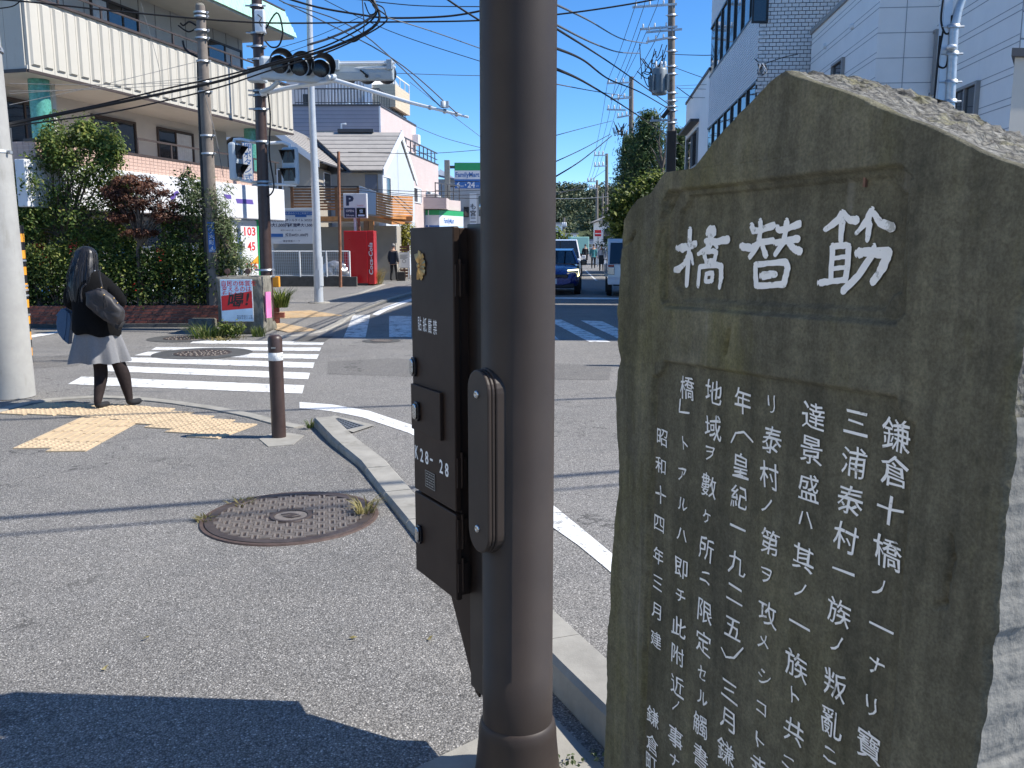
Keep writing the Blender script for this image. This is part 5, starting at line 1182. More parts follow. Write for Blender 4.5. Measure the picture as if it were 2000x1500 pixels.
# eave with green shingles
box('roof_soffit', 'cream_soffit', drug, DB, -2.0, LB + .02, -9, .10, EAV, EAV + .06)
for r in range(5):
    z0, z1 = EAV + .06 + r * .14, EAV + .06 + (r + 1) * .14; b0 = .16 - r * .05; x = -2.0 + (.15 if r % 2 else 0)
    while x < LB + .03 - r * .05:
        x1 = min(x + .30, LB + .05 - r * .05); MB().prism(FR(DB.o, DB.y, DB.x), [(b0 + .02, z0 - .01), (b0 - .03, z1), (b0 - .06, z1), (b0 - .03, z0 - .01)], x + .004, x1 - .004).build('shingle', 'green_shingle', drug); x += .30
box('roof_core', 'green_shingle', drug, DB, -2.0, LB - .2, -9, -.10, EAV + .061, EAV + .76)
box('ridge_trim', 'brown_trim', drug, DB, -2.0, LB - .18, -.6, -.05, EAV + .761, EAV + .80)
# windows
def window(fr, a0, a1, c0, c1, b, parent, fm='brown_trim', gm='window_glass', n=2, fw=.05, curtain=None, dep=.05, sill=False):
    mb = MB()
    for (x0, x1, y0, y1) in ((a0, a1, c1 - fw, c1), (a0, a1, c0, c0 + fw), (a0, a0 + fw, c0 + fw, c1 - fw), (a1 - fw, a1, c0 + fw, c1 - fw)): mb.box(fr, x0, x1, b, b + dep, y0, y1)
    w_ = (a1 - a0 - 2 * fw) / n
    for i in range(1, n): mb.box(fr, a0 + fw + i * w_ - fw * .45, a0 + fw + i * w_ + fw * .45, b, b + dep * .8, c0 + fw, c1 - fw)
    wn = mb.build('window', fm, parent)
    for i in range(n):
        g = gm if curtain is None or i not in curtain else 'window_blue'
        box('pane', g, wn, fr, a0 + fw + i * w_, a0 + fw + (i + 1) * w_, b + .012, b + .02, c0 + fw, c1 - fw)
    if curtain:
        for i in curtain:
            cb = MB(); x0 = a0 + fw + i * w_ + .03; x1 = a0 + fw + (i + 1) * w_ - .03; k = 14
            for j in range(k): cb.quad(fr.p(x0 + (x1 - x0) * j / k, b + .022 + .006 * (j % 2), c0 + fw + .02), fr.p(x0 + (x1 - x0) * (j + 1) / k, b + .022 + .006 * ((j + 1) % 2), c0 + fw + .02), fr.p(x0 + (x1 - x0) * (j + 1) / k, b + .022 + .006 * ((j + 1) % 2), c1 - fw - .02), fr.p(x0 + (x1 - x0) * j / k, b + .022 + .006 * (j % 2), c1 - fw - .02))
            cb.build('curtain', 'curtain', wn)
    if sill: box('sill', fm, wn, fr, a0 - .04, a1 + .04, b, b + dep + .06, c0 - .05, c0 - .001)
    return wn
BU = -1.449
for (xa, xb) in ((178, 273), (402, 470)):
    a0, _ = DB.px(xa, 60, BU); a1, _ = DB.px(xb, 100, BU)
    window(DB, a0, a1, zL + 1.05, EAV - .32, BU, drug, n=3 if xa < 200 else 2, curtain=[0] if xa < 200 else [1])
for i in range(16): box('wall_joint', 'brown_trim', drug, DB, .1 + i * .63, .115 + i * .63, BU, BU + .006, zL + .1, EAV)
B2 = -1.699
for (xa, xb, cu) in ((180, 266, None), (306, 377, [1])):
    a0, _ = DB.px(xa, 270, B2); a1, _ = DB.px(xb, 290, B2); window(DB, a0, a1, 3.35, zL - .25, B2, drug, n=2, curtain=cu)
a0, _ = DB.px(20, 250, -1.0)
window(DB, -.05 + .9, 2.2, 3.4, zL - .25, B2, drug, n=2)
# columns
for (x, Yb) in ((80, -.55), (492, -.55)):
    a, c = DB.px(x, 215 if x < 200 else 300, Yb); MB().lathe(DB.p(a, Yb, 0), [(.20, 3.2), (.20, zL - .021)], 28).build('column', 'green_tile_column', drug)
a, c = DB.px(108, 200, -.6); box('downpipe', 'cream_soffit', drug, DB, a - .05, a + .05, -.75, -.62, 3.2, zL - .021)
# pink tiled band: each tile too small to pick out, relief from joints
PB0, PB1 = 3.18, 3.56; box('tiled_band', 'pink_joint', drug, DB, -.05, LB - 2.2, -2.5, .0, PB0, PB1)
tb = MB(); x = -.05
while x < LB - 2.3:
    for r in range(5): tb.box(DB, x + .006, x + .134, .0005, .008, PB0 + .005 + r * .075, PB0 + .07 + r * .075)
    x += .14
for k in range(18):
    for r in range(5): tb.box(DB, -.058, -.0505, -.006 - k * .14 - .128, -.006 - k * .14, PB0 + .005 + r * .075, PB0 + .07 + r * .075)
tb.build('band_tiles', 'pink_tile', drug, kind='stuff')
box('band_cap', 'brown_trim', drug, DB, -.08, LB - 2.17, -.25, .02, PB1 + .001, PB1 + .05)
box('lower_rail', 'brown_trim', drug, DB, 3.0, LB - .9, -.08, -.04, PB1 + .38, PB1 + .42)
for i in range(6): box('lower_rail_post', 'brown_trim', drug, DB, 3.0 + i * 1.2, 3.04 + i * 1.2, -.075, -.045, PB1 + .05, PB1 + .38)
# sign band
SG0, SG1 = 2.28, 3.17
sgn = box('fascia_sign', 'sign_white', drug, DB, -.6, LB - 1.15, .01, .24, SG0, SG1, bevel=.02)
a, c = DB.px(471, 391, .24)
MB().prism(DB, [DB.px(460, 388, .24), DB.px(493, 390, .24), DB.px(495, 399, .24), DB.px(463, 397, .24)], .2405, .244).build('lettering', 'sign_purple', sgn)
MB().prism(DB, [DB.px(437, 379, .24), DB.px(451, 381, .24), DB.px(452, 389, .24), DB.px(438, 387, .24)], .2405, .244).prism(DB, [DB.px(388, 395, .24), DB.px(404, 398, .24), DB.px(398, 406, .24), DB.px(390, 403, .24)], .2405, .244).prism(DB, [DB.px(330, 384, .24), DB.px(346, 372, .24), DB.px(350, 377, .24), DB.px(336, 392, .24)], .2405, .244).build('lettering', 'sign_purple', sgn)
# shop front: glazing, posters, price board
sf = MB()
for x in np.arange(-.3, LB - 1.6, .95): sf.box(DB, x, x + .05, -.62, -.52, 0, SG0 - .001)
sf.box(DB, -.3, LB - 1.6, -.62, -.52, 2.15, 2.22); sf.build('shopfront_frame', 'alu_frame', drug)
box('shopfront_glass', 'window_glass', drug, DB, -.3, LB - 1.6, -.6, -.585, .1, SG0 - .002)
rnd = random.Random(3)
for k, x in enumerate(np.arange(-.2, LB - 2.4, .48)):
    for zz in (.45, 1.15): 
        if rnd.random() < .85: box('window_poster', rnd.choice(['sign_white', 'sign_white', 'sign_blue', 'sign_white', 'sign_red', 'poster_blue']), drug, DB, x, x + rnd.uniform(.25, .42), -.58, -.572, zz, zz + rnd.uniform(.3, .6))
PFb = .05; q0 = DB.px(452, 428, PFb); q1 = DB.px(506, 545, PFb)
pbx = thing('price_board', DB.p((q0[0] + q1[0]) / 2, PFb, 0), 'white price board with red numbers under the drugstore sign', 'sign')
zb0, zb1 = max(.05, DB.px(480, 540, PFb)[1]), 2.24
box('panel', 'sign_white', pbx, DB, q0[0], q1[0], PFb - .03, PFb, zb0, zb1)
box('green_edge', 'sign_green', pbx, DB, q1[0] + .001, q1[0] + .10, PFb - .05, PFb + .02, zb0 - .1, zb1 + .03)
for (s_, x, y, h, m_) in (('嵐', 462, 455, .26, 'ink_black'), ('103', 488, 452, .24, 'sign_red'), ('湘南', 466, 483, .26, 'ink_black'), ('45', 491, 481, .24, 'sign_red'), ('116', 492, 520, .24, 'sign_red')):
    a, c = DB.px(x, y, PFb); w_ = abs(DB.px(x + (26 if s_ == '湘南' else 22 if s_ in ('103', '116') else 15 if s_ == '45' else 11) / 2, y, PFb)[0] - DB.px(x - (26 if s_ == '湘南' else 22 if s_ in ('103', '116') else 15 if s_ == '45' else 11) / 2, y, PFb)[0])
    MB().text(DB, s_, a, c, h=h, w=w_, b=PFb + .003, off=.02).build('lettering', m_, pbx)
a, c = DB.px(498, 506, PFb); MB().prism(DB, [(a - .25, c - .12), (a + .28, c - .14), (a + .28, c + .16)], PFb + .001, PFb + .003).build('orange_mark', 'sign_orange', pbx)
# ================================================================== SIGNAL POLE
SY = 16.2; sb0 = V((at(524, 640, SY).x, SY, 0)); stp = at(497, -120, SY)
sig = thing('signal_pole', sb0, 'slim brown traffic signal pole beside the concrete block', 'signal pole')
MB().tube([sb0, sb0.lerp(stp, .35), stp], [.112, .105, .085], 24).build('shaft', 'bollard_paint', sig)
MB().lathe(sb0, [(.16, 0), (.155, .10), (.13, .16), (.113, .17)], 20).build('footing', 'concrete_old', sig)
def ons(y): k = (at(0, y, SY).z - sb0.z) / (stp.z - sb0.z); return sb0.lerp(stp, k)
for y in (13, 66, 92, 117, 178, 187, 214, 277, 355, 362, 527, 540):
    p = ons(y); MB().lathe(p + V((0, 0, -.018)), [(.125, 0), (.125, .036), (.10, .036)], 18).tube([p + V((-.10, -.05, 0)), p + V((-.19, -.07, 0))], .016, 8).tube([p + V((.10, -.05, 0)), p + V((.17, -.06, 0))], .016, 8).build('clamp', 'galvanised', sig)
# drip box
p = at(508, 42, SY - .16); bx_ = MB().box(FR(p, (1, 0, 0), (0, -1, 0)), -.085, .085, -.06, .06, -.19, .19).build('junction_box', 'white_metal', sig, bevel=.02); MB().tube([p + V((-.02, -.065, .1)), p + V((.05, -.075, .04)), p + V((0, -.07, -.03)), p + V((.04, -.07, -.1))], .008, 6).build('cord', 'black_cable', bx_)
MB().cord([at(512, 70, SY - .1), at(540, 25, SY - .2), at(552, 60, SY - .2), at(545, 88, SY - .15), at(530, 92, SY - .12), at(518, 80, SY - .1)], .015, 6).build('cord', 'black_cable', sig)
MB().cord([at(523, 180, SY - .15), at(528, 230, SY - .17), at(526, 300, SY - .17), at(535, 365, SY - .17), at(522, 385, SY - .15)], .014, 6).build('cord', 'black_cable', sig)
# vehicle head facing the camera
VY = 15.6; vh = thing('vehicle_signal', at(575, 130, VY), 'three lens traffic light with deep black hoods, unlit', 'traffic light')
p0, p1 = at(520, 130, VY), at(638, 143, VY); hx_ = (p1 - p0); hx_.z = 0
hx_ = V((.90, .43, 0)).normalized(); VF = FR((p0 + p1) / 2, hx_, V((hx_.y, -hx_.x, 0)))
box('housing', 'signal_grey', vh, VF, -.60, .60, -.14, .02, -.19, .19, bevel=.05)
for i, (x, y) in enumerate(((545, 126), (584, 131), (626, 134))):
    a, c = VF.px(x, y, .0); o = VF.p(a, .02, c)
    MB().lathe(o, [(0, .004), (.145, .002), (.15, 0)], 28, axis=VF.y).build('lens', 'lens_dark', vh)
    hd_ = MB(); n = 28; rings = []
    for d_, r in ((0, .170), (.30, .200)):
        ring = []
        for k in range(n + 1):
            aa = math.radians(-50 + 280 * k / n); dl = d_ * (1 if d_ == 0 else (.75 + .25 * math.sin(aa))) ; ring.append(o + VF.y * dl + VF.x * math.cos(aa) * r + V((0, 0, math.sin(aa) * r)))
        rings.append(ring)
    for rr, mi in ((1, 0),):
        hd_.add(rings[0] + rings[1], [(k, k + 1, n + 2 + k, n + 1 + k) for k in range(n)], 0, True); hd_.add([o + (p - o) + ((p - o) - VF.y * (p - o).dot(VF.y)).normalized() * .008 for p in rings[0] + rings[1]], [(k, k + 1, n + 2 + k, n + 1 + k) for k in range(n)], 1, True)
    hd_.build('hood', ['black', 'signal_grey'], vh)
MB().tube([ons(182) + V((.05, -.1, 0)), at(530, 172, SY - .4), at(545, 158, SY - .5)], .04, 10).box(FR(ons(148), (1, 0, 0)), -.14, .16, -.30, -.05, -.14, .10).build('mount', 'signal_grey', vh, bevel=.02)
MB().tube([at(640, 152, VY), at(655, 150, VY + .1)], .05, 10).build('hinge_pin', 'signal_grey', vh)
# white arm reaching over the street
aw = [ons(186) + V((.05, -.1, 0)), at(560, 172, SY - .2), at(655, 157, SY - .5), at(800, 200, SY - .9), at(915, 229, SY - 1.1)]
arm = MB().tube(aw[:3], [.042, .040, .038], 14).tube(aw[2:], [.038, .030, .019], 14).build('overhead_arm', 'white_metal', sig, label='long tapered white arm over the street')
MB().lathe(at(866, 210, SY - 1.05), [(.05, 0), (.05, .10), (0, .10)], 12).box(FR(at(873, 211, SY - 1.05), (1, 0, 0)), -.03, .03, -.03, .03, 0, .11).build('sensor', 'signal_grey', arm)
for k in (.35, .6, .8): MB().lathe(aw[3].lerp(aw[4], k), [(.04, -.02), (.04, .02)], 12, axis=(aw[4] - aw[3])).build('clamp', 'galvanised', arm)
MB().cord([at(553, 5, SY), at(700, 60, SY - .6), at(860, 208, SY - 1.05)], .010, 6).cord([at(545, 0, SY), at(760, 110, SY - .8), at(893, 222, SY - 1.1)], .010, 6).build('stay_wire', 'grey_cable', arm)
# the other vehicle head seen from behind
RY = 15.9; rf_ = FR(at(712, 136, RY), V((1, -.05, 0)), V((.05, 1, 0)) * -1); rv_ = thing('vehicle_signal', rf_.o, 'grey back of the long traffic light above the white arm', 'traffic light')
L_ = rf_.px(768, 136)[0]; L0 = rf_.px(652, 136)[0]; zt_, zb_2 = rf_.px(710, 119)[1], rf_.px(710, 157)[1]
MB().prism(FR(rf_.o, rf_.y, rf_.x), [(.03, zt_), (.06, zb_2 + .12), (.03, zb_2), (-.10, zb_2), (-.12, zt_)], L0, L_).build('housing', 'signal_back', rv_, bevel=.02)
MB().tube([rf_.p(L0 - .28, -.02, .02), rf_.p(L_ + .05, -.02 + .1, .02)], .022, 10).tube([rf_.p(L0 - .28, .08, .09), rf_.p(L_ + .05, .08, .09)], .022, 10).build('mount_bar', 'white_metal', rv_)
for a in (L0 + .02, L_ - .10): MB().box(rf_, a, a + .10, .03, .12, -.02, .15).build('bracket', 'signal_back', rv_, bevel=.01)
for k in range(3):
    a = L0 + (L_ - L0) * (k + .5) / 3; MB().lathe(rf_.p(a, -.11, (zt_ + zb_2) / 2), [(.16, 0), (.175, .22)], 24, axis=-rf_.y).build('hood', 'black', rv_)
MB().tube([rf_.p(-.06, .065, -.02), rf_.p(.03, .075, -.09)], .014, 8).lathe(rf_.p(.05, .05, -.12), [(.03, 0), (.03, .03), (0, .03)], 10, axis=rf_.y).build('gland', 'black', rv_)
box('rating_plate', 'plate_silver', rv_, rf_, .20, .28, .055, .060, -.15, -.11)
# pedestrian heads
def ped(px_, py_, yaw, label, Yp, signed=False):
    c = at(px_, py_, Yp); f = FR(c, (math.cos(yaw), math.sin(yaw), 0), (math.sin(yaw), -math.cos(yaw), 0)); t = thing('pedestrian_signal', c, label, 'pedestrian signal')
    box('housing', 'signal_grey', t, f, -.150, .150, -.14, .0, -.335, .335, bevel=.045)
    for s_ in (-1, 1):
        z = s_ * .16 + .005
        box('lens', 'lens_dark', t, f, -.105, .105, .0005, .008, z - .110, z + .105)
        m = MB(); m.prism(FR(f.o, f.y, f.x), [(0, z + .118), (.13, z + .105), (0, z - .06)], -.122, -.112).prism(FR(f.o, f.y, f.x), [(0, z + .118), (.13, z + .105), (0, z - .06)], .112, .122).prism(FR(f.o, f.y, f.x), [(0, z + .112), (.14, z + .098), (.14, z + .106), (0, z + .122)], -.122, .122)
        m.build('hood', 'black', t)
        m = MB(); m.lathe(f.p(-.0, .010, z + .075), [(0, 0), (.018, 0)], 12, axis=f.y); m.box(f, -.022, .022, .009, .010, z - .02, z + .05).box(f, -.02, -.006, .009, .010, z - .09, z - .02).box(f, .006, .02, .009, .010, z - .09, z - .02); m.build('figure_symbol', 'trim_dark', t)
    return t, f
ped(564, 324, math.radians(-12), 'pedestrian signal facing the camera right of the signal pole', SY - .05)
ped(467, 316, math.radians(80), 'pedestrian signal turned right, left of the signal pole', SY - .05)
MB().tube([ons(281), at(470, 272, SY), at(458, 272, SY), at(456, 285, SY)], .030, 10).build('signal_bracket', 'white_metal', sig)
MB().tube([ons(281) + V((0, -.03, 0)), at(552, 278, SY), at(565, 283, SY), at(566, 292, SY)], .030, 10).build('signal_bracket', 'white_metal', sig)
MB().tube([ons(360), at(470, 352, SY), at(460, 345, SY)], .025, 10).build('signal_bracket', 'white_metal', sig)
MB().tube([ons(360), at(540, 360, SY), at(578, 362, SY), at(578, 355, SY)], .025, 10).build('signal_bracket', 'white_metal', sig)
sf_ = FR(at(484, 320, SY + .22), (.93, .36, 0), (.36, -.93, 0)); sp_o = thing('button_sign', sf_.o, 'narrow vertical white sign with blue Japanese letters on the signal bracket', 'sign')
box('panel', 'sign_blue', sp_o, sf_, -.09, .09, -.008, 0, -.32, .38); box('face', 'sign_white', sp_o, sf_, -.078, .078, .001, .003, -.308, .368)
for i, ch in enumerate('押ボタン式'): MB().text(sf_, ch, 0, .30 - i * .135, em=.13, b=.004, off=.012).build('lettering', 'sign_blue', sp_o)
yb = at(540, 552, SY + .3); box('marker', 'sign_orange', None, FR((yb.x, yb.y, 0), (1, 0, 0)), -.06, .06, -.05, .05, .78, .98, bevel=.01, loc=(yb.x, yb.y, .7), label='small yellow marker box beside the signal pole', cat='marker')
# brick end and plant by the pole
be = at(547, 595, SY + 1.2); bt_ = thing('brick_edging', V((be.x, be.y, 0)), 'short red brick edging right of the signal pole', 'planter')
for r in range(4):
    for k in range(1): MB().box(FR((be.x - .05, be.y, 0), (1, .1, 0)), -.18 + k * .22 + (.1 if r % 2 else 0), .025 + k * .22 + (.1 if r % 2 else 0), -.06, .06, .02 + r * .11, .12 + r * .11).build('brick', 'brick_red', bt_)
pt_ = at(548, 575, SY + 1.0); t_ = thing('bush', V((pt_.x, pt_.y, .3)), 'spiky green plant behind the signal pole foot', 'bush')
blades('leaves', V((pt_.x, pt_.y, .35)), 170, .14, .45, 'leaf_hedge', t_, lean=.7, wid=.012)
# street light post
lp0 = gd(623, 592); lpY = lp0.y; lpt = at(602, -60, lpY); lp_ = thing('street_light_post', lp0, 'tall pale grey steel street light post behind the signals', 'lamp post')
MB().tube([lp0, at(617, 400, lpY), at(609, 200, lpY), lpt], [.125, .105, .085, .07], 20).build('shaft', 'galv_paint', lp_)
MB().lathe(lp0 + V((0, 0, .004)), [(.30, 0), (.29, .03), (0, .03)], 20, sm=False).build('base', 'concrete', lp_)
MB().lathe(at(622, 530, lpY) + V((0, 0, -.4)), [(.128, 0), (.128, .8)], 18).box(FR(at(622, 545, lpY), (1, 0, 0)), -.06, .06, -.135, -.12, -.25, .25).build('hatch', 'galv_paint', lp_)
# rusty post
rp0 = at(664, 520, 33.0); rp0 = V((rp0.x, 33.0, 0)); MB().tube([rp0, at(661, 296, 33.0)], [.060, .055], 12).build('rusty_post', 'rust_pole', loc=rp0, label='thin rust-brown steel post left of the parking sign', cat='post')
# ================================================================== HOUSES BEYOND, LEFT OF THE STREET
def px3(x, y, Y): return at(x, y, Y)
def quadthick(name, m, parent, pts, th=.12, **kw):
    """a flat sheet of real thickness through points"""
    P = [V(p) for p in pts]; n = (P[1] - P[0]).cross(P[2] - P[0]).normalized() * th
    k = len(P); mb = MB().add(P + [p - n for p in P], [tuple(range(k)), tuple(range(2 * k - 1, k - 1, -1))] + [(i, (i + 1) % k, (i + 1) % k + k, i + k) for i in range(k)])
    return mb.build(name, m, parent, **kw)
HY = 40.0
house = thing('house', V((px3(600, 480, HY + 3).x, HY + 3, 0)), 'tan house with grey gabled roofs and a timber balcony', 'house')
HF = FR((0, HY, 0), (1, 0, 0), (0, -1, 0))
# front gable (A): wall, roof planes
gA = px3(506, 228, HY); eL = px3(395, 312, HY); eR = px3(632, 318, HY); wl, wr = px3(428, 480, HY).x, px3(612, 480, HY).x
eRf = gd(700, 341, eR.z); bk_ = eRf - eR; bk_.z = 0; bdir = bk_.normalized(); ov = bdir * -.7
DEP = 9.0
def zline(x, p, q): return p.z + (q.z - p.z) * (x - p.x) / (q.x - p.x)
MB().prism(HF, [(wl, 0), (wr, 0), (wr, zline(wr, gA, eR) - .15), (gA.x, gA.z - .15), (wl, zline(wl, gA, eL) - .15)], -DEP, 0).build('gable_wall', 'house_tan', house)
def courses(name, e0, e1, r0, r1, n, m, parent, th=.05):
    """a roof plane from eave line e0-e1 to ridge line r0-r1 as n overlapping courses, each its own piece"""
    nn = (V(e1) - V(e0)).cross(V(r0) - V(e0)).normalized()
    if nn.z < 0: nn = -nn
    for i in range(n):
        k0, k1 = i / n, (i + 1.12) / n; a, b = V(e0).lerp(V(r0), k0), V(e1).lerp(V(r1), k0); c, d_ = V(e1).lerp(V(r1), min(1, k1)), V(e0).lerp(V(r0), min(1, k1))
        P = [a + nn * .070, b + nn * .070, c + nn * .040, d_ + nn * .040]; Q = [a, b, c - nn * .02, d_ - nn * .02]
        MB().add(P + Q, [(0, 1, 2, 3), (7, 6, 5, 4), (0, 4, 5, 1), (1, 5, 6, 2), (2, 6, 7, 3), (3, 7, 4, 0)]).build(name, m, parent)
courses('roof_course', eR + ov, eR + bk_, gA + ov, gA + bk_, 14, 'roof_grey', house)
courses('roof_course', eL + ov, eL + bk_, gA + ov, gA + bk_, 10, 'roof_grey', house)
for e in (eR, eL): quadthick('bargeboard', 'trim_white', house, [e + ov + V((0, -.05, .04)), gA + ov + V((0, -.05, .10)), gA + ov + V((0, -.05, -.24)), e + ov + V((0, -.05, -.26))], .05)
MB().tube([eR + ov + V((.12, 0, -.05)), eR + bk_ + V((.12, 0, -.05))], .045, 8).build('gutter', 'trim_dark', house)
# cross gable (B): ridge runs left-right, slope faces the street corner
BY = HY + 1.0
BY = HY + 2.5
rB0, rB1 = px3(621, 260, BY + 3.2), px3(767, 259, BY + 3.2); eB0, eB1 = px3(668, 334, BY), px3(746, 334, BY)
rB1.z = rB0.z; eB1.z = eB0.z
eB0 = V((px3(684, 334, BY).x, BY, eB1.z)); rBx = rB0.x - .4
courses('roof_course', eB0, eB1 + V((0, 0, 0)), V((rBx, rB0.y, rB0.z)), V((eB1.x + .55, rB1.y, rB1.z)), 9, 'roof_grey', house)
farE = V((eB1.x + .95, BY + 6.4, eB1.z)); 
courses('roof_course', V((rBx, BY + 6.4, eB1.z)), farE, V((rBx, rB0.y, rB0.z)), V((eB1.x + .55, rB1.y, rB1.z)), 6, 'roof_grey', house)
ap = V((eB1.x + .55, rB1.y, rB1.z)); ft_ = px3(788, 352, BY + 6.0)
quadthick('bargeboard', 'trim_white', house, [eB1 + V((.04, 0, .1)), ap + V((.04, 0, .14)), ap + V((.04, 0, -.22)), eB1 + V((.04, 0, -.26))], .06)
quadthick('bargeboard', 'trim_white', house, [farE + V((.04, 0, .1)), ap + V((.04, 0, .14)), ap + V((.04, 0, -.22)), farE + V((.04, 0, -.26))], .06)
GX = eB1.x + .10; GF = FR((GX, BY + .35, 0), V((.14, 1, 0)), V((1, -.14, 0)))
MB().prism(GF, [(0, 0), (5.6, 0), (5.6, eB1.z - .1), (2.85, ap.z - .35), (0, eB1.z - .1)], -6, 0).build('side_gable_wall', 'house_blue', house)
box('ridge_cap', 'trim_dark', house, FR(px3(668, 257, BY + 3.1), (1, 0, 0)), -.2, 1.6, -.15, .15, -.05, .12)
MB().tube([px3(667, 258, BY + 3.1), px3(667, 242, BY + 3.1), px3(676, 242, BY + 3.1)], .05, 8).build('vent_pipe', 'trim_white', house)
box('slate_panel', 'house_slate', house, FR((0, BY + .4, 0), (1, 0, 0), (0, -1, 0)), px3(712, 400, BY).x, px3(735, 400, BY).x, .001, .06, 4.0, eB1.z - .15)
sdF = FR((wr, HY + .02, 0), bdir, V((bdir.y, -bdir.x, 0))); box('side_wall', 'house_tan', house, sdF, 0, bk_.length, -3, 0, 0, eR.z - .12)
box('porch_wall', 'house_tan', house, FR((0, BY + .4, 0), (1, 0, 0), (0, -1, 0)), px3(660, 400, BY).x, px3(744, 400, BY).x, -4, 0, 0, eB1.z - .05)
for xa, xb in ((632, 646), (652, 664)): window(sdF, sdF.px(xa, 370)[0], sdF.px(xb, 370)[0], sdF.px(640, 395)[1], sdF.px(640, 338)[1], .001, house, 'trim_white', n=1)
window(HF, px3(541, 350, HY).x, px3(553, 350, HY).x, px3(540, 372, HY).z, px3(540, 330, HY).z, .001, house, 'trim_white', n=1)
a0, _ = GF.px(746, 365); a1, _ = GF.px(762, 365); z0 = GF.px(755, 395)[1]; z1 = GF.px(755, 345)[1]
window(GF, a0, a1, z0, z1, .001, house, 'trim_white', n=2, curtain=[0])
# timber balcony
KY = 38.0; KF = FR((0, KY, 0), (1, 0, 0), (0, -1, 0)); dk = thing('timber_balcony', V((px3(640, 480, KY).x, KY, 0)), 'orange-brown slatted timber balcony on the tan house', 'balcony')
xa, xb = px3(568, 400, KY).x, px3(702, 400, KY).x; zt, zb = px3(640, 366, KY).z, px3(640, 430, KY).z
ns = 8
for i in range(ns): box('slat', 'wood_dark', dk, KF, xa, xb, 0, .04, zb + .42 + i * (zt - zb - .42) / ns, zb + .42 + (i + .68) * (zt - zb - .42) / ns)
box('top_rail', 'trim_dark', dk, KF, xa - .05, xb, -.05, .08, zt + .001, zt + .06)
for x in np.linspace(xa, xb - .1, 4): box('baluster', 'wood_dark', dk, KF, x, x + .11, -.11, -.001, zb, zt)
box('deck_beam', 'wood_deck', dk, KF, xa, px3(805, 430, KY).x, -.2, .03, zb - .05, zb + .16); box('deck_floor', 'trim_white', dk, KF, xa, px3(800, 430, KY).x, -2.0, -.21, zb - .06, zb + .05)
quadthick('white_panel', 'house_blue', dk, [px3(703, 363, KY), px3(738, 376, KY - .2), px3(738, 420, KY - .2), px3(703, 416, KY)], .06)
for i in range(9):
    k0, k1 = i / 9, (i + .82) / 9
    def L3(x, ya, yb_, k, Y): return px3(x, ya + (yb_ - ya) * k, Y)
    quadthick('slat', 'wood_deck', dk, [L3(735, 376, 421, k0, KY - .2), L3(765, 382, 428, k0, KY - .8), L3(765, 382, 428, k1, KY - .8), L3(735, 376, 421, k1, KY - .2)], .04)
    quadthick('slat', 'wood_deck', dk, [L3(765, 382, 428, k0, KY - .8), L3(805, 384, 430, k0, KY + .4), L3(805, 384, 430, k1, KY + .4), L3(765, 382, 428, k1, KY - .8)], .04)
quadthick('deck_beam', 'wood_deck', dk, [px3(720, 421, KY - .2), px3(765, 431, KY - .8), px3(805, 435, KY + .4), px3(765, 437, KY - .8), px3(720, 427, KY - .2)], .04)
for x in (717, 727): MB().box(FR((px3(x, 500, KY - .3).x, KY - .3, 0), (1, 0, 0)), -.10, .10, -.1, .1, 0, zb - .05).build('post', 'wood_deck' if x > 720 else 'wood_dark', dk)
box('ground_wall', 'house_tan', house, HF, px3(735, 480, HY).x, px3(775, 480, HY).x, -5, .3, 0, zb - .2)
box('carport_wall', 'house_tan', house, HF, px3(520, 480, HY).x, px3(716, 480, HY).x, -.35, .30, 0, zb - .25); box('carport_door', 'trim_dark', house, HF, px3(690, 480, HY).x, px3(716, 480, HY).x, .301, .33, 0, 2.2)
# parking price board
BYd = 34.5; bF = FR((0, BYd, 0), (1, 0, 0), (0, -1, 0)); x0, x1 = px3(524, 450, BYd).x, px3(613, 450, BYd).x; z0, z1 = px3(560, 476, BYd).z, px3(560, 410, BYd).z
pkb = thing('parking_board', V(((x0 + x1) / 2, BYd, 0)), 'wide white and blue parking price board behind the fence', 'sign')
box('panel', 'sign_white', pkb, bF, x0, x1, -.06, 0, z0, z1); box('header', 'sign_blue', pkb, bF, x0 + .02, x1 - .02, .001, .004, z1 - .20, z1 - .06); box('top_rail', 'white_metal', pkb, bF, x0 - .05, x1 + .03, -.08, .02, z1 + .001, z1 + .07)
for x in (x0 + .1, x1 - .02): box('post', 'white_metal', pkb, bF, x - .04, x + .04, -.14, -.061, 0, z1)
W_ = x1 - x0; H_ = z1 - z0
def tx(s_, u, v, h, m_='sign_blue', par=pkb, w=None, off=.0): MB().text(bF, s_, x0 + W_ * u, z0 + H_ * v, h=h, w=w, b=.0055, off=off).build('lettering', m_, par)
tx('料金の説明書をお読みのうえご利用下さい', .52, .90, .085, 'sign_white')
tx('30分200円', .22, .70, .14, 'sign_navy', off=.02); tx('オールタイム 30分200円', .74, .70, .11, 'sign_navy', off=.02); tx('最大1,000円', .22, .55, .17, 'sign_navy', off=.03); tx('6時間最大1,500円', .74, .55, .15, 'sign_navy', off=.03)
tx('最初の180分で返しています', .5, .40, .06, 'sign_navy'); tx('終日60分1,000円', .62, .26, .13, 'sign_navy', off=.03); tx('鎌倉東都パーク', .5, .08, .09, 'sign_navy')
for (u0, u1, v0, v1) in ((.08, .25, .79, .85), (.60, .85, .79, .85), (.05, .32, .20, .30)): box('blue_tab', 'sign_blue', pkb, bF, x0 + W_ * u0, x0 + W_ * u1, .001, .004, z0 + H_ * v0, z0 + H_ * v1)
box('rule', 'sign_blue', pkb, bF, x0 + W_ * .48, x0 + W_ * .483, .001, .003, z0 + H_ * .46, z0 + H_ * .78)
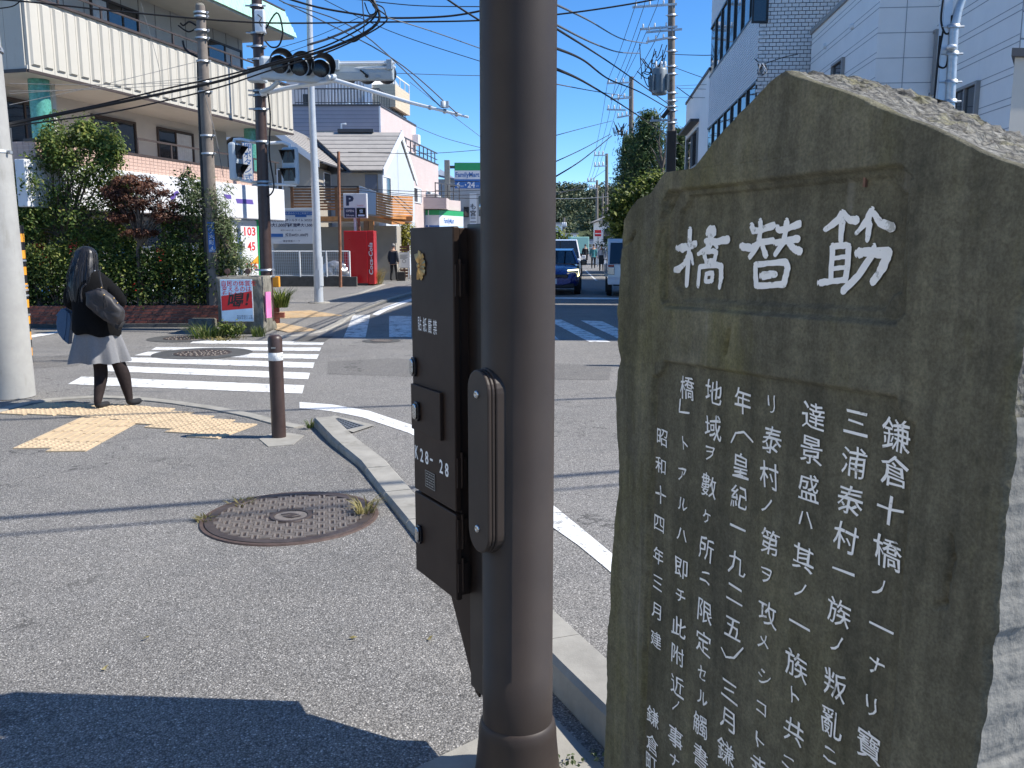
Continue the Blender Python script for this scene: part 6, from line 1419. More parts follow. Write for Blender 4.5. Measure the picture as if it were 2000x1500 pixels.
# P sign
PY = 35.4; pF = FR((0, PY, 0), (1, 0, 0), (0, -1, 0)); x0, x1 = px3(672, 400, PY).x, px3(714, 400, PY).x; z1, z0, zm = px3(690, 379, PY).z, px3(690, 425, PY).z, px3(690, 404.5, PY).z
psg = thing('parking_sign', V((px3(694, 430, PY).x, PY, 0)), 'square P parking sign reading OPEN 24 hours above the red machine', 'sign')
box('cabinet', 'trim_white', psg, pF, x0 - .03, x1 + .05, -.22, -.001, z0 - .02, z1 + .03, bevel=.01)
box('upper_face', 'sign_white', psg, pF, x0, x1, .0, .004, zm, z1); box('open_face', 'sign_navy', psg, pF, x0, x0 + (x1 - x0) * .52, .0, .004, z0, zm - .03); lc = box('screen', 'black_gloss', psg, pF, x0 + (x1 - x0) * .57, x1, .0, .004, z0, zm - .03)
MB().text(pF, 'P', x0 + (x1 - x0) * .28, (zm + z1) / 2, h=(z1 - zm) * .78, w=(x1 - x0) * .36, b=.005, off=.05).build('lettering', 'sign_navy', psg)
MB().text(pF, 'TOMTO', x0 + (x1 - x0) * .75, zm + .06, h=.05, b=.005).build('lettering', 'sign_red', psg)
MB().text(pF, 'OPEN', x0 + (x1 - x0) * .26, z0 + (zm - z0) * .64, h=.09, b=.005, off=.01).text(pF, '24hours', x0 + (x1 - x0) * .26, z0 + (zm - z0) * .22, h=.07, b=.005, off=.01).build('lettering', 'sign_white', psg)
MB().text(pF, '空', x0 + (x1 - x0) * .79, z0 + (zm - z0) * .62, h=.14, b=.005, off=.03).box(pF, x0 + (x1 - x0) * .64, x0 + (x1 - x0) * .94, .0045, .005, z0 + .05, z0 + .12).build('screen_print', 'poster_blue', lc)
for x in (693, 700): box('post', 'rust_pole' if x > 696 else 'white_metal', psg, pF, px3(x, 440, PY).x - .05, px3(x, 440, PY).x + .05, -.16, -.06, 0, z0 - .021)
# vending machine (seen from its red back and side)
vY = 34.3; v0, v1 = px3(672, 500, vY), px3(718, 500, vY); vt = px3(700, 451, vY).z; ve = thing('vending_machine', V(((v0.x + v1.x) / 2, vY + .4, 0)), 'bright red drinks vending machine seen from its blank back', 'vending machine')
vF = FR((0, vY, 0), (1, 0, 0), (0, -1, 0)); box('cabinet', 'vend_red', ve, vF, v0.x, v1.x, -.72, 0, .10, vt, bevel=.02)
box('side_band', 'vend_red', ve, vF, v1.x + .001, v1.x + .26, -.70, -.005, .06, vt + .01, bevel=.02); box('plinth', 'trim_dark', ve, vF, v0.x + .05, v1.x - .02, -.68, -.03, 0, .10)
c_ = (px3(724, 500, vY).x)
ct = MB(); fv_ = FR((c_, vY, 0), (0, 0, 1), (0, -1, 0), (-1, 0, 0)); ct.text(fv_, 'Coca-Cola', (vt) * .5, 0, h=.16, w=1.25, b=.001, off=.02, shear=.25); ct.build('lettering', 'sign_white', ve)
for x in (693, 706): pass
# white mesh fence and low dark wall
FY = 33.6; fF = FR((0, FY, 0), (1, .0, 0), (0, -1, 0)); x0, x1 = px3(527, 520, FY).x, px3(683, 520, FY).x; z1, z0 = px3(600, 491, FY).z, px3(600, 539, FY).z
wlw = box('low_wall', 'concrete_dark', None, fF, x0 - .4, px3(697, 540, FY).x, -.12, .12, 0, max(.28, z0 - .03), loc=((x0 + x1) / 2, FY, 0), label='low dark concrete wall under the white mesh fence', cat='wall')
fnc = thing('mesh_fence', V(((x0 + x1) / 2, FY, max(.28, z0 - .03))), 'white wire mesh fence at the parking lot edge', 'fence')
zb_f = max(.30, z0 - .02)
for x in (x0, px3(586, 520, FY).x, px3(638, 520, FY).x, x1): MB().tube([V((x, FY, zb_f - .02)), V((x, FY, z1 + .02))], .035, 8).build('post', 'white_metal', fnc)
MB().tube([V((x0, FY, z1)), V((x1, FY, z1))], .025, 8).tube([V((x0, FY, zb_f + .04)), V((x1, FY, zb_f + .04))], .02, 8).build('rail', 'white_metal', fnc)
ms = MB(); x = x0 + .06
while x < x1: ms.box(fF, x - .004, x + .004, .0, .008, zb_f + .04, z1); x += .075
for k in range(8): ms.box(fF, x0, x1, .008, .014, zb_f + .1 + k * .11, zb_f + .106 + k * .11)
ms.build('wire_mesh', 'white_metal', fnc, kind='stuff')
# parked scooter-like white cover in the lot
cvp = px3(655, 515, FY + .8); t_ = thing('covered_bicycle', V((cvp.x, FY + .8, 0)), 'bicycle under a crumpled white and grey cover behind the fence', 'bicycle')
bm_ = bmesh.new(); bmesh.ops.create_icosphere(bm_, subdivisions=4, radius=1)
for v in bm_.verts:
    c = v.co.copy(); q = V((cvp.x + c.x * .60, FY + .8 + c.y * .30, .50 + c.z * (.48 + .12 * MN.noise(V((c.x * 3, 1, 1)))))); q += MN.noise_vector(q * 6) * .07; q.z = max(.02, q.z); v.co = q - WORG[t_.name]
me = bpy.data.meshes.new('cover'); bm_.to_mesh(me); bm_.free(); me.materials.append(M['car_silver']); link('cover', me, t_, smooth=True)
for s_ in (-.5, .5): MB().lathe(V((cvp.x + s_, FY + .75, .28)), [(.27, -.02), (.29, 0), (.27, .02), (.24, 0), (.27, -.02)], 20, axis=(0, 1, 0)).build('wheel', 'rubber', t_)
cr = px3(545, 530, FY + 3.5); 
# wheel stops
for k, x in enumerate((549, 580)):
    p = gd(x, 557 if k else 556); box('wheel_stop', 'concrete', None, FR((p.x, p.y, 0), (1, .05, 0)), -.28, .28, -.09, .09, 0, .13, bevel=.02, loc=(p.x, p.y, 0), label=('right' if k else 'left') + ' pale concrete wheel stop in front of the low dark wall', cat='wheel stop', group='wheel stops')
gp_ = gd(722, 556); blades('dry_grass', V((gp_.x, gp_.y, .01)), 420, .55, .75, 'grass_dry', loc=(gp_.x, gp_.y, .01), lean=.7, wid=.014, label='clump of dry straw-coloured grass at the foot of the red machine', cat='grass')
gp2 = gd(703, 555); blades('weed_clump', V((gp2.x, gp2.y, .01)), 160, .35, .45, 'grass_green', loc=(gp2.x, gp2.y, .01), lean=.6, wid=.016, label='green weeds at the end of the low dark wall', cat='weeds')
MB().tube([gd(706, 556) + V((0, 0, 0)), px3(704, 515, gd(706, 556).y)], .04, 8).build('hydrant_post', 'sign_red', loc=gd(706, 556), label='thin red pipe post before the red machine', cat='post')
# brown slatted fence and notice
SYf = 41.0; sF = FR((0, SYf, 0), (1, 0, 0), (0, -1, 0)); x0, x1 = px3(735, 510, SYf).x, px3(800, 510, SYf).x; z1, z0 = px3(760, 479, SYf).z, px3(760, 541, SYf).z
wf = thing('slat_fence', V(((x0 + x1) / 2, SYf, 0)), 'dark brown horizontal slat fence behind the walking man', 'fence')
for i in range(11): box('slat', 'wood_fence', wf, sF, x0, x1, 0, .03, max(.03, z0) + i * (z1 - max(.03, z0)) / 11, max(.03, z0) + (i + .72) * (z1 - max(.03, z0)) / 11)
for x in (x0, (x0 + x1) / 2, x1 - .1): box('post', 'wood_fence', wf, sF, x, x + .1, -.1, -.001, 0, z1 + .03)
ntc = at(788, 508, SYf - .6); t_ = thing('notice_board', V((ntc.x, SYf - .6, 0)), 'white notice board on posts beside the walking man', 'sign'); nf = FR((ntc.x, SYf - .6, 0), (1, 0, 0), (0, -1, 0))
box('panel', 'sign_white', t_, nf, -.22, .28, 0, .03, .55, 1.25); box('post', 'white_metal', t_, nf, .20, .25, -.05, -.001, 0, 1.3)
for i in range(4): MB().box(nf, -.16, .2 - .05 * (i % 2), .031, .032, 1.12 - i * .05, 1.135 - i * .05).build('print_line', 'ink_black', t_)
MB().lathe(nf.p(.03, .031, .85), [(.07, 0), (.085, 0)], 20, axis=nf.y).build('print_mark', 'ink_black', t_)
gs = px3(790, 470, 42.0); tree('golden_shrub', V((gs.x, 42.0, 0)), px3(790, 470, 42.0), [(px3(785, 472, 42), (.42, .4, .55)), (px3(795, 452, 42), (.30, .3, .5)), (px3(778, 490, 42), (.4, .4, .3))], 'golden yellow-green conifer shrub behind the slat fence', 'leaf_gold', .12, 26, .13, 40, 2.2, .06, 5, cat='shrub')
gs = px3(755, 480, 41.6); tree('olive_shrub', V((gs.x, 41.6, 0)), gs, [(px3(755, 474, 41.6), (.55, .35, .32))], 'grey-green olive shrub above the slat fence', 'leaf_pale', .10, 20, .12, 36, 3.0, .04, 5, cat='shrub')
# ---------------------------------------------------------------- lilac and pink three-storey building
LY = 52.0; lF = FR((0, LY, 0), (1, 0, 0), (0, -1, 0)); lil = thing('apartment_block', V((px3(700, 480, LY).x, LY + 5, 0)), 'three storey block with lilac front, pink side and roof terrace', 'building')
cx = px3(744, 300, LY).x; zt = px3(744, 207, LY).z; xl = px3(540, 300, LY).x
sideD = (gd(818, 255, zt) if False else None)
PF_ = FR((cx, LY, 0), V((.13, 1, 0)), V((1, -.13, 0)))     # pink side running away
a1, _ = PF_.px(813, 300); 
bl_ = MB(); bl_.box(lF, xl, cx, -9, 0, 0, zt); bl_.build('front_wall', 'lilac_siding', lil)
MB().box(PF_, 0, max(6, a1), -8, .0, 0, zt - .002).build('side_wall', 'pink_siding', lil)
box('corner_trim', 'trim_white', lil, lF, cx - .06, cx + .03, -.02, .03, 0, zt)
box('coping', 'trim_dark', lil, lF, xl, cx + .05, -.3, .06, zt + .001, zt + .09); MB().box(PF_, .06, max(6, a1), -.3, .05, zt + .001, zt + .09).build('coping', 'trim_dark', lil)
zr = px3(700, 172, LY).z
rl = MB()
for fr_, s0, s1 in ((lF, px3(575, 190, LY).x, cx), (PF_, 0, 6.5)):
    rl.box(fr_, s0, s1, -.10, -.04, zr - .06, zr); rl.box(fr_, s0, s1, -.10, -.05, zt + .18, zt + .22)
rl.build('terrace_rail', 'trim_dark', lil)
x = px3(575, 190, LY).x
while x < cx: MB().box(lF, x, x + .03, -.09, -.06, zt + .09, zr - .06).build('baluster', 'trim_dark', lil); x += .19
for k in range(18): MB().box(PF_, .3 + k * .35, .33 + k * .35, -.09, -.06, zt + .09, zr - .06).build('baluster', 'trim_dark', lil)
pxm = px3(640, 340, LY)
window(lF, px3(618, 260, LY).x, px3(652, 260, LY).x, px3(630, 275, LY).z, px3(630, 256, LY).z, .001, lil, 'alu_frame', n=2)
# penthouse on the terrace
PY2 = LY + 5; pF2 = FR((0, PY2, 0), (1, 0, 0), (0, -1, 0)); ph = MB().box(pF2, px3(560, 180, PY2).x, px3(768, 180, PY2).x, -5, 0, zt, px3(700, 150, PY2).z).build('penthouse', 'grey_block', lil)
for k in range(20): MB().box(pF2, px3(640, 180, PY2).x + k * .2, px3(640, 180, PY2).x + k * .2 + .05, .3, .36, zt, px3(700, 150, PY2).z - .1).build('screen_slat', 'metal_siding', lil)
box('penthouse_door', 'black_frame', lil, pF2, px3(592, 190, PY2).x, px3(606, 190, PY2).x, .0, .04, zt, px3(600, 184, PY2).z)
a0 = PF_.px(768, 190)[0]
q = px3(772, 185, LY + 2.5); BX = FR((q.x, LY + 2.5, 0), V((.13, 1, 0)), V((1, -.13, 0)))
tz0, tz1 = px3(772, 209, LY + 2.5).z, px3(772, 164, LY + 2.5).z; MB().box(BX, 0, 3.6, -1.4, .0, tz0, tz1).build('upper_balcony', 'beige_siding', lil)
MB().box(BX, 0, 3.6, -.06, .0, tz1 + .5, tz1 + .56).box(BX, 0, .06, -.06, 0, tz1, tz1 + .5).box(BX, 1.2, 1.26, -.06, 0, tz1, tz1 + .5).box(BX, 2.4, 2.46, -.06, 0, tz1, tz1 + .5).box(BX, 3.54, 3.6, -.06, 0, tz1, tz1 + .5).build('upper_rail', 'white_metal', lil)
MB().box(BX, -.1, 4.6, -1.9, -1.41, zt, tz1 + .5).build('stair_wall', 'metal_siding', lil)
for (x, y, m_, l) in ((672, 199, 'poster_blue', 'left light blue basin on the roof terrace behind the dark railing'), (709, 198, 'poster_blue', 'right light blue basin on the roof terrace behind the dark railing')):
    c = px3(x, y, LY + 1.0); c.z = zt + .002; t_ = thing('basin', c, l, 'basin'); MB().lathe(c, [(.25, 0), (.36, .26), (.39, .26), (.38, .29), (.33, .29), (.24, .03), (0, .03)], 20).build('bowl', m_, t_)
# lower pink wing towards the convenience store
WG = FR(PF_.p(3.2, 0, 0), PF_.x, PF_.y); wz = WG.px(855, 322, 1.6)[1]
w0 = WG.px(786, 300, 1.6)[0]; w1 = WG.px(856, 330, 1.6)[0]; wz0 = WG.px(790, 295, 1.6)[1]
MB().box(WG, w0, w1, -.2, 1.6, 0, wz0).build('pink_wing', 'pink_siding', lil); MB().box(WG, w0 - .06, w0 - .002, -.2, 1.6, 0, wz0).build('wing_end_wall', 'lilac_siding', lil)
rl = MB(); rl.box(WG, w0, w1, 1.50, 1.56, wz0 + .75, wz0 + .82).box(WG, w0, w1, 1.50, 1.56, wz0 + .35, wz0 + .39).box(WG, w0 - .06, w1, 1.3, 1.64, wz0 + .001, wz0 + .07)
k = w0
while k < w1: rl.box(WG, k, k + .05, 1.50, 1.56, wz0 + .07, wz0 + .75); k += 1.1
rl.build('wing_rail', 'trim_dark', lil)
for (xa, xb, ya, yb) in ((807, 822, 365, 395), (832, 848, 372, 398)):
    a0, a1 = WG.px(xa, 380, 1.6)[0], WG.px(xb, 380, 1.6)[0]; window(WG, a0, a1, WG.px(xa, yb, 1.6)[1], WG.px(xa, ya, 1.6)[1], 1.601, lil, 'trim_white', 'window_blue', n=2, curtain=[1])
a0, a1 = WG.px(779, 380, 1.6)[0], w0
acu = PF_.px(808, 274); box('air_unit', 'white_metal', lil, PF_, acu[0] - .3, acu[0] + .3, .001, .4, acu[1] - .35, acu[1] + .35, bevel=.03)
ant = px3(635, 95, LY + 5); MB().tube([V((ant.x, LY + 5.5, px3(700, 150, PY2).z)), V((ant.x, LY + 5.5, ant.z))], .03, 6).box(FR((ant.x, LY + 5.5, ant.z), (1, .3, 0)), -.5, .5, -.012, .012, -.012, .012).box(FR((ant.x, LY + 5.5, ant.z), (1, .3, 0)), -.35, -.33, -.3, .3, -.01, .01).box(FR((ant.x, LY + 5.5, ant.z), (1, .3, 0)), .1, .12, -.25, .25, -.01, .01).build('antenna', 'galvanised', lil)
# ---------------------------------------------------------------- convenience store
CY = 56.0; q = px3(806, 430, CY); CFr = FR((px3(858, 430, CY).x, CY, 0), V((.42, .91, 0)), V((.91, -.42, 0)))   # street side
cs_ = thing('convenience_store', V((q.x + 1.5, CY + 4, 0)), 'convenience store with white, green and blue fascia beyond the house', 'shop')
sF2 = FR((0, CY, 0), (1, 0, 0), (0, -1, 0)); xl, xr = px3(795, 430, CY).x, px3(858, 430, CY).x; z1, zg, z0 = px3(830, 410, CY).z, px3(830, 420, CY).z, px3(830, 443, CY).z
box('shop_wall', 'grey_block', cs_, sF2, xl - 3, xr - .1, -10, -.2, 0, z1 + 1.0)
for (u, v, m_) in ((zg, z1, 'sign_green'), (z0 + .10, zg, 'sign_white'), (z0, z0 + .10, 'sign_blue')):
    MB().box(sF2, xl, xr, -.6, 0, u, v).build('fascia', m_, cs_)
a1 = CFr.px(905, 430)[0]
for (u, v, m_) in ((zg, z1, 'sign_green'), (z0 + .10, zg, 'sign_white'), (z0, z0 + .10, 'poster_blue')):
    MB().box(CFr, .003, a1, -.6, .0, u, v).build('fascia', m_, cs_)
for x in np.linspace(xl, xr, 4)[1:3]: box('fascia_joint', 'trim_white', cs_, sF2, x - .03, x + .03, .001, .01, z0, z1)
aa, cc = CFr.px(877, 433); MB().text(CFr, 'FamilyMart', aa, cc, h=.42, w=a1 * .42, b=.006, off=.02).build('lettering', 'sign_blue', cs_)
box('terrace_slab', 'pink_siding', cs_, sF2, xl, xr + .5, -8, .5, z1 + .05, z1 + .75); MB().box(CFr, 0, a1, -4, -.2, z1 + .05, z1 + .70).build('terrace_slab', 'pink_siding', cs_)
rl = MB(); rl.box(CFr, 0, a1, -.3, -.24, z1 + 1.65, z1 + 1.72).box(CFr, 0, a1, -.3, -.25, z1 + 1.2, z1 + 1.25)
for k in np.arange(0, a1, .8): rl.box(CFr, k, k + .05, -.3, -.25, z1 + .7, z1 + 1.65)
rl.build('terrace_rail', 'trim_dark', cs_); box('shop_glass', 'window_glass', cs_, sF2, xl, xr - .1, -.19, -.15, .2, z0 - .1)
# pole sign
SY2 = 66.0; gF = FR((0, SY2, 0), (1, 0, 0), (0, -1, 0)); x0, x1 = px3(888, 350, SY2).x, px3(938, 350, SY2).x; zt, zb, za, zc_, zd = px3(900, 318, SY2).z, px3(900, 368, SY2).z, px3(900, 333, SY2).z, px3(900, 350, SY2).z, px3(900, 354, SY2).z
fs_ = thing('shop_pole_sign', V((x0 - .2, SY2, 0)), 'tall green, white and blue convenience store pole sign', 'sign')
box('post', 'concrete', fs_, gF, x0 - .75, x0 - .35, -.25, .1, 0, zt + .2, bevel=.02)
for z in (zt - .3, zb + .2): box('bracket', 'trim_dark', fs_, gF, x0 - .36, x0 + .02, -.15, 0, z - .1, z + .1)
box('green_face', 'sign_green', fs_, gF, x0, x1, -.25, 0, za, zt); box('white_face', 'sign_white', fs_, gF, x0, x1, -.25, 0, zc_, za - .002); box('blue_line', 'sign_blue', fs_, gF, x0, x1, -.25, 0, zd + .0, zc_ - .002); box('blue_face', 'sign_blue', fs_, gF, x0, x1, -.25, 0, zb, zd - .05); box('case', 'trim_white', fs_, gF, x0 - .03, x1 + .03, -.28, -.251, zb - .05, zt + .05)
MB().text(gF, 'FamilyMart', (x0 + x1) / 2, (zc_ + za) / 2 - .03, h=.45, w=(x1 - x0) * .93, b=.006, off=.025).build('lettering', 'sign_blue', fs_)
MB().text(gF, '6', x0 + .28, (zb + zd) / 2, h=.42, b=.006, off=.03).text(gF, '24', x0 + 1.22, (zb + zd) / 2, h=.42, b=.006, off=.03).text(gF, 'am', x0 + .56, (zb + zd) / 2 - .1, h=.10, b=.006).text(gF, 'pm', x0 + 1.70, (zb + zd) / 2 - .1, h=.10, b=.006).prism(gF, [(x0 + .76, (zb + zd) / 2 - .09), (x0 + .88, (zb + zd) / 2), (x0 + .76, (zb + zd) / 2 + .09)], .005, .006).build('lettering', 'sign_white', fs_)
# grey building with vertical sign
GY = 70.0; gF3 = FR((0, GY, 0), (1, 0, 0), (0, -1, 0)); gb = thing('grey_building', V((px3(900, 480, GY).x, GY + 5, 0)), 'plain grey flat-roofed building behind the shop pole sign', 'building')
gz = px3(870, 350, GY).z; MB().box(gF3, px3(846, 400, GY).x, px3(990, 400, GY).x, -10, 0, 0, gz).build('wall', 'grey_block', gb)
quadthick('roof', 'house_slate', gb, [px3(850, 340, GY - .3), px3(895, 350, GY - .3), V((px3(895, 350, GY).x, GY + 5, gz + .1)), V((px3(850, 340, GY).x, GY + 5, gz + 1.2))], .15)
window(gF3, px3(906, 420, GY).x, px3(916, 420, GY).x, px3(910, 424, GY).z, px3(910, 404, GY).z, .001, gb, 'black_frame', n=1)
vs_ = box('vertical_sign', 'sign_white', gb, gF3, px3(918, 420, GY).x, px3(931, 420, GY).x, .3, .5, px3(925, 445, GY).z, px3(925, 378, GY).z)
for i, ch in enumerate('も宮二'): MB().text(gF3, ch, px3(924.5, 404, GY).x, px3(924, 404 + i * 13, GY).z, em=.45, b=.505, off=.02).build('lettering', 'ink_black', vs_)
# ================================================================== RIGHT SIDE BUILDINGS
RN = V((-.996, .088, 0)).normalized()
# --- white sided building: near wing W1 (set back), far wing W2 (nearer the street)
W1 = FR((7.78, 14.0, 0), SD, RN); W2 = FR((7.0, 17.5, 0), SD, RN)
wb = thing('white_building', V((10, 18, 0)), 'white panelled building in shade behind the stone monument', 'building')
L1 = 3.5; L2 = 5.25; WH = 12.0
box('near_wing_wall', 'white_siding', wb, W1, 0, L1 + .6, -7, 0, 0, WH)
z2 = W2.px(1556, 96)[1]
box('far_wing_wall', 'white_siding', wb, W2, 0, L2, -8, 0, 0, z2)
box('far_wing_coping', 'alu_frame', wb, W2, -.06, L2 + .06, -8, .05, z2 + .001, z2 + .10)
box('far_wing_upper', 'white_siding', wb, W2, .1, L2 - .1, -8, -1.0, z2 + .101, WH)
window(W2, 1.0, 2.0, z2 + .5, z2 + 1.9, -.999, wb, 'trim_white', 'window_blue', n=1); box('stone_panel', 'stone_cladding', wb, W2, 2.4, 4.2, -.999, -.95, z2 + .101, z2 + 2.2)
# joints: pairs of fine horizontal grooves, built as thin recessed-looking strips
zz = .5; js = []
while zz < WH - .2:
    for fr_, l, top in ((W1, L1, WH), (W2, L2, z2)):
        if zz + .1 < top:
            box('panel_joint', 'joint_grey', wb, fr_, .0, l, .0005, .004, zz, zz + .014); box('panel_joint', 'joint_grey', wb, fr_, .0, l, .0005, .004, zz + .11, zz + .122)
    zz += .46
# facet facing the camera (end of the far wing) with square panels
EF = FR(W2.p(0, 0, 0), -RN, -SD)
zz = .5
while zz < z2 - .1: box('panel_joint', 'joint_grey', wb, EF, .0, 1.1, .0005, .004, zz, zz + .014); zz += .46
for a in (.5,): box('panel_joint', 'joint_grey', wb, EF, a, a + .014, .0045, .006, 0, z2)
# rough square panels on the near end face
NF = FR(W1.p(0, 0, 0), -RN, -SD); box('end_backing', 'joint_grey', wb, NF, .0, 3.0, .0005, .01, 0, WH - .01)
cols_ = [(.01, .30), (.33, .60), (.63, 1.5), (1.53, 3.0)]
r = 0; zz = .05
while zz < WH - .3:
    h = (.40, .16, .40, .40)[r % 4]
    for (a0, a1) in cols_: box('rough_panel', 'white_siding_rough', wb, NF, a0, a1, .0105, .035, zz, zz + h - .03)
    zz += h; r += 1
# windows
def winpx(fr, xa, xb, ya, yb, par, fm, n=2, b=.001, gm='window_glass', **kw):
    a0, a1 = fr.px(xa, (ya + yb) / 2, b)[0], fr.px(xb, (ya + yb) / 2, b)[0]; xm = (xa + xb) / 2
    return window(fr, min(a0, a1), max(a0, a1), fr.px(xm, yb, b)[1], fr.px(xm, ya, b)[1], b, par, fm, gm, n, dep=.07, **kw)
winpx(W1, 1797, 1830, 70, 190, wb, 'alu_frame', 1); winpx(W1, 1860, 1908, 170, 330, wb, 'alu_frame', 2)
winpx(W2, 1628, 1649, 120, 165, wb, 'alu_frame', 1)
for (x, y) in ((1666, 52), (1613, 90), (1823, 8)):
    fr_ = W2 if x < 1700 else W1; a, c = fr_.px(x, y); MB().lathe(fr_.p(a, .0, c), [(.06, 0), (.06, .05), (.05, .06), (0, .06)], 14, axis=fr_.y).build('vent_cap', 'trim_white', wb)
# --- tiled building T
TF = FR((6.35, 23.5, 0), SD, RN); TE = FR(TF.o, -RN, -SD); TH_ = 12.5
tbd = thing('tiled_building', V((10, 27, 0)), 'white tiled building with ribbed metal siding and black strip windows', 'building')
LT = TF.px(1384, 200)[0]
box('core', 'tile_joint', tbd, TF, .02, LT, -8, -.06, 0, TH_)
def lz(x, y): return TF.px(x, y)
zu = lz(1430, 91)[1]; zuT = lz(1406, 24)[1]; zlw = lz(1420, 213)[1]
# ribbed siding bands, each rib a strip
def siding(z0, z1):
    mb = MB(); z = z0
    while z < z1 - .01: P = [TF.p(x, b, c) for x in (0, LT) for (b, c) in ((-.055, z), (.0, z + .015), (.0, z + .055), (-.03, z + .075))]; mb.add(P, [(0, 1, 5, 4), (1, 2, 6, 5), (2, 3, 7, 6)]); z += .078
    mb.build('ribbed_siding', 'metal_siding', tbd)
siding(zlw, zu); siding(zuT, TH_)
for (z0, z1) in ((zu, zuT), (zlw - 1.5, zlw)):
    box('sill_strip', 'black_frame', tbd, TF, 0, LT, -.05, .02, z0 + .001, z0 + .06); box('head_strip', 'black_frame', tbd, TF, 0, LT, -.05, .02, z1 - .06, z1 - .001)
    n = 7
    for i in range(n): 
        x = LT * i / n; box('mullion', 'black_frame', tbd, TF, x, x + .09, -.05, .03, z0 + .061, z1 - .061)
        pb_ = box('pane', 'window_blue', tbd, TF, x + .09, x + LT / n, -.03, -.02, z0 + .06, z1 - .06)
box('lower_wall', 'stone_cladding', tbd, TF, 0, LT, -.05, .0, 0, zlw - 1.5)
# tiles on the end wall: running bond; the visible ones are pieces, sharing one mesh
tw, th = .175, .095
o = MB().box(W0, -tw / 2 + .009, tw / 2 - .009, -.012, .012, -th / 2 + .009, th / 2 - .009).build('tile', 'tile_white'); tme = o.data; bpy.data.objects.remove(o)
ra = math.atan2(TE.x.y, TE.x.x); z = zlw - 1.2; r = 0; rest = MB(); ntile = 0
tilerows = []
while z < TH_:
    x = (-tw / 2 if r % 2 else 0)
    while x < 4.2: tilerows.append((max(x + tw / 2, .05), z + th / 2)); x += tw
    z += th; r += 1
vis = [q for q in tilerows if zlw - .2 < q[1] < zu + 1.6 and q[0] < 2.3]
box('end_backing', 'tile_joint', tbd, TE, 0, 4.4, -.05, 0, 0, TH_)
for q in vis[:300]:
    o = bpy.data.objects.new('tile', tme); COL.objects.link(o); o.parent = tbd; o.location = TE.p(q[0], .010, q[1]) - WORG[tbd.name]; o.rotation_euler = (0, 0, ra)
s_ = set(vis[:300])
for q in tilerows:
    if q not in s_: rest.box(TE, q[0] - tw / 2 + .009, q[0] + tw / 2 - .009, -.002, .022, q[1] - th / 2 + .009, q[1] + th / 2 - .009)
rest.build('far_tiles', 'tile_white', tbd, kind='stuff')
a0 = TE.px(1468, 20)[0]; a1 = TE.px(1500, 20)[0]; window(TE, a0, a1, TE.px(1484, 46)[1], TE.px(1484, 46)[1] + 1.5, .023, tbd, 'black_frame', n=1)
# --- lower white building beyond
LF = FR(TF.p(LT + .05, -.02, 0), SD, RN); l1 = LF.px(1339, 260)[0]; lzz = LF.px(1339, 207)[1]
lb = thing('low_white_building', LF.p(l1 / 2, -4, 0), 'low white rendered building past the tiled building', 'building')
box('wall', 'white_siding', lb, LF, 0, l1, -8, 0, 0, lzz); box('coping', 'trim_dark', lb, LF, -.02, l1 + .06, -8, .05, lzz + .001, lzz + .10)
winpx(LF, 1342, 1363, 262, 330, lb, 'alu_frame', 2)
a0, c0 = LF.px(1345, 262); box('window_hood', 'trim_dark', lb, LF, LF.px(1364, 260)[0] - .1, LF.px(1341, 262)[0] + .1, .001, .35, c0 + .05, c0 + .15)
# --- beige wall/building at the right edge
BFm = at(1966, 300, 8.0); bg_ = thing('beige_building', V((BFm.x + 2, 10, 0)), 'beige rendered wall with dark coping at the right edge', 'building')
bfz = at(1966, 112, 8.0).z; bF_ = FR((BFm.x, 8.0, 0), (1, .05, 0), (.05, -1, 0)); bP = [(0, 0), (4, .2), (5.5, 3.2), (1.9, 3.0)]; fB = FR(bF_.o, (1, 0, 0), (0, 0, 1), (0, 1, 0)); MB().prism(fB, bP, 0, bfz).build('wall', 'beige_wall', bg_); MB().prism(fB, [(-.06, -.05), (4.05, .15), (5.6, 3.3), (1.88, 3.05)], bfz + .001, bfz + .07).build('coping', 'trim_dark', bg_)
# galvanised pole against the white building
gy = 11.0; g0 = at(1848, 600, gy); gpo = thing('galvanised_pole', V((g0.x, gy, 0)), 'slim galvanised steel pole with cable in front of the white building', 'pole')
gt = at(1862, 60, gy); MB().tube([V((g0.x, gy, 0)), at(1855, 205, gy), gt, at(1868, 20, gy) + V((.02, 0, 0)), at(1885, -20, gy)], [.062, .06, .058, .05, .045], 16).build('shaft', 'galvanised', gpo)
MB().box(FR(at(1838, 160, gy + .05), (1, 0, 0)), -.05, .05, -.05, .05, -.8, 1.0).build('channel', 'galv_paint', gpo)
for y in (52, 105, 160, 198): p = at(1856 + (200 - y) * .04, y, gy); MB().lathe(p, [(.075, -.02), (.075, .02), (.06, .02)], 16).tube([p + V((-.14, 0, 0)), p + V((.13, 0, 0))], .012, 6).build('clamp', 'galvanised', gpo)
MB().cord([at(1842, 0, gy), at(1838, 40, gy), at(1846, 65, gy), at(1856, 60, gy), at(1859, 30, gy)], .012, 6).cord([at(1842, 60, gy), at(1832, 120, gy), at(1838, 132, gy), at(1848, 128, gy), at(1853, 100, gy)], .012, 6).cord([at(1836, 70, gy), at(1828, 160, gy), at(1824, 200, gy)], .012, 6).build('cable', 'black_cable', gpo)
MB().lathe(at(1852, 98, gy) + V((0, -.08, 0)), [(0, .05), (.05, .04), (.06, 0), (0, 0)], 12).build('sensor', 'white_metal', gpo)

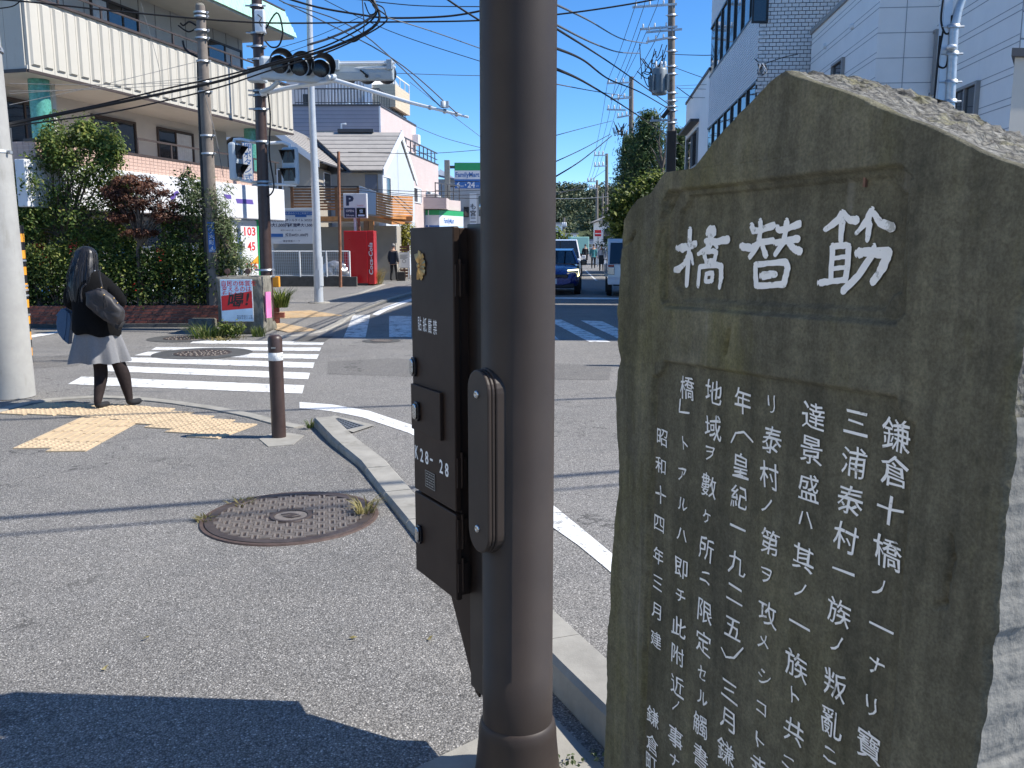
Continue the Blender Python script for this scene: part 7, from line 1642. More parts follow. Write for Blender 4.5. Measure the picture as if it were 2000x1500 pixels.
# --- unseen house added left of and behind the camera to bounce light onto the stele
ch = thing('light_bounce_house', V((-9, -5, 0)), 'unseen cream two storey house added left of the viewpoint to bounce light onto the monument', 'building')
cF = FR((-5.0, -12.0, 0), (0, 1, 0), (1, 0, 0)); box('wall', 'cream_render', ch, cF, 0, 13.2, -8, 0, 0, 7.6); box('roof_slab', 'trim_dark', ch, cF, -.2, 13.4, -8.2, .25, 7.601, 7.85); box('shop_step', 'concrete', ch, cF, 1, 12, .001, .5, 0, .15)
for z0, z1 in ((.7, 2.5), (4.3, 5.9)):
    for k in range(5): window(cF, .9 + k * 2.4, 2.7 + k * 2.4, z0, z1, .001, ch, 'alu_frame', n=2, sill=True)
# ================================================================== TREES, HILL AND FAR STREET
def conifer(base, h, rad, label, n=24, lm='leaf_conifer'):
    b = V(base); t = thing('conifer_tree', b, label, 'tree'); mb = MB(); mb.tube([b, b + V((.1, 0, h * .5)), b + V((0, 0, h * .97))], [h * .022, h * .015, h * .004], 10); cl = []
    for i in range(n * 5):
        k = .18 + .80 * (i / (n * 5)); z = h * k; a = i * 2.39996; rr = rad * (1 - k) ** .7 * random.uniform(.6, 1.15); tip = b + V((math.cos(a) * rr, math.sin(a) * rr, z - .12 * rr)); mb.tube([b + V((0, 0, z)), b.lerp(tip, .5) + V((0, 0, z * .5 + .1)), tip], [.05, .03, .01], 5)
        for q in (.35, .6, .8, 1.0): cl.append((b + V((0, 0, z))).lerp(tip, q) + V((random.uniform(-.2, .2), random.uniform(-.2, .2), random.uniform(-.15, .15))))
    mb.build('trunk', 'bark', t); cp, cn = clump_points(cl, 34, .26, .5); leaf_mesh('crown', cp, cn, .26, 4.5, lm, t); return t
TYc = 50.0
cb = at(1262, 480, TYc); conifer((cb.x, TYc, 0), at(1270, 215, TYc).z, 2.9, 'large dark cedar tree behind the utility pole')
cb = at(1232, 480, TYc + 3); conifer((cb.x, TYc + 3, 0), at(1225, 262, TYc + 3).z, 1.9, 'narrower cedar tree left of the large cedar')
cb = at(1318, 480, TYc + 1); conifer((cb.x, TYc + 1, 0), at(1318, 250, TYc + 1).z, 1.8, 'cedar top between the utility pole and the low white building')
tY = 46.0
tree('roadside_tree', V((at(1250, 480, tY).x, tY, 0)), at(1250, 420, tY), [(at(1245, 395, tY), (1.2, 1, .9)), (at(1275, 370, tY), (1.0, .9, .8)), (at(1225, 425, tY), (.9, .9, .8)), (at(1235, 460, tY), (.9, .9, .8))], 'sunny yellow-green tree below the dark cedar', 'leaf_hedge', .24, 26, .26, 44, 1.8, .12, 6)
bx = at(1300, 320, 47); 
# pruned bare tree against the cedar
brb = at(1295, 420, 48); t_ = thing('bare_tree', V((brb.x, 48, 0)), 'pruned bare grey tree beside the utility pole', 'tree'); mb = MB(); tp_ = at(1293, 330, 48); mb.tube([V((brb.x, 48, 0)), tp_], [.16, .11], 8); branchy(mb, tp_, [at(x, y, 48) for x, y in ((1278, 265), (1290, 250), (1300, 262), (1270, 285), (1310, 280), (1283, 300))], .07, 6); mb.build('trunk', 'bark', t_)
# hill with woods
hl = MB(); hx0, hx1 = -260, 330; n = 60; rows_ = []
for j in range(10):
    v = j / 9; row = []
    for i in range(n + 1):
        x = hx0 + (hx1 - hx0) * i / n; xp = 1000 + x / 430 * FPX / 1.0
        prof_ = 17 + 11 * math.exp(-((xp - 1215) / 150) ** 2) + 6 * math.exp(-((xp - 1000) / 160) ** 2) + 3 * MN.noise(V((x * .03, 0, 0)))
        row.append(V((x, 380 + 90 * v, prof_ * math.sin(v * math.pi * .55) - .5)))
    rows_.append(row)
P = [p for r in rows_ for p in r]; hl.add(P, [(j * (n + 1) + i, j * (n + 1) + i + 1, (j + 1) * (n + 1) + i + 1, (j + 1) * (n + 1) + i) for j in range(9) for i in range(n)], 0, True)
hl.build('hill', 'leaf_far', kind='structure')
cl = []; nr = []
for k in range(1500):
    j = RNG.integers(0, 8); i = RNG.integers(12, 46); p = rows_[j][i].lerp(rows_[j + 1][i + 1], random.random()); r = random.uniform(2.0, 4.2)
    c = ellipsoid_clumps((p.x, p.y, p.z + r * .6), (r, r, r * .85), 9, .7); cl.append(c)
cp, cn = clump_points(np.concatenate(cl), 14, .8); leaf_mesh('hillside_wood', cp, cn, 1.2, 1.4, 'leaf_far', label='dense wooded hillside closing the far end of the street', cat='woods', kind='stuff')
# small houses and things down the street (left and right of the gap)
def hut(px0, px1, ytop, Y, label, wm, rm, name='far_house', gable=False, win=2):
    a, b = at(px0, 480, Y), at(px1, 480, Y); z = at(px0, ytop, Y).z; f = FR((0, Y, 0), (1, 0, 0), (0, -1, 0)); t = thing(name, V(((a.x + b.x) / 2, Y, 0)), label, 'house', None)
    box('wall', wm, t, f, a.x, b.x, -6, 0, 0, z)
    if gable: MB().prism(f, [(a.x - .4, z + .001), (b.x + .4, z + .001), ((a.x + b.x) / 2, z + (b.x - a.x) * .32)], -6.3, .4).build('roof', rm, t)
    else: box('roof', rm, t, f, a.x - .15, b.x + .15, -6.1, .15, z + .001, z + .25)
    for k in range(win):
        x = a.x + (b.x - a.x) * (k + .5) / win; w_ = (b.x - a.x) / win * .28; window(f, x - w_, x + w_, z * .5, z * .78, .001, t, 'trim_white', n=1)
    return t
hut(1172, 1215, 432, 72, 'small white house with dark gable roof at the right of the far street', 'white_siding', 'roof_grey', gable=True)
hut(1050, 1098, 438, 130, 'white flat-roofed house at the left of the far street', 'trim_white', 'roof_grey')
hut(1098, 1128, 458, 150, 'low white house further down the far street', 'white_siding', 'roof_grey', win=1)
hut(1128, 1160, 470, 165, 'pale far house closing the street below the hill', 'grey_block', 'house_slate', win=2)
hut(1000, 1056, 450, 110, 'grey house beyond the brown pole on the left side', 'grey_block', 'roof_grey')
p = at(1110, 475, 120); tree('street_bush', V((at(1092, 480, 100).x, 100, 0)), at(1092, 470, 100), [(at(1092, 468, 100), (1.4, 1.2, 1.2))], 'green bush left of the far white houses', 'leaf_hedge', .4, 20, .4, 30, 1.6, .12, 4, cat='bush')
# shop signs on the right
sY = 66; q = at(1168, 455, sY); t_ = thing('red_shop_sign', V((q.x, sY, 0)), 'red and white shop sign on a post in the far street', 'sign'); f = FR((q.x, sY, 0), (1, 0, 0), (0, -1, 0)); box('panel', 'sign_red', t_, f, -.24, .24, -.1, 0, q.z - .25, q.z + .22); box('white_stripe', 'sign_white', t_, f, -.22, .22, .001, .01, q.z - .08, q.z - .01); box('post', 'galvanised', t_, f, -.04, .04, -.09, -.01, 0, q.z - .25)
q = at(1188, 455, 60); MB().tube([V((q.x, 60, 0)), V((q.x, 60, q.z))], .04, 8).lathe(V((q.x, 60, q.z)), [(0, -.02), (.33, -.02), (.33, .02), (0, .02)], 20, axis=(0, 1, 0), sm=False).build('round_road_sign', 'grey_cable', loc=(q.x, 60, 0), label='round road sign seen from behind beside the white truck', cat='road sign')
# green truck body in the distance
q = at(1132, 497, 95); t_ = thing('far_truck', V((q.x, 95, 0)), 'small truck with pale green cargo box far down the street', 'truck'); f = FR((q.x, 95, 0), (1, 0, 0), (0, -1, 0)); box('cargo_box', 'green_shingle', t_, f, -1.0, 1.0, -4, 0, .7, 2.5, bevel=.05); box('chassis', 'black', t_, f, -.9, .9, -3.8, .1, .4, .69); box('tail_lamp', 'lamp_red', t_, f, -.9, -.6, .101, .13, .5, .62)
for s_ in (-1, 1): MB().lathe(V((q.x + s_ * .8, 95.6, .38)), [(0, -.12), (.36, -.12), (.38, 0), (.36, .12), (0, .12)], 16, axis=(1, 0, 0)).build('wheel', 'rubber', t_)
# ================================================================== VEHICLES
def wheel(c, r, w_, par, ax):
    t = MB().lathe(c, [(r * .62, -w_ / 2), (r * .95, -w_ / 2), (r, -w_ * .35), (r, w_ * .35), (r * .95, w_ / 2), (r * .62, w_ / 2)], 24, axis=ax).build('wheel', 'rubber', par)
    MB().lathe(c, [(0, -w_ * .3), (r * .2, -w_ * .32), (r * .6, -w_ * .42), (r * .62, -w_ * .2), (r * .62, w_ * .2), (r * .6, w_ * .42), (r * .2, w_ * .32), (0, w_ * .3)], 16, axis=ax).build('rim', 'car_silver', t)
def hatch(pos, fw, label, paint, L=4.35, Wd=1.8, H=1.44, drl=True, plate=None, badge=True):
    """hatchback; fw is the direction its nose points"""
    f = V(fw).normalized(); F_ = FR(pos, f, V((-f.y, f.x, 0))); t = thing('parked_car' if not drl else 'car', V(pos), label, 'car')
    h = Wd / 2
    # stations along x (nose = +L/2): half width, z sill, z shoulder
    S = [(L / 2, .60, .32, .55), (L / 2 - .10, .80, .22, .72), (L / 2 - .55, h - .02, .20, .86), (L / 2 - 1.05, h, .20, .94), (0, h, .19, .95), (-L / 2 + .9, h, .20, .98), (-L / 2 + .3, h - .05, .24, 1.0), (-L / 2, .70, .34, .92)]
    rings = []
    for x, hw, z0, z1 in S:
        prof_ = [(-hw * .92, z0), (-hw, z0 + .12), (-hw * 1.0, (z0 + z1) / 2), (-hw * .97, z1 - .06), (-hw * .86, z1), (-hw * .45, z1 + .035), (hw * .45, z1 + .035), (hw * .86, z1), (hw * .97, z1 - .06), (hw, (z0 + z1) / 2), (hw, z0 + .12), (hw * .92, z0)]
        rings.append([F_.p(x, y, z) for y, z in prof_])
    mb = MB(); loft(mb, rings); bd = mb.build('body', paint, t, smooth=True); s = bd.modifiers.new('sub', 'SUBSURF'); s.levels = 1; s.render_levels = 1
    G = [(L / 2 - 1.12, h * .80, .965, .97), (L / 2 - 1.75, h * .70, .97, H - .06), (-.1, h * .68, .98, H), (-L / 2 + .8, h * .67, 1.0, H - .03), (-L / 2 + .25, h * .72, 1.0, 1.06)]
    rings = [[F_.p(x, -hw * 1.12, z0), F_.p(x, -hw, z1 - .03), F_.p(x, -hw * .8, z1), F_.p(x, hw * .8, z1), F_.p(x, hw, z1 - .03), F_.p(x, hw * 1.12, z0)] for x, hw, z0, z1 in G]
    mb = MB(); loft(mb, rings); mb.build('cabin_glass', 'car_glass', t, smooth=False, bevel=.02)
    mb = MB(); n_ = 7
    for (i0, i1) in ((1, 2), (2, 3)):
        (xa, ha, _, za), (xb, hb_, _, zb_) = G[i0], G[i1]; mb.quad(F_.p(xa, -ha * .98, za + .012), F_.p(xa, ha * .98, za + .012), F_.p(xb, hb_ * .98, zb_ + .012), F_.p(xb, -hb_ * .98, zb_ + .012))
    for s_ in (-1, 1):
        (xa, ha, z0a, za), (xb, hb_, _, zb_) = G[0], G[1]; mb.tube([F_.p(xa, s_ * ha * 1.12, z0a), F_.p(xb, s_ * hb_, zb_ - .01), F_.p(G[2][0], s_ * G[2][1], H - .02), F_.p(G[3][0], s_ * G[3][1], H - .05), F_.p(G[4][0], s_ * G[4][1], 1.04)], .04, 6); mb.tube([F_.p(-.1, s_ * h * .765, .97), F_.p(-.12, s_ * h * .68, H - .03)], .035, 6)
    mb.build('roof', paint, t)
    for s_ in (-1, 1):
        MB().box(FR(F_.p(L / 2 - 1.35, s_ * (h + .09), 1.0), F_.x, F_.y), -.06, .07, -.10, .10, -.08, .09).build('mirror', 'black_gloss' if drl else paint, t, bevel=.03)
        P0 = [F_.p(L / 2 - .16, s_ * (h - .33), .66), F_.p(L / 2 - .42, s_ * (h - .03), .72), F_.p(L / 2 - .46, s_ * (h - .02), .84), F_.p(L / 2 - .20, s_ * (h - .36), .78)]
        q_ = MB().add(P0 + [p + F_.x * .05 + F_.y * s_ * .012 for p in P0], [(4, 5, 6, 7), (0, 1, 5, 4), (1, 2, 6, 5), (2, 3, 7, 6), (3, 0, 4, 7)]); q_.build('headlight', 'lamp_clear', t)
        if drl:
            MB().tube([F_.p(L / 2 - .10, s_ * (h - .40), .775), F_.p(L / 2 - .34, s_ * (h - .07), .80), F_.p(L / 2 - .36, s_ * (h - .05), .62), F_.p(L / 2 - .24, s_ * (h - .16), .55)], .020, 6).build('running_light', 'daylight_lamp', t)
        for x in (L / 2 - .85, -L / 2 + .75): wheel(F_.p(x, s_ * (h - .10), .32), .32, .21, t, F_.y)
    MB().box(F_, L / 2 - .13, L / 2 - .0, -.52, .52, .50, .66).build('grille', 'black_gloss', t, bevel=.03); MB().box(F_, L / 2 - .25, L / 2 - .02, -.70, .70, .22, .38).build('lower_intake', 'black', t, bevel=.03)
    if badge: MB().prism(FR(F_.p(L / 2 + .012, 0, .66), F_.y, F_.x), [(0, .12), (.085, 0), (0, -.12), (-.085, 0)], 0, .02).build('badge', 'steel', t); MB().prism(FR(F_.p(L / 2 + .033, 0, .66), F_.y, F_.x), [(0, .06), (.035, 0), (0, -.06), (-.035, 0)], 0, .002).build('badge_core', 'black_gloss', t)
    if plate:
        pf_ = FR(F_.p(L / 2 + .03, 0, .44), -F_.y if f.y < 0 else F_.y, F_.x); pf_ = FR(pf_.o, (1, 0, 0) if f.y < 0 else (-1, 0, 0), f); pp = MB().box(pf_, -.165, .165, -.02, 0, -.082, .082).build('number_plate', 'sign_white', t); MB().text(pf_, plate, 0, -.02, h=.085, b=.002, off=.02).build('lettering', 'sign_green' if False else 'sign_navy', pp)
    return t
m_, t__, b__ = _nt('daylight_lamp'); b__.inputs['Base Color'].default_value = (.9, .85, .5, 1); b__.inputs['Emission Color'].default_value = (1, .93, .45, 1); b__.inputs['Emission Strength'].default_value = 2.2; MATS['daylight_lamp'] = m_
fw_ = -SD
c1 = gd(1089, 577); hatch(V((c1.x, c1.y + 2.17, .004)), fw_, 'dark blue hatchback with lit running lights stopped at the crossing', 'car_blue', plate='16-95')
c2_ = gd(1102, 545); hatch(V((at(1103, 500, 43).x, 44.0, .004)), fw_, 'white car queued behind the dark blue hatchback', 'car_white', L=4.6, Wd=1.85, H=1.85, drl=False, badge=False)
# small white pickup truck
kp_ = gd(1228, 579); kf = FR(V((kp_.x + .02, kp_.y, .004)), fw_, V((-fw_.y, fw_.x, 0))); kt = thing('pickup_truck', kf.o, 'small white cab-over pickup truck half hidden by the monument', 'truck')
def ksec(b): return [(0 - b * 0, .42), (.04, .95), (-.28, 1.70), (-.42, 1.78), (-1.10, 1.78), (-1.22, 1.70), (-1.24, .42)]
hw = .70
mb = MB(); rings = [[kf.p(x, y * k, z) for x, z in [(0, .40), (.03, .60), (.02, .96), (-.30, 1.68), (-.42, 1.76), (-1.10, 1.77), (-1.24, 1.70), (-1.26, .40)]] for y, k in ((-hw, .97), (-hw, 1.0), (hw, 1.0), (hw, .97))]
rings[0] = [p + V((0, 0, 0)) for p in rings[0]]; loft(mb, rings); mb.build('cab', 'car_white', kt, smooth=False, bevel=.04, seg=3)
ws = [(.032, 1.00), (-.262, 1.64)]
quadthick('windscreen', 'car_glass', kt, [kf.p(ws[0][0] + .01, -hw + .07, ws[0][1]), kf.p(ws[0][0] + .01, hw - .07, ws[0][1]), kf.p(ws[1][0] + .012, hw - .10, ws[1][1]), kf.p(ws[1][0] + .012, -hw + .10, ws[1][1])], .01)
for s_ in (-1, 1):
    quadthick('side_window', 'car_glass', kt, [kf.p(-.12, s_ * (hw + .004), 1.02), kf.p(-.98, s_ * (hw + .004), 1.02), kf.p(-1.0, s_ * (hw + .004), 1.60), kf.p(-.36, s_ * (hw + .004), 1.60)], .008)
    hl_ = MB().box(kf, .02, .055, s_ * .58 - .11, s_ * .58 + .11, .66, .90).build('headlight', 'lamp_clear', kt, bevel=.02); MB().box(kf, .03, .060, s_ * .58 - .09, s_ * .58 + .09, .905, .965).build('indicator', 'lamp_red', kt, bevel=.01)
    MB().tube([kf.p(-.15, s_ * hw, 1.12), kf.p(-.08, s_ * (hw + .15), 1.12)], .012, 6).box(FR(kf.p(-.07, s_ * (hw + .19), 1.12), kf.x, kf.y), -.03, .04, -.07, .07, -.14, .14).build('mirror', 'black', kt)
    for x in (-.42, -2.35): wheel(kf.p(x, s_ * (hw - .08), .27), .27, .16, kt, kf.y)
    MB().box(kf, -3.25, -1.32, s_ * (hw + .04), s_ * (hw + .07), .66, .95).build('drop_side', 'car_silver', kt, bevel=.01)
MB().box(kf, -3.25, -1.30, -hw - .04, hw + .04, .56, .66).box(kf, -3.27, -3.25, -hw, hw, .58, .95).build('load_bed', 'car_silver', kt); MB().box(kf, -3.2, .0, -.5, .5, .32, .40).build('chassis', 'black', kt); MB().box(kf, .03, .06, -hw + .03, hw - .03, .36, .52).build('bumper', 'car_white', kt, bevel=.02)
MB().box(kf, -.45, -.40, -.45, -.40, .8, 1.1).lathe(kf.p(-.30, -.35 if False else .35, 1.06), [(.16, -.01), (.17, 0), (.16, .01), (.15, 0), (.16, -.01)], 18, axis=V((fw_.x * .6, fw_.y * .6, .8))).build('steering_wheel', 'black', kt)
# ================================================================== UTILITY POLES AND CABLES
def insul(mb, p, h=.16, r=.05): mb.lathe(p, [(r * .4, 0), (r, h * .2), (r * .6, h * .35), (r, h * .5), (r * .6, h * .65), (r * .8, h * .85), (0, h)], 10)
def upole(x, Y, ytop, r0, r1, label, arms, extras=None, lean=0):
    b = V((at(x, 480, Y).x + lean, Y, 0)); tpz = at(x, ytop, Y); t = thing('utility_pole', b, label, 'utility pole', 'utility poles along the right side')
    MB().tube([b, V((tpz.x, Y, tpz.z))], [r0, r1], 16).build('shaft', 'pole_weathered', t)
    for (xa, xb, y, dz) in arms:
        pa, pb = at(xa, y, Y - .12), at(xb, y + dz, Y - .12); d_ = (pb - pa); f = FR(pa, d_, V((0, -1, 0)), V((0, 0, 1))); am = MB().box(f, 0, d_.length, -.04, .04, -.045, .045).build('crossarm', 'galvanised', t)
        n = 3
        for k in range(n): m_ = MB(); insul(m_, pa.lerp(pb, .08 + .62 * k / (n - 1)) + V((0, 0, .05)), .18 * Y / 42, .05 * Y / 42); m_.build('insulator', 'trim_white', am)
    return t
up1 = upole(1312, 42.0, -160, .20, .15, 'tall concrete utility pole with transformer and tangled cables at the right', [(1235, 1322, 14, -6), (1250, 1323, 57, -5), (1262, 1332, 63, -6), (1270, 1322, 236, -2), (1262, 1310, 82, -9)])
# transformer and gear
tc_ = at(1288, 158, 41.4); tk = MB().lathe(tc_, [(0, -.62), (.33, -.60), (.35, -.5), (.35, .45), (.30, .55), (0, .60)], 20).build('transformer', 'transformer_grey', up1)
for k in range(8): a = k * .785; MB().box(FR(tc_ + V((math.cos(a) * .35, math.sin(a) * .35, 0)), (math.cos(a), math.sin(a), 0)), 0, .12, -.015, .015, -.45, .25).build('cooling_fin', 'transformer_grey', tk)
for dx in (-.2, .05, .22): m_ = MB(); insul(m_, tc_ + V((dx, -.1, .55)), .3, .07); m_.build('bushing', 'trim_white', tk)
for k in range(16):
    p = at(random.uniform(1243, 1310), random.uniform(85, 150), 41.6 + random.uniform(-.3, .3)); q = at(random.uniform(1250, 1315), random.uniform(95, 160), 41.6); m_ = p.lerp(q, .5) + V((random.uniform(-.3, .3), 0, -random.uniform(.3, .9))); MB().cord([p, p.lerp(m_, .6) + V((0, 0, -.1)), m_, q.lerp(m_, .4), q], .022, 5).build('jumper_cable', 'black_cable', up1)
for y in (30, 75, 100, 130, 145, 182, 197, 208, 216, 240, 262, 280, 310): MB().lathe(V((at(1312, y, 42).x, 42.0, at(1312, y, 42).z)), [(.20, -.04), (.20, .04), (.17, .04)], 14).tube([at(1300, y, 41.8), at(1324, y, 41.8)], .02, 6).build('clamp', 'galvanised', up1)
box('arrester_box', 'black', up1, FR(at(1300, 222, 41.6), (.6, 0, .8), (0, 1, 0), (-.8, 0, .6)), -.22, .22, -.08, .08, -.09, .09, bevel=.02)
box('cable_cover', 'black', up1, FR(at(1311, 290, 41.75), (1, 0, 0)), -.22, .22, -.1, .2, -1.3, .8, bevel=.03)
up2 = upole(1233, 56.0, 150, .19, .14, 'second utility pole along the right side with grey transformer drum', [(1185, 1231, 163, -2), (1192, 1231, 194, -3), (1185, 1222, 214, 1), (1205, 1231, 230, -5), (1206, 1231, 262, 2), (1210, 1233, 323, -2)])
MB().lathe(at(1226, 285, 55.6), [(0, -.65), (.32, -.63), (.34, .5), (0, .62)], 16).build('transformer', 'transformer_grey', up2); m_ = at(1210, 348, 55.5); MB().lathe(m_, [(0, .12), (.22, .08), (.35, -.02), (.30, -.10), (0, -.12)], 16).build('lamp_head', 'green_shingle', up2)
for k in range(12):
    p = at(random.uniform(1196, 1222), random.uniform(235, 262), 55.7); q = at(random.uniform(1196, 1228), random.uniform(240, 270), 55.7); MB().cord([p, p.lerp(q, .5) + V((0, 0, -.4)), q], .024, 5).build('jumper_cable', 'black_cable', up2)
up3 = upole(1185, 84.0, 300, .19, .14, 'third utility pole along the right side', [(1160, 1185, 304, -1), (1160, 1185, 325, -1)])
up4 = upole(1166, 100.0, 352, .19, .14, 'fourth utility pole, small, further down the right side', [(1147, 1166, 355, 0), (1150, 1167, 368, 0)])
up5 = upole(1177, 92.0, 378, .12, .10, 'thin pale post between the distant utility poles', [])
up6 = upole(1102, 120.0, 425, .18, .14, 'distant utility pole at the left of the far street', [(1098, 1108, 442, 0)])
# ---------------------------------------------------------------- cables
def cable(pts, r, label, m='black_cable', group=None, k=8, name='overhead_cable'):
    """pts: (px, py, Y) knots joined by a smooth curve"""
    P = [at(*p) for p in pts]; Q = smooth(P, k); return MB().tube(Q, r * .68, 6).build(name, m, loc=P[0], label=label, cat='cable', group=group)
Yc = 11.5
B_ = 'cables of the thick bundle at upper left'
cable([(-60, 262, 10.5), (20, 243, Yc), (200, 207, Yc), (330, 180, Yc), (430, 158, Yc), (520, 130, Yc), (650, 92, Yc), (740, 40, Yc), (706, -30, Yc)], .026, 'thick black cable bundle sweeping from the left edge up to the cable joint', group=B_)
cable([(-60, 258, 10.5), (20, 240, Yc), (200, 203, Yc), (330, 172, Yc), (430, 150, Yc), (520, 126, Yc), (650, 84, Yc), (735, 28, Yc), (700, -20, Yc)], .015, 'thinner black cable along the upper side of the thick bundle', group=B_)
cable([(-60, 262, 10.4), (20, 247, Yc - .1), (200, 222, Yc - .1), (330, 195, Yc - .1), (430, 170, Yc - .1), (520, 140, Yc - .1), (650, 98, Yc - .1), (752, 44, Yc - .1), (735, 15, Yc - .1), (700, -20, Yc)], .014, 'black cable hanging lowest of the bundle at the left', group=B_)
cable([(600, 88, Yc), (650, 72, Yc), (712, 42, Yc), (735, 20, Yc), (720, -20, Yc)], .022, 'grey sheathed cable piece at the cable joint', 'grey_cable')
cable([(640, 72, Yc - .1), (690, 82, Yc - .1), (710, 60, Yc - .1), (709, 20, Yc - .1), (706, -20, Yc)], .010, 'black cable loop hanging under the cable joint')
cable([(712, 5, Yc), (722, 28, Yc), (735, 22, Yc - .05), (728, 8, Yc), (748, 15, Yc), (755, 35, Yc)], .012, 'small tangle of black cable at the joint above the street')
cable([(-40, -4, 12), (60, 4, 12), (250, 24, 12), (500, 44, 12), (740, 43, 12), (937, 40, 12), (1090, 28, 12), (1230, 8, 12), (1330, -12, 12)], .016, 'long black cable crossing the whole top of the view')
cable([(-20, 18, 12.2), (25, 12, 12.2), (45, -5, 12.2)], .012, 'short black cable at the top left corner')
cable([(545, -8, 12.5), (620, 14, 12.5), (700, 28, 12.5), (760, 35, 12.5), (870, 32, 12.5), (945, 20, 12.5), (1010, 5, 12.5)], .020, 'thick grey-black cable running right from the cable joint', 'black_cable')
cable([(630, -10, 13), (800, 10, 13), (940, 13, 13)], .010, 'thin black cable near the top edge left of the brown pole')
cable([(868, -5, 9), (905, 20, 9), (945, 45, 9)], .014, 'black cable slanting down behind the brown pole at the top')
cable([(595, -20, 20), (760, 60, 20), (945, 122, 20)], .012, 'thin dark cable descending to the brown pole at mid sky')
cable([(752, 33, Yc), (840, 60, 12), (945, 97, 13)], .010, 'pale thin cable descending right from the cable joint', 'grey_cable')
cable([(540, 95, 22), (620, 70, 21), (710, 30, 20)], .010, 'thin black cable behind the traffic light, upper one')
cable([(515, 118, 22), (620, 82, 21), (720, 40, 20)], .010, 'thin black cable behind the traffic light, lower one')
cable([(775, 143, 40), (860, 146, 40), (945, 148, 40)], .02, 'fine wire crossing the sky right of the long traffic light', 'grey_cable')
cable([(800, 160, 45), (870, 215, 45), (945, 272, 45)], .018, 'fine wire slanting down past the tip of the white arm', 'grey_cable')
cable([(810, 246, 45), (870, 270, 45), (945, 290, 45)], .02, 'fine wire above the pink building', 'grey_cable')
cable([(680, 297, 34), (800, 300, 36), (870, 298, 38), (945, 292, 40)], .018, 'fine wire from the rusty post past the pink building', 'black_cable')
for i, (a, b) in enumerate((((700, 368), (937, 372)), ((700, 372), (937, 388)), ((760, 376), (937, 380)))):
    cable([(a[0], a[1], 36), ((a[0] + b[0]) / 2, (a[1] + b[1]) / 2 + 4, 38), (b[0], b[1], 40)], .018, ('upper', 'lower', 'middle')[i] + ' one of the dark wires below the shop pole sign', group='wires below the shop sign')
# facade wires in front of the drugstore
for i, (y0, y1) in enumerate(((163, 160), (178, 162), (183, 150), (205, 118))):
    cable([(18, y0, 13), (200, (y0 + y1) / 2 + 4, 14.5), (395, y1, 16.9)], .006, ('top', 'second', 'third', 'lowest')[i] + ' thin wire between the left pole and the slim utility pole', 'grey_cable', group='thin wires in front of the drugstore')
cable([(275, 5, 15), (310, 130, 15), (312, 180, 15)], .005, 'thin vertical wire hanging in front of the cream balcony', 'grey_cable')
cable([(398, 180, 16.9), (420, 260, 16.5), (436, 345, 16.2)], .008, 'thin slanting wire between the two slim poles', 'grey_cable')
# right part of the sky
R_g = 'service cables right of the brown pole'
for pts, r, m, lab in (([(1080, 6, 14), (1150, 40, 22), (1215, 76, 32), (1265, 85, 41.6)], .03, 'grey_cable', 'uppermost sagging grey cable right of the brown pole'),
                    ([(1080, 45, 14), (1160, 85, 22), (1210, 102, 32), (1250, 104, 41.6)], .03, 'grey_cable', 'second sagging grey cable right of the brown pole'),
                    ([(1080, 52, 14), (1180, 115, 24), (1245, 160, 33), (1308, 205, 41.6)], .032, 'black_cable', 'black lashed cable descending right to the transformer pole'),
                    ([(1080, 92, 14), (1140, 118, 20), (1190, 155, 28), (1250, 180, 35), (1310, 215, 41.6)], .036, 'black_cable', 'thick twisted black cable descending to the transformer pole'),
                    ([(1080, 132, 14), (1150, 165, 22), (1230, 215, 36), (1300, 262, 46), (1340, 290, 50)], .040, 'black_cable', 'thickest black cable slanting across the middle of the right sky'),
                    ([(1080, 163, 20), (1160, 178, 30), (1235, 190, 41)], .02, 'grey_cable', 'thin wire below the thick slanting cable'),
                    ([(1080, 266, 30), (1140, 250, 42), (1196, 236, 55)], .02, 'black_cable', 'thin cable rising right towards the second pole'),
                    ([(1080, 318, 30), (1140, 290, 42), (1192, 262, 55.5)], .03, 'black_cable', 'black cable rising right to the second pole, upper of two'),
                    ([(1080, 348, 26), (1140, 310, 40), (1195, 265, 55.5)], .040, 'black_cable', 'thick black cable rising right to the second pole, lower of two'),
                    ([(1080, 382, 40), (1140, 360, 60), (1185, 330, 84)], .03, 'black_cable', 'thin black cable rising to the third pole'),
                    ([(1080, 388, 60), (1150, 387, 70), (1230, 380, 80)], .04, 'grey_cable', 'pale horizontal cable across the top of the hill'),
                    ([(1080, 376, 50), (1130, 370, 70), (1165, 362, 99)], .03, 'black_cable', 'short dark cable to the fourth pole')):
    cable(pts, r, lab, m, R_g)
cable([(1308, 106, 41.6), (1380, 108, 34), (1450, 104, 27), (1480, 120, 23.3)], .022, 'black service cable from the transformer pole to the tiled building')
cable([(1495, 124, 23.2), (1530, 112, 22.9), (1558, 106, 22.6)], .015, 'short black cable between the tiled and white buildings')
cable([(1318, 132, 41.6), (1390, 157, 34), (1460, 168, 26), (1486, 166, 23.3)], .02, 'lower dark cable from the transformer pole to the tiled building')
cable([(1322, 170, 41.6), (1352, 192, 38)], .03, 'short dark cable from the transformer pole to the low white building')
for i, (y0, y1) in enumerate(((168, 160), (172, 178), (190, 192))): cable([(1318, y0, 41.6), (1400, (y0 + y1) / 2, 32), (1470, y1, 25)], .012, ('upper', 'middle', 'lower')[i] + ' fine wire before the ribbed siding', 'grey_cable', 'fine wires before the siding')
sp0 = at(1486, 135, 23.2); t_ = thing('cable_splice', sp0, 'bundle of looped cable ends on the tiled wall', 'cable')
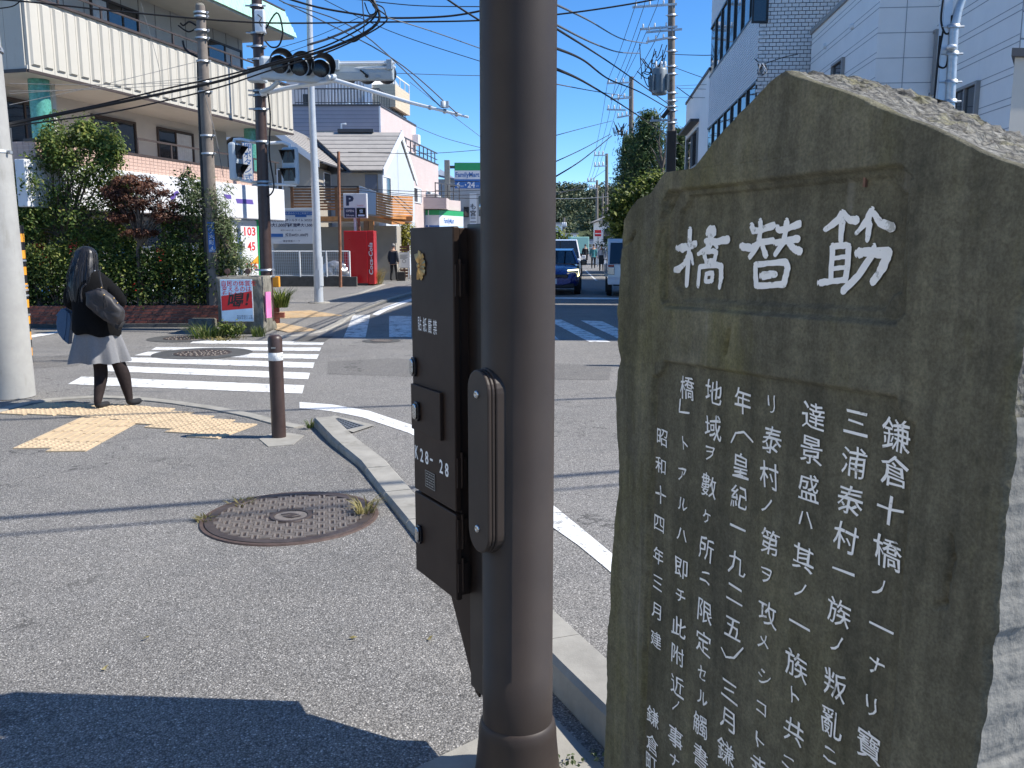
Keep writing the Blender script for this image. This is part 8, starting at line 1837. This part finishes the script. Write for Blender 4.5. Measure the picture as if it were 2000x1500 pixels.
for k in range(7): MB().cord([sp0 + V((random.uniform(-.1, .1), -.05, .12)), sp0 + V((random.uniform(-.14, .14), -.08, -.05)), sp0 + V((random.uniform(-.1, .1), -.06, -.16)), sp0 + V((random.uniform(-.06, .1), -.05, .05))], .012, 5).build('loop', 'black_cable' if k % 3 else 'trim_white', t_)
# power lines pole to pole
A1 = [(1240, 13), (1258, 12), (1284, 10)]; A2 = [(1187, 158), (1203, 158), (1217, 157)]; A3 = [(1162, 300), (1170, 300), (1178, 300)]; A4 = [(1148, 352), (1154, 352), (1160, 352)]
PG = 'power lines along the right side poles'
for i in range(3):
    n_ = ('left', 'middle', 'right')[i]
    cable([(A1[i][0] + 36, -170, 30), (*A1[i], 41.8)], .016, n_ + ' power line entering from above to the first pole', group=PG)
    m = ((A1[i][0] * .45 + A2[i][0] * .55), (A1[i][1] * .45 + A2[i][1] * .55) + 6); cable([(*A1[i], 41.8), (*m, 49.5), (*A2[i], 55.8)], .02, n_ + ' power line between the first and second pole', group=PG)
    m = ((A2[i][0] + A3[i][0]) / 2, (A2[i][1] + A3[i][1]) / 2 + 8); cable([(*A2[i], 55.8), (*m, 70), (*A3[i], 83.8)], .022, n_ + ' power line between the second and third pole', group=PG)
    m = ((A3[i][0] + A4[i][0]) / 2, (A3[i][1] + A4[i][1]) / 2 + 3); cable([(*A3[i], 83.8), (*m, 92), (*A4[i], 99.8)], .025, n_ + ' power line between the third and fourth pole', group=PG)
for i, (x1, y1, x2, y2) in enumerate(((1252, 56, 1194, 196), (1290, 60, 1206, 196), (1300, 232, 1232, 300), (1306, 205, 1233, 262))):
    cable([(x1, y1, 41.8), ((x1 + x2) / 2, (y1 + y2) / 2 + 8, 49), (x2, y2, 55.8)], .022, ('first', 'second', 'third', 'fourth')[i] + ' lower cable from the transformer pole to the second pole, counted from the top', group='lower cables between the first poles')

# cables passing high overhead between poles outside the view: their soft shadows cross the pavement
def span(a, b, sag, r, label, group):
    a, b = V(a), V(b); P = [a.lerp(b, i / 24) - V((0, 0, sag * 4 * (i / 24) * (1 - i / 24))) for i in range(25)]
    MB().tube(P, r, 8).build('overhead_cable', 'black_cable', loc=a, label=label, cat='cable', group=group)
OG = 'cables high overhead above the near pavement'
span((-10, .55, 7.6), (14, 7.2, 7.9), .55, .034, 'thick cable high overhead casting the darker line across the manhole', OG)
span((-10, .30, 7.1), (14, 7.1, 7.4), .6, .018, 'thinner cable high overhead casting the faint line below the darker one', OG)
span((-12, 4.3, 8.0), (14, 9.6, 8.0), .6, .03, 'thick cable high overhead casting the line towards the bollard', OG)
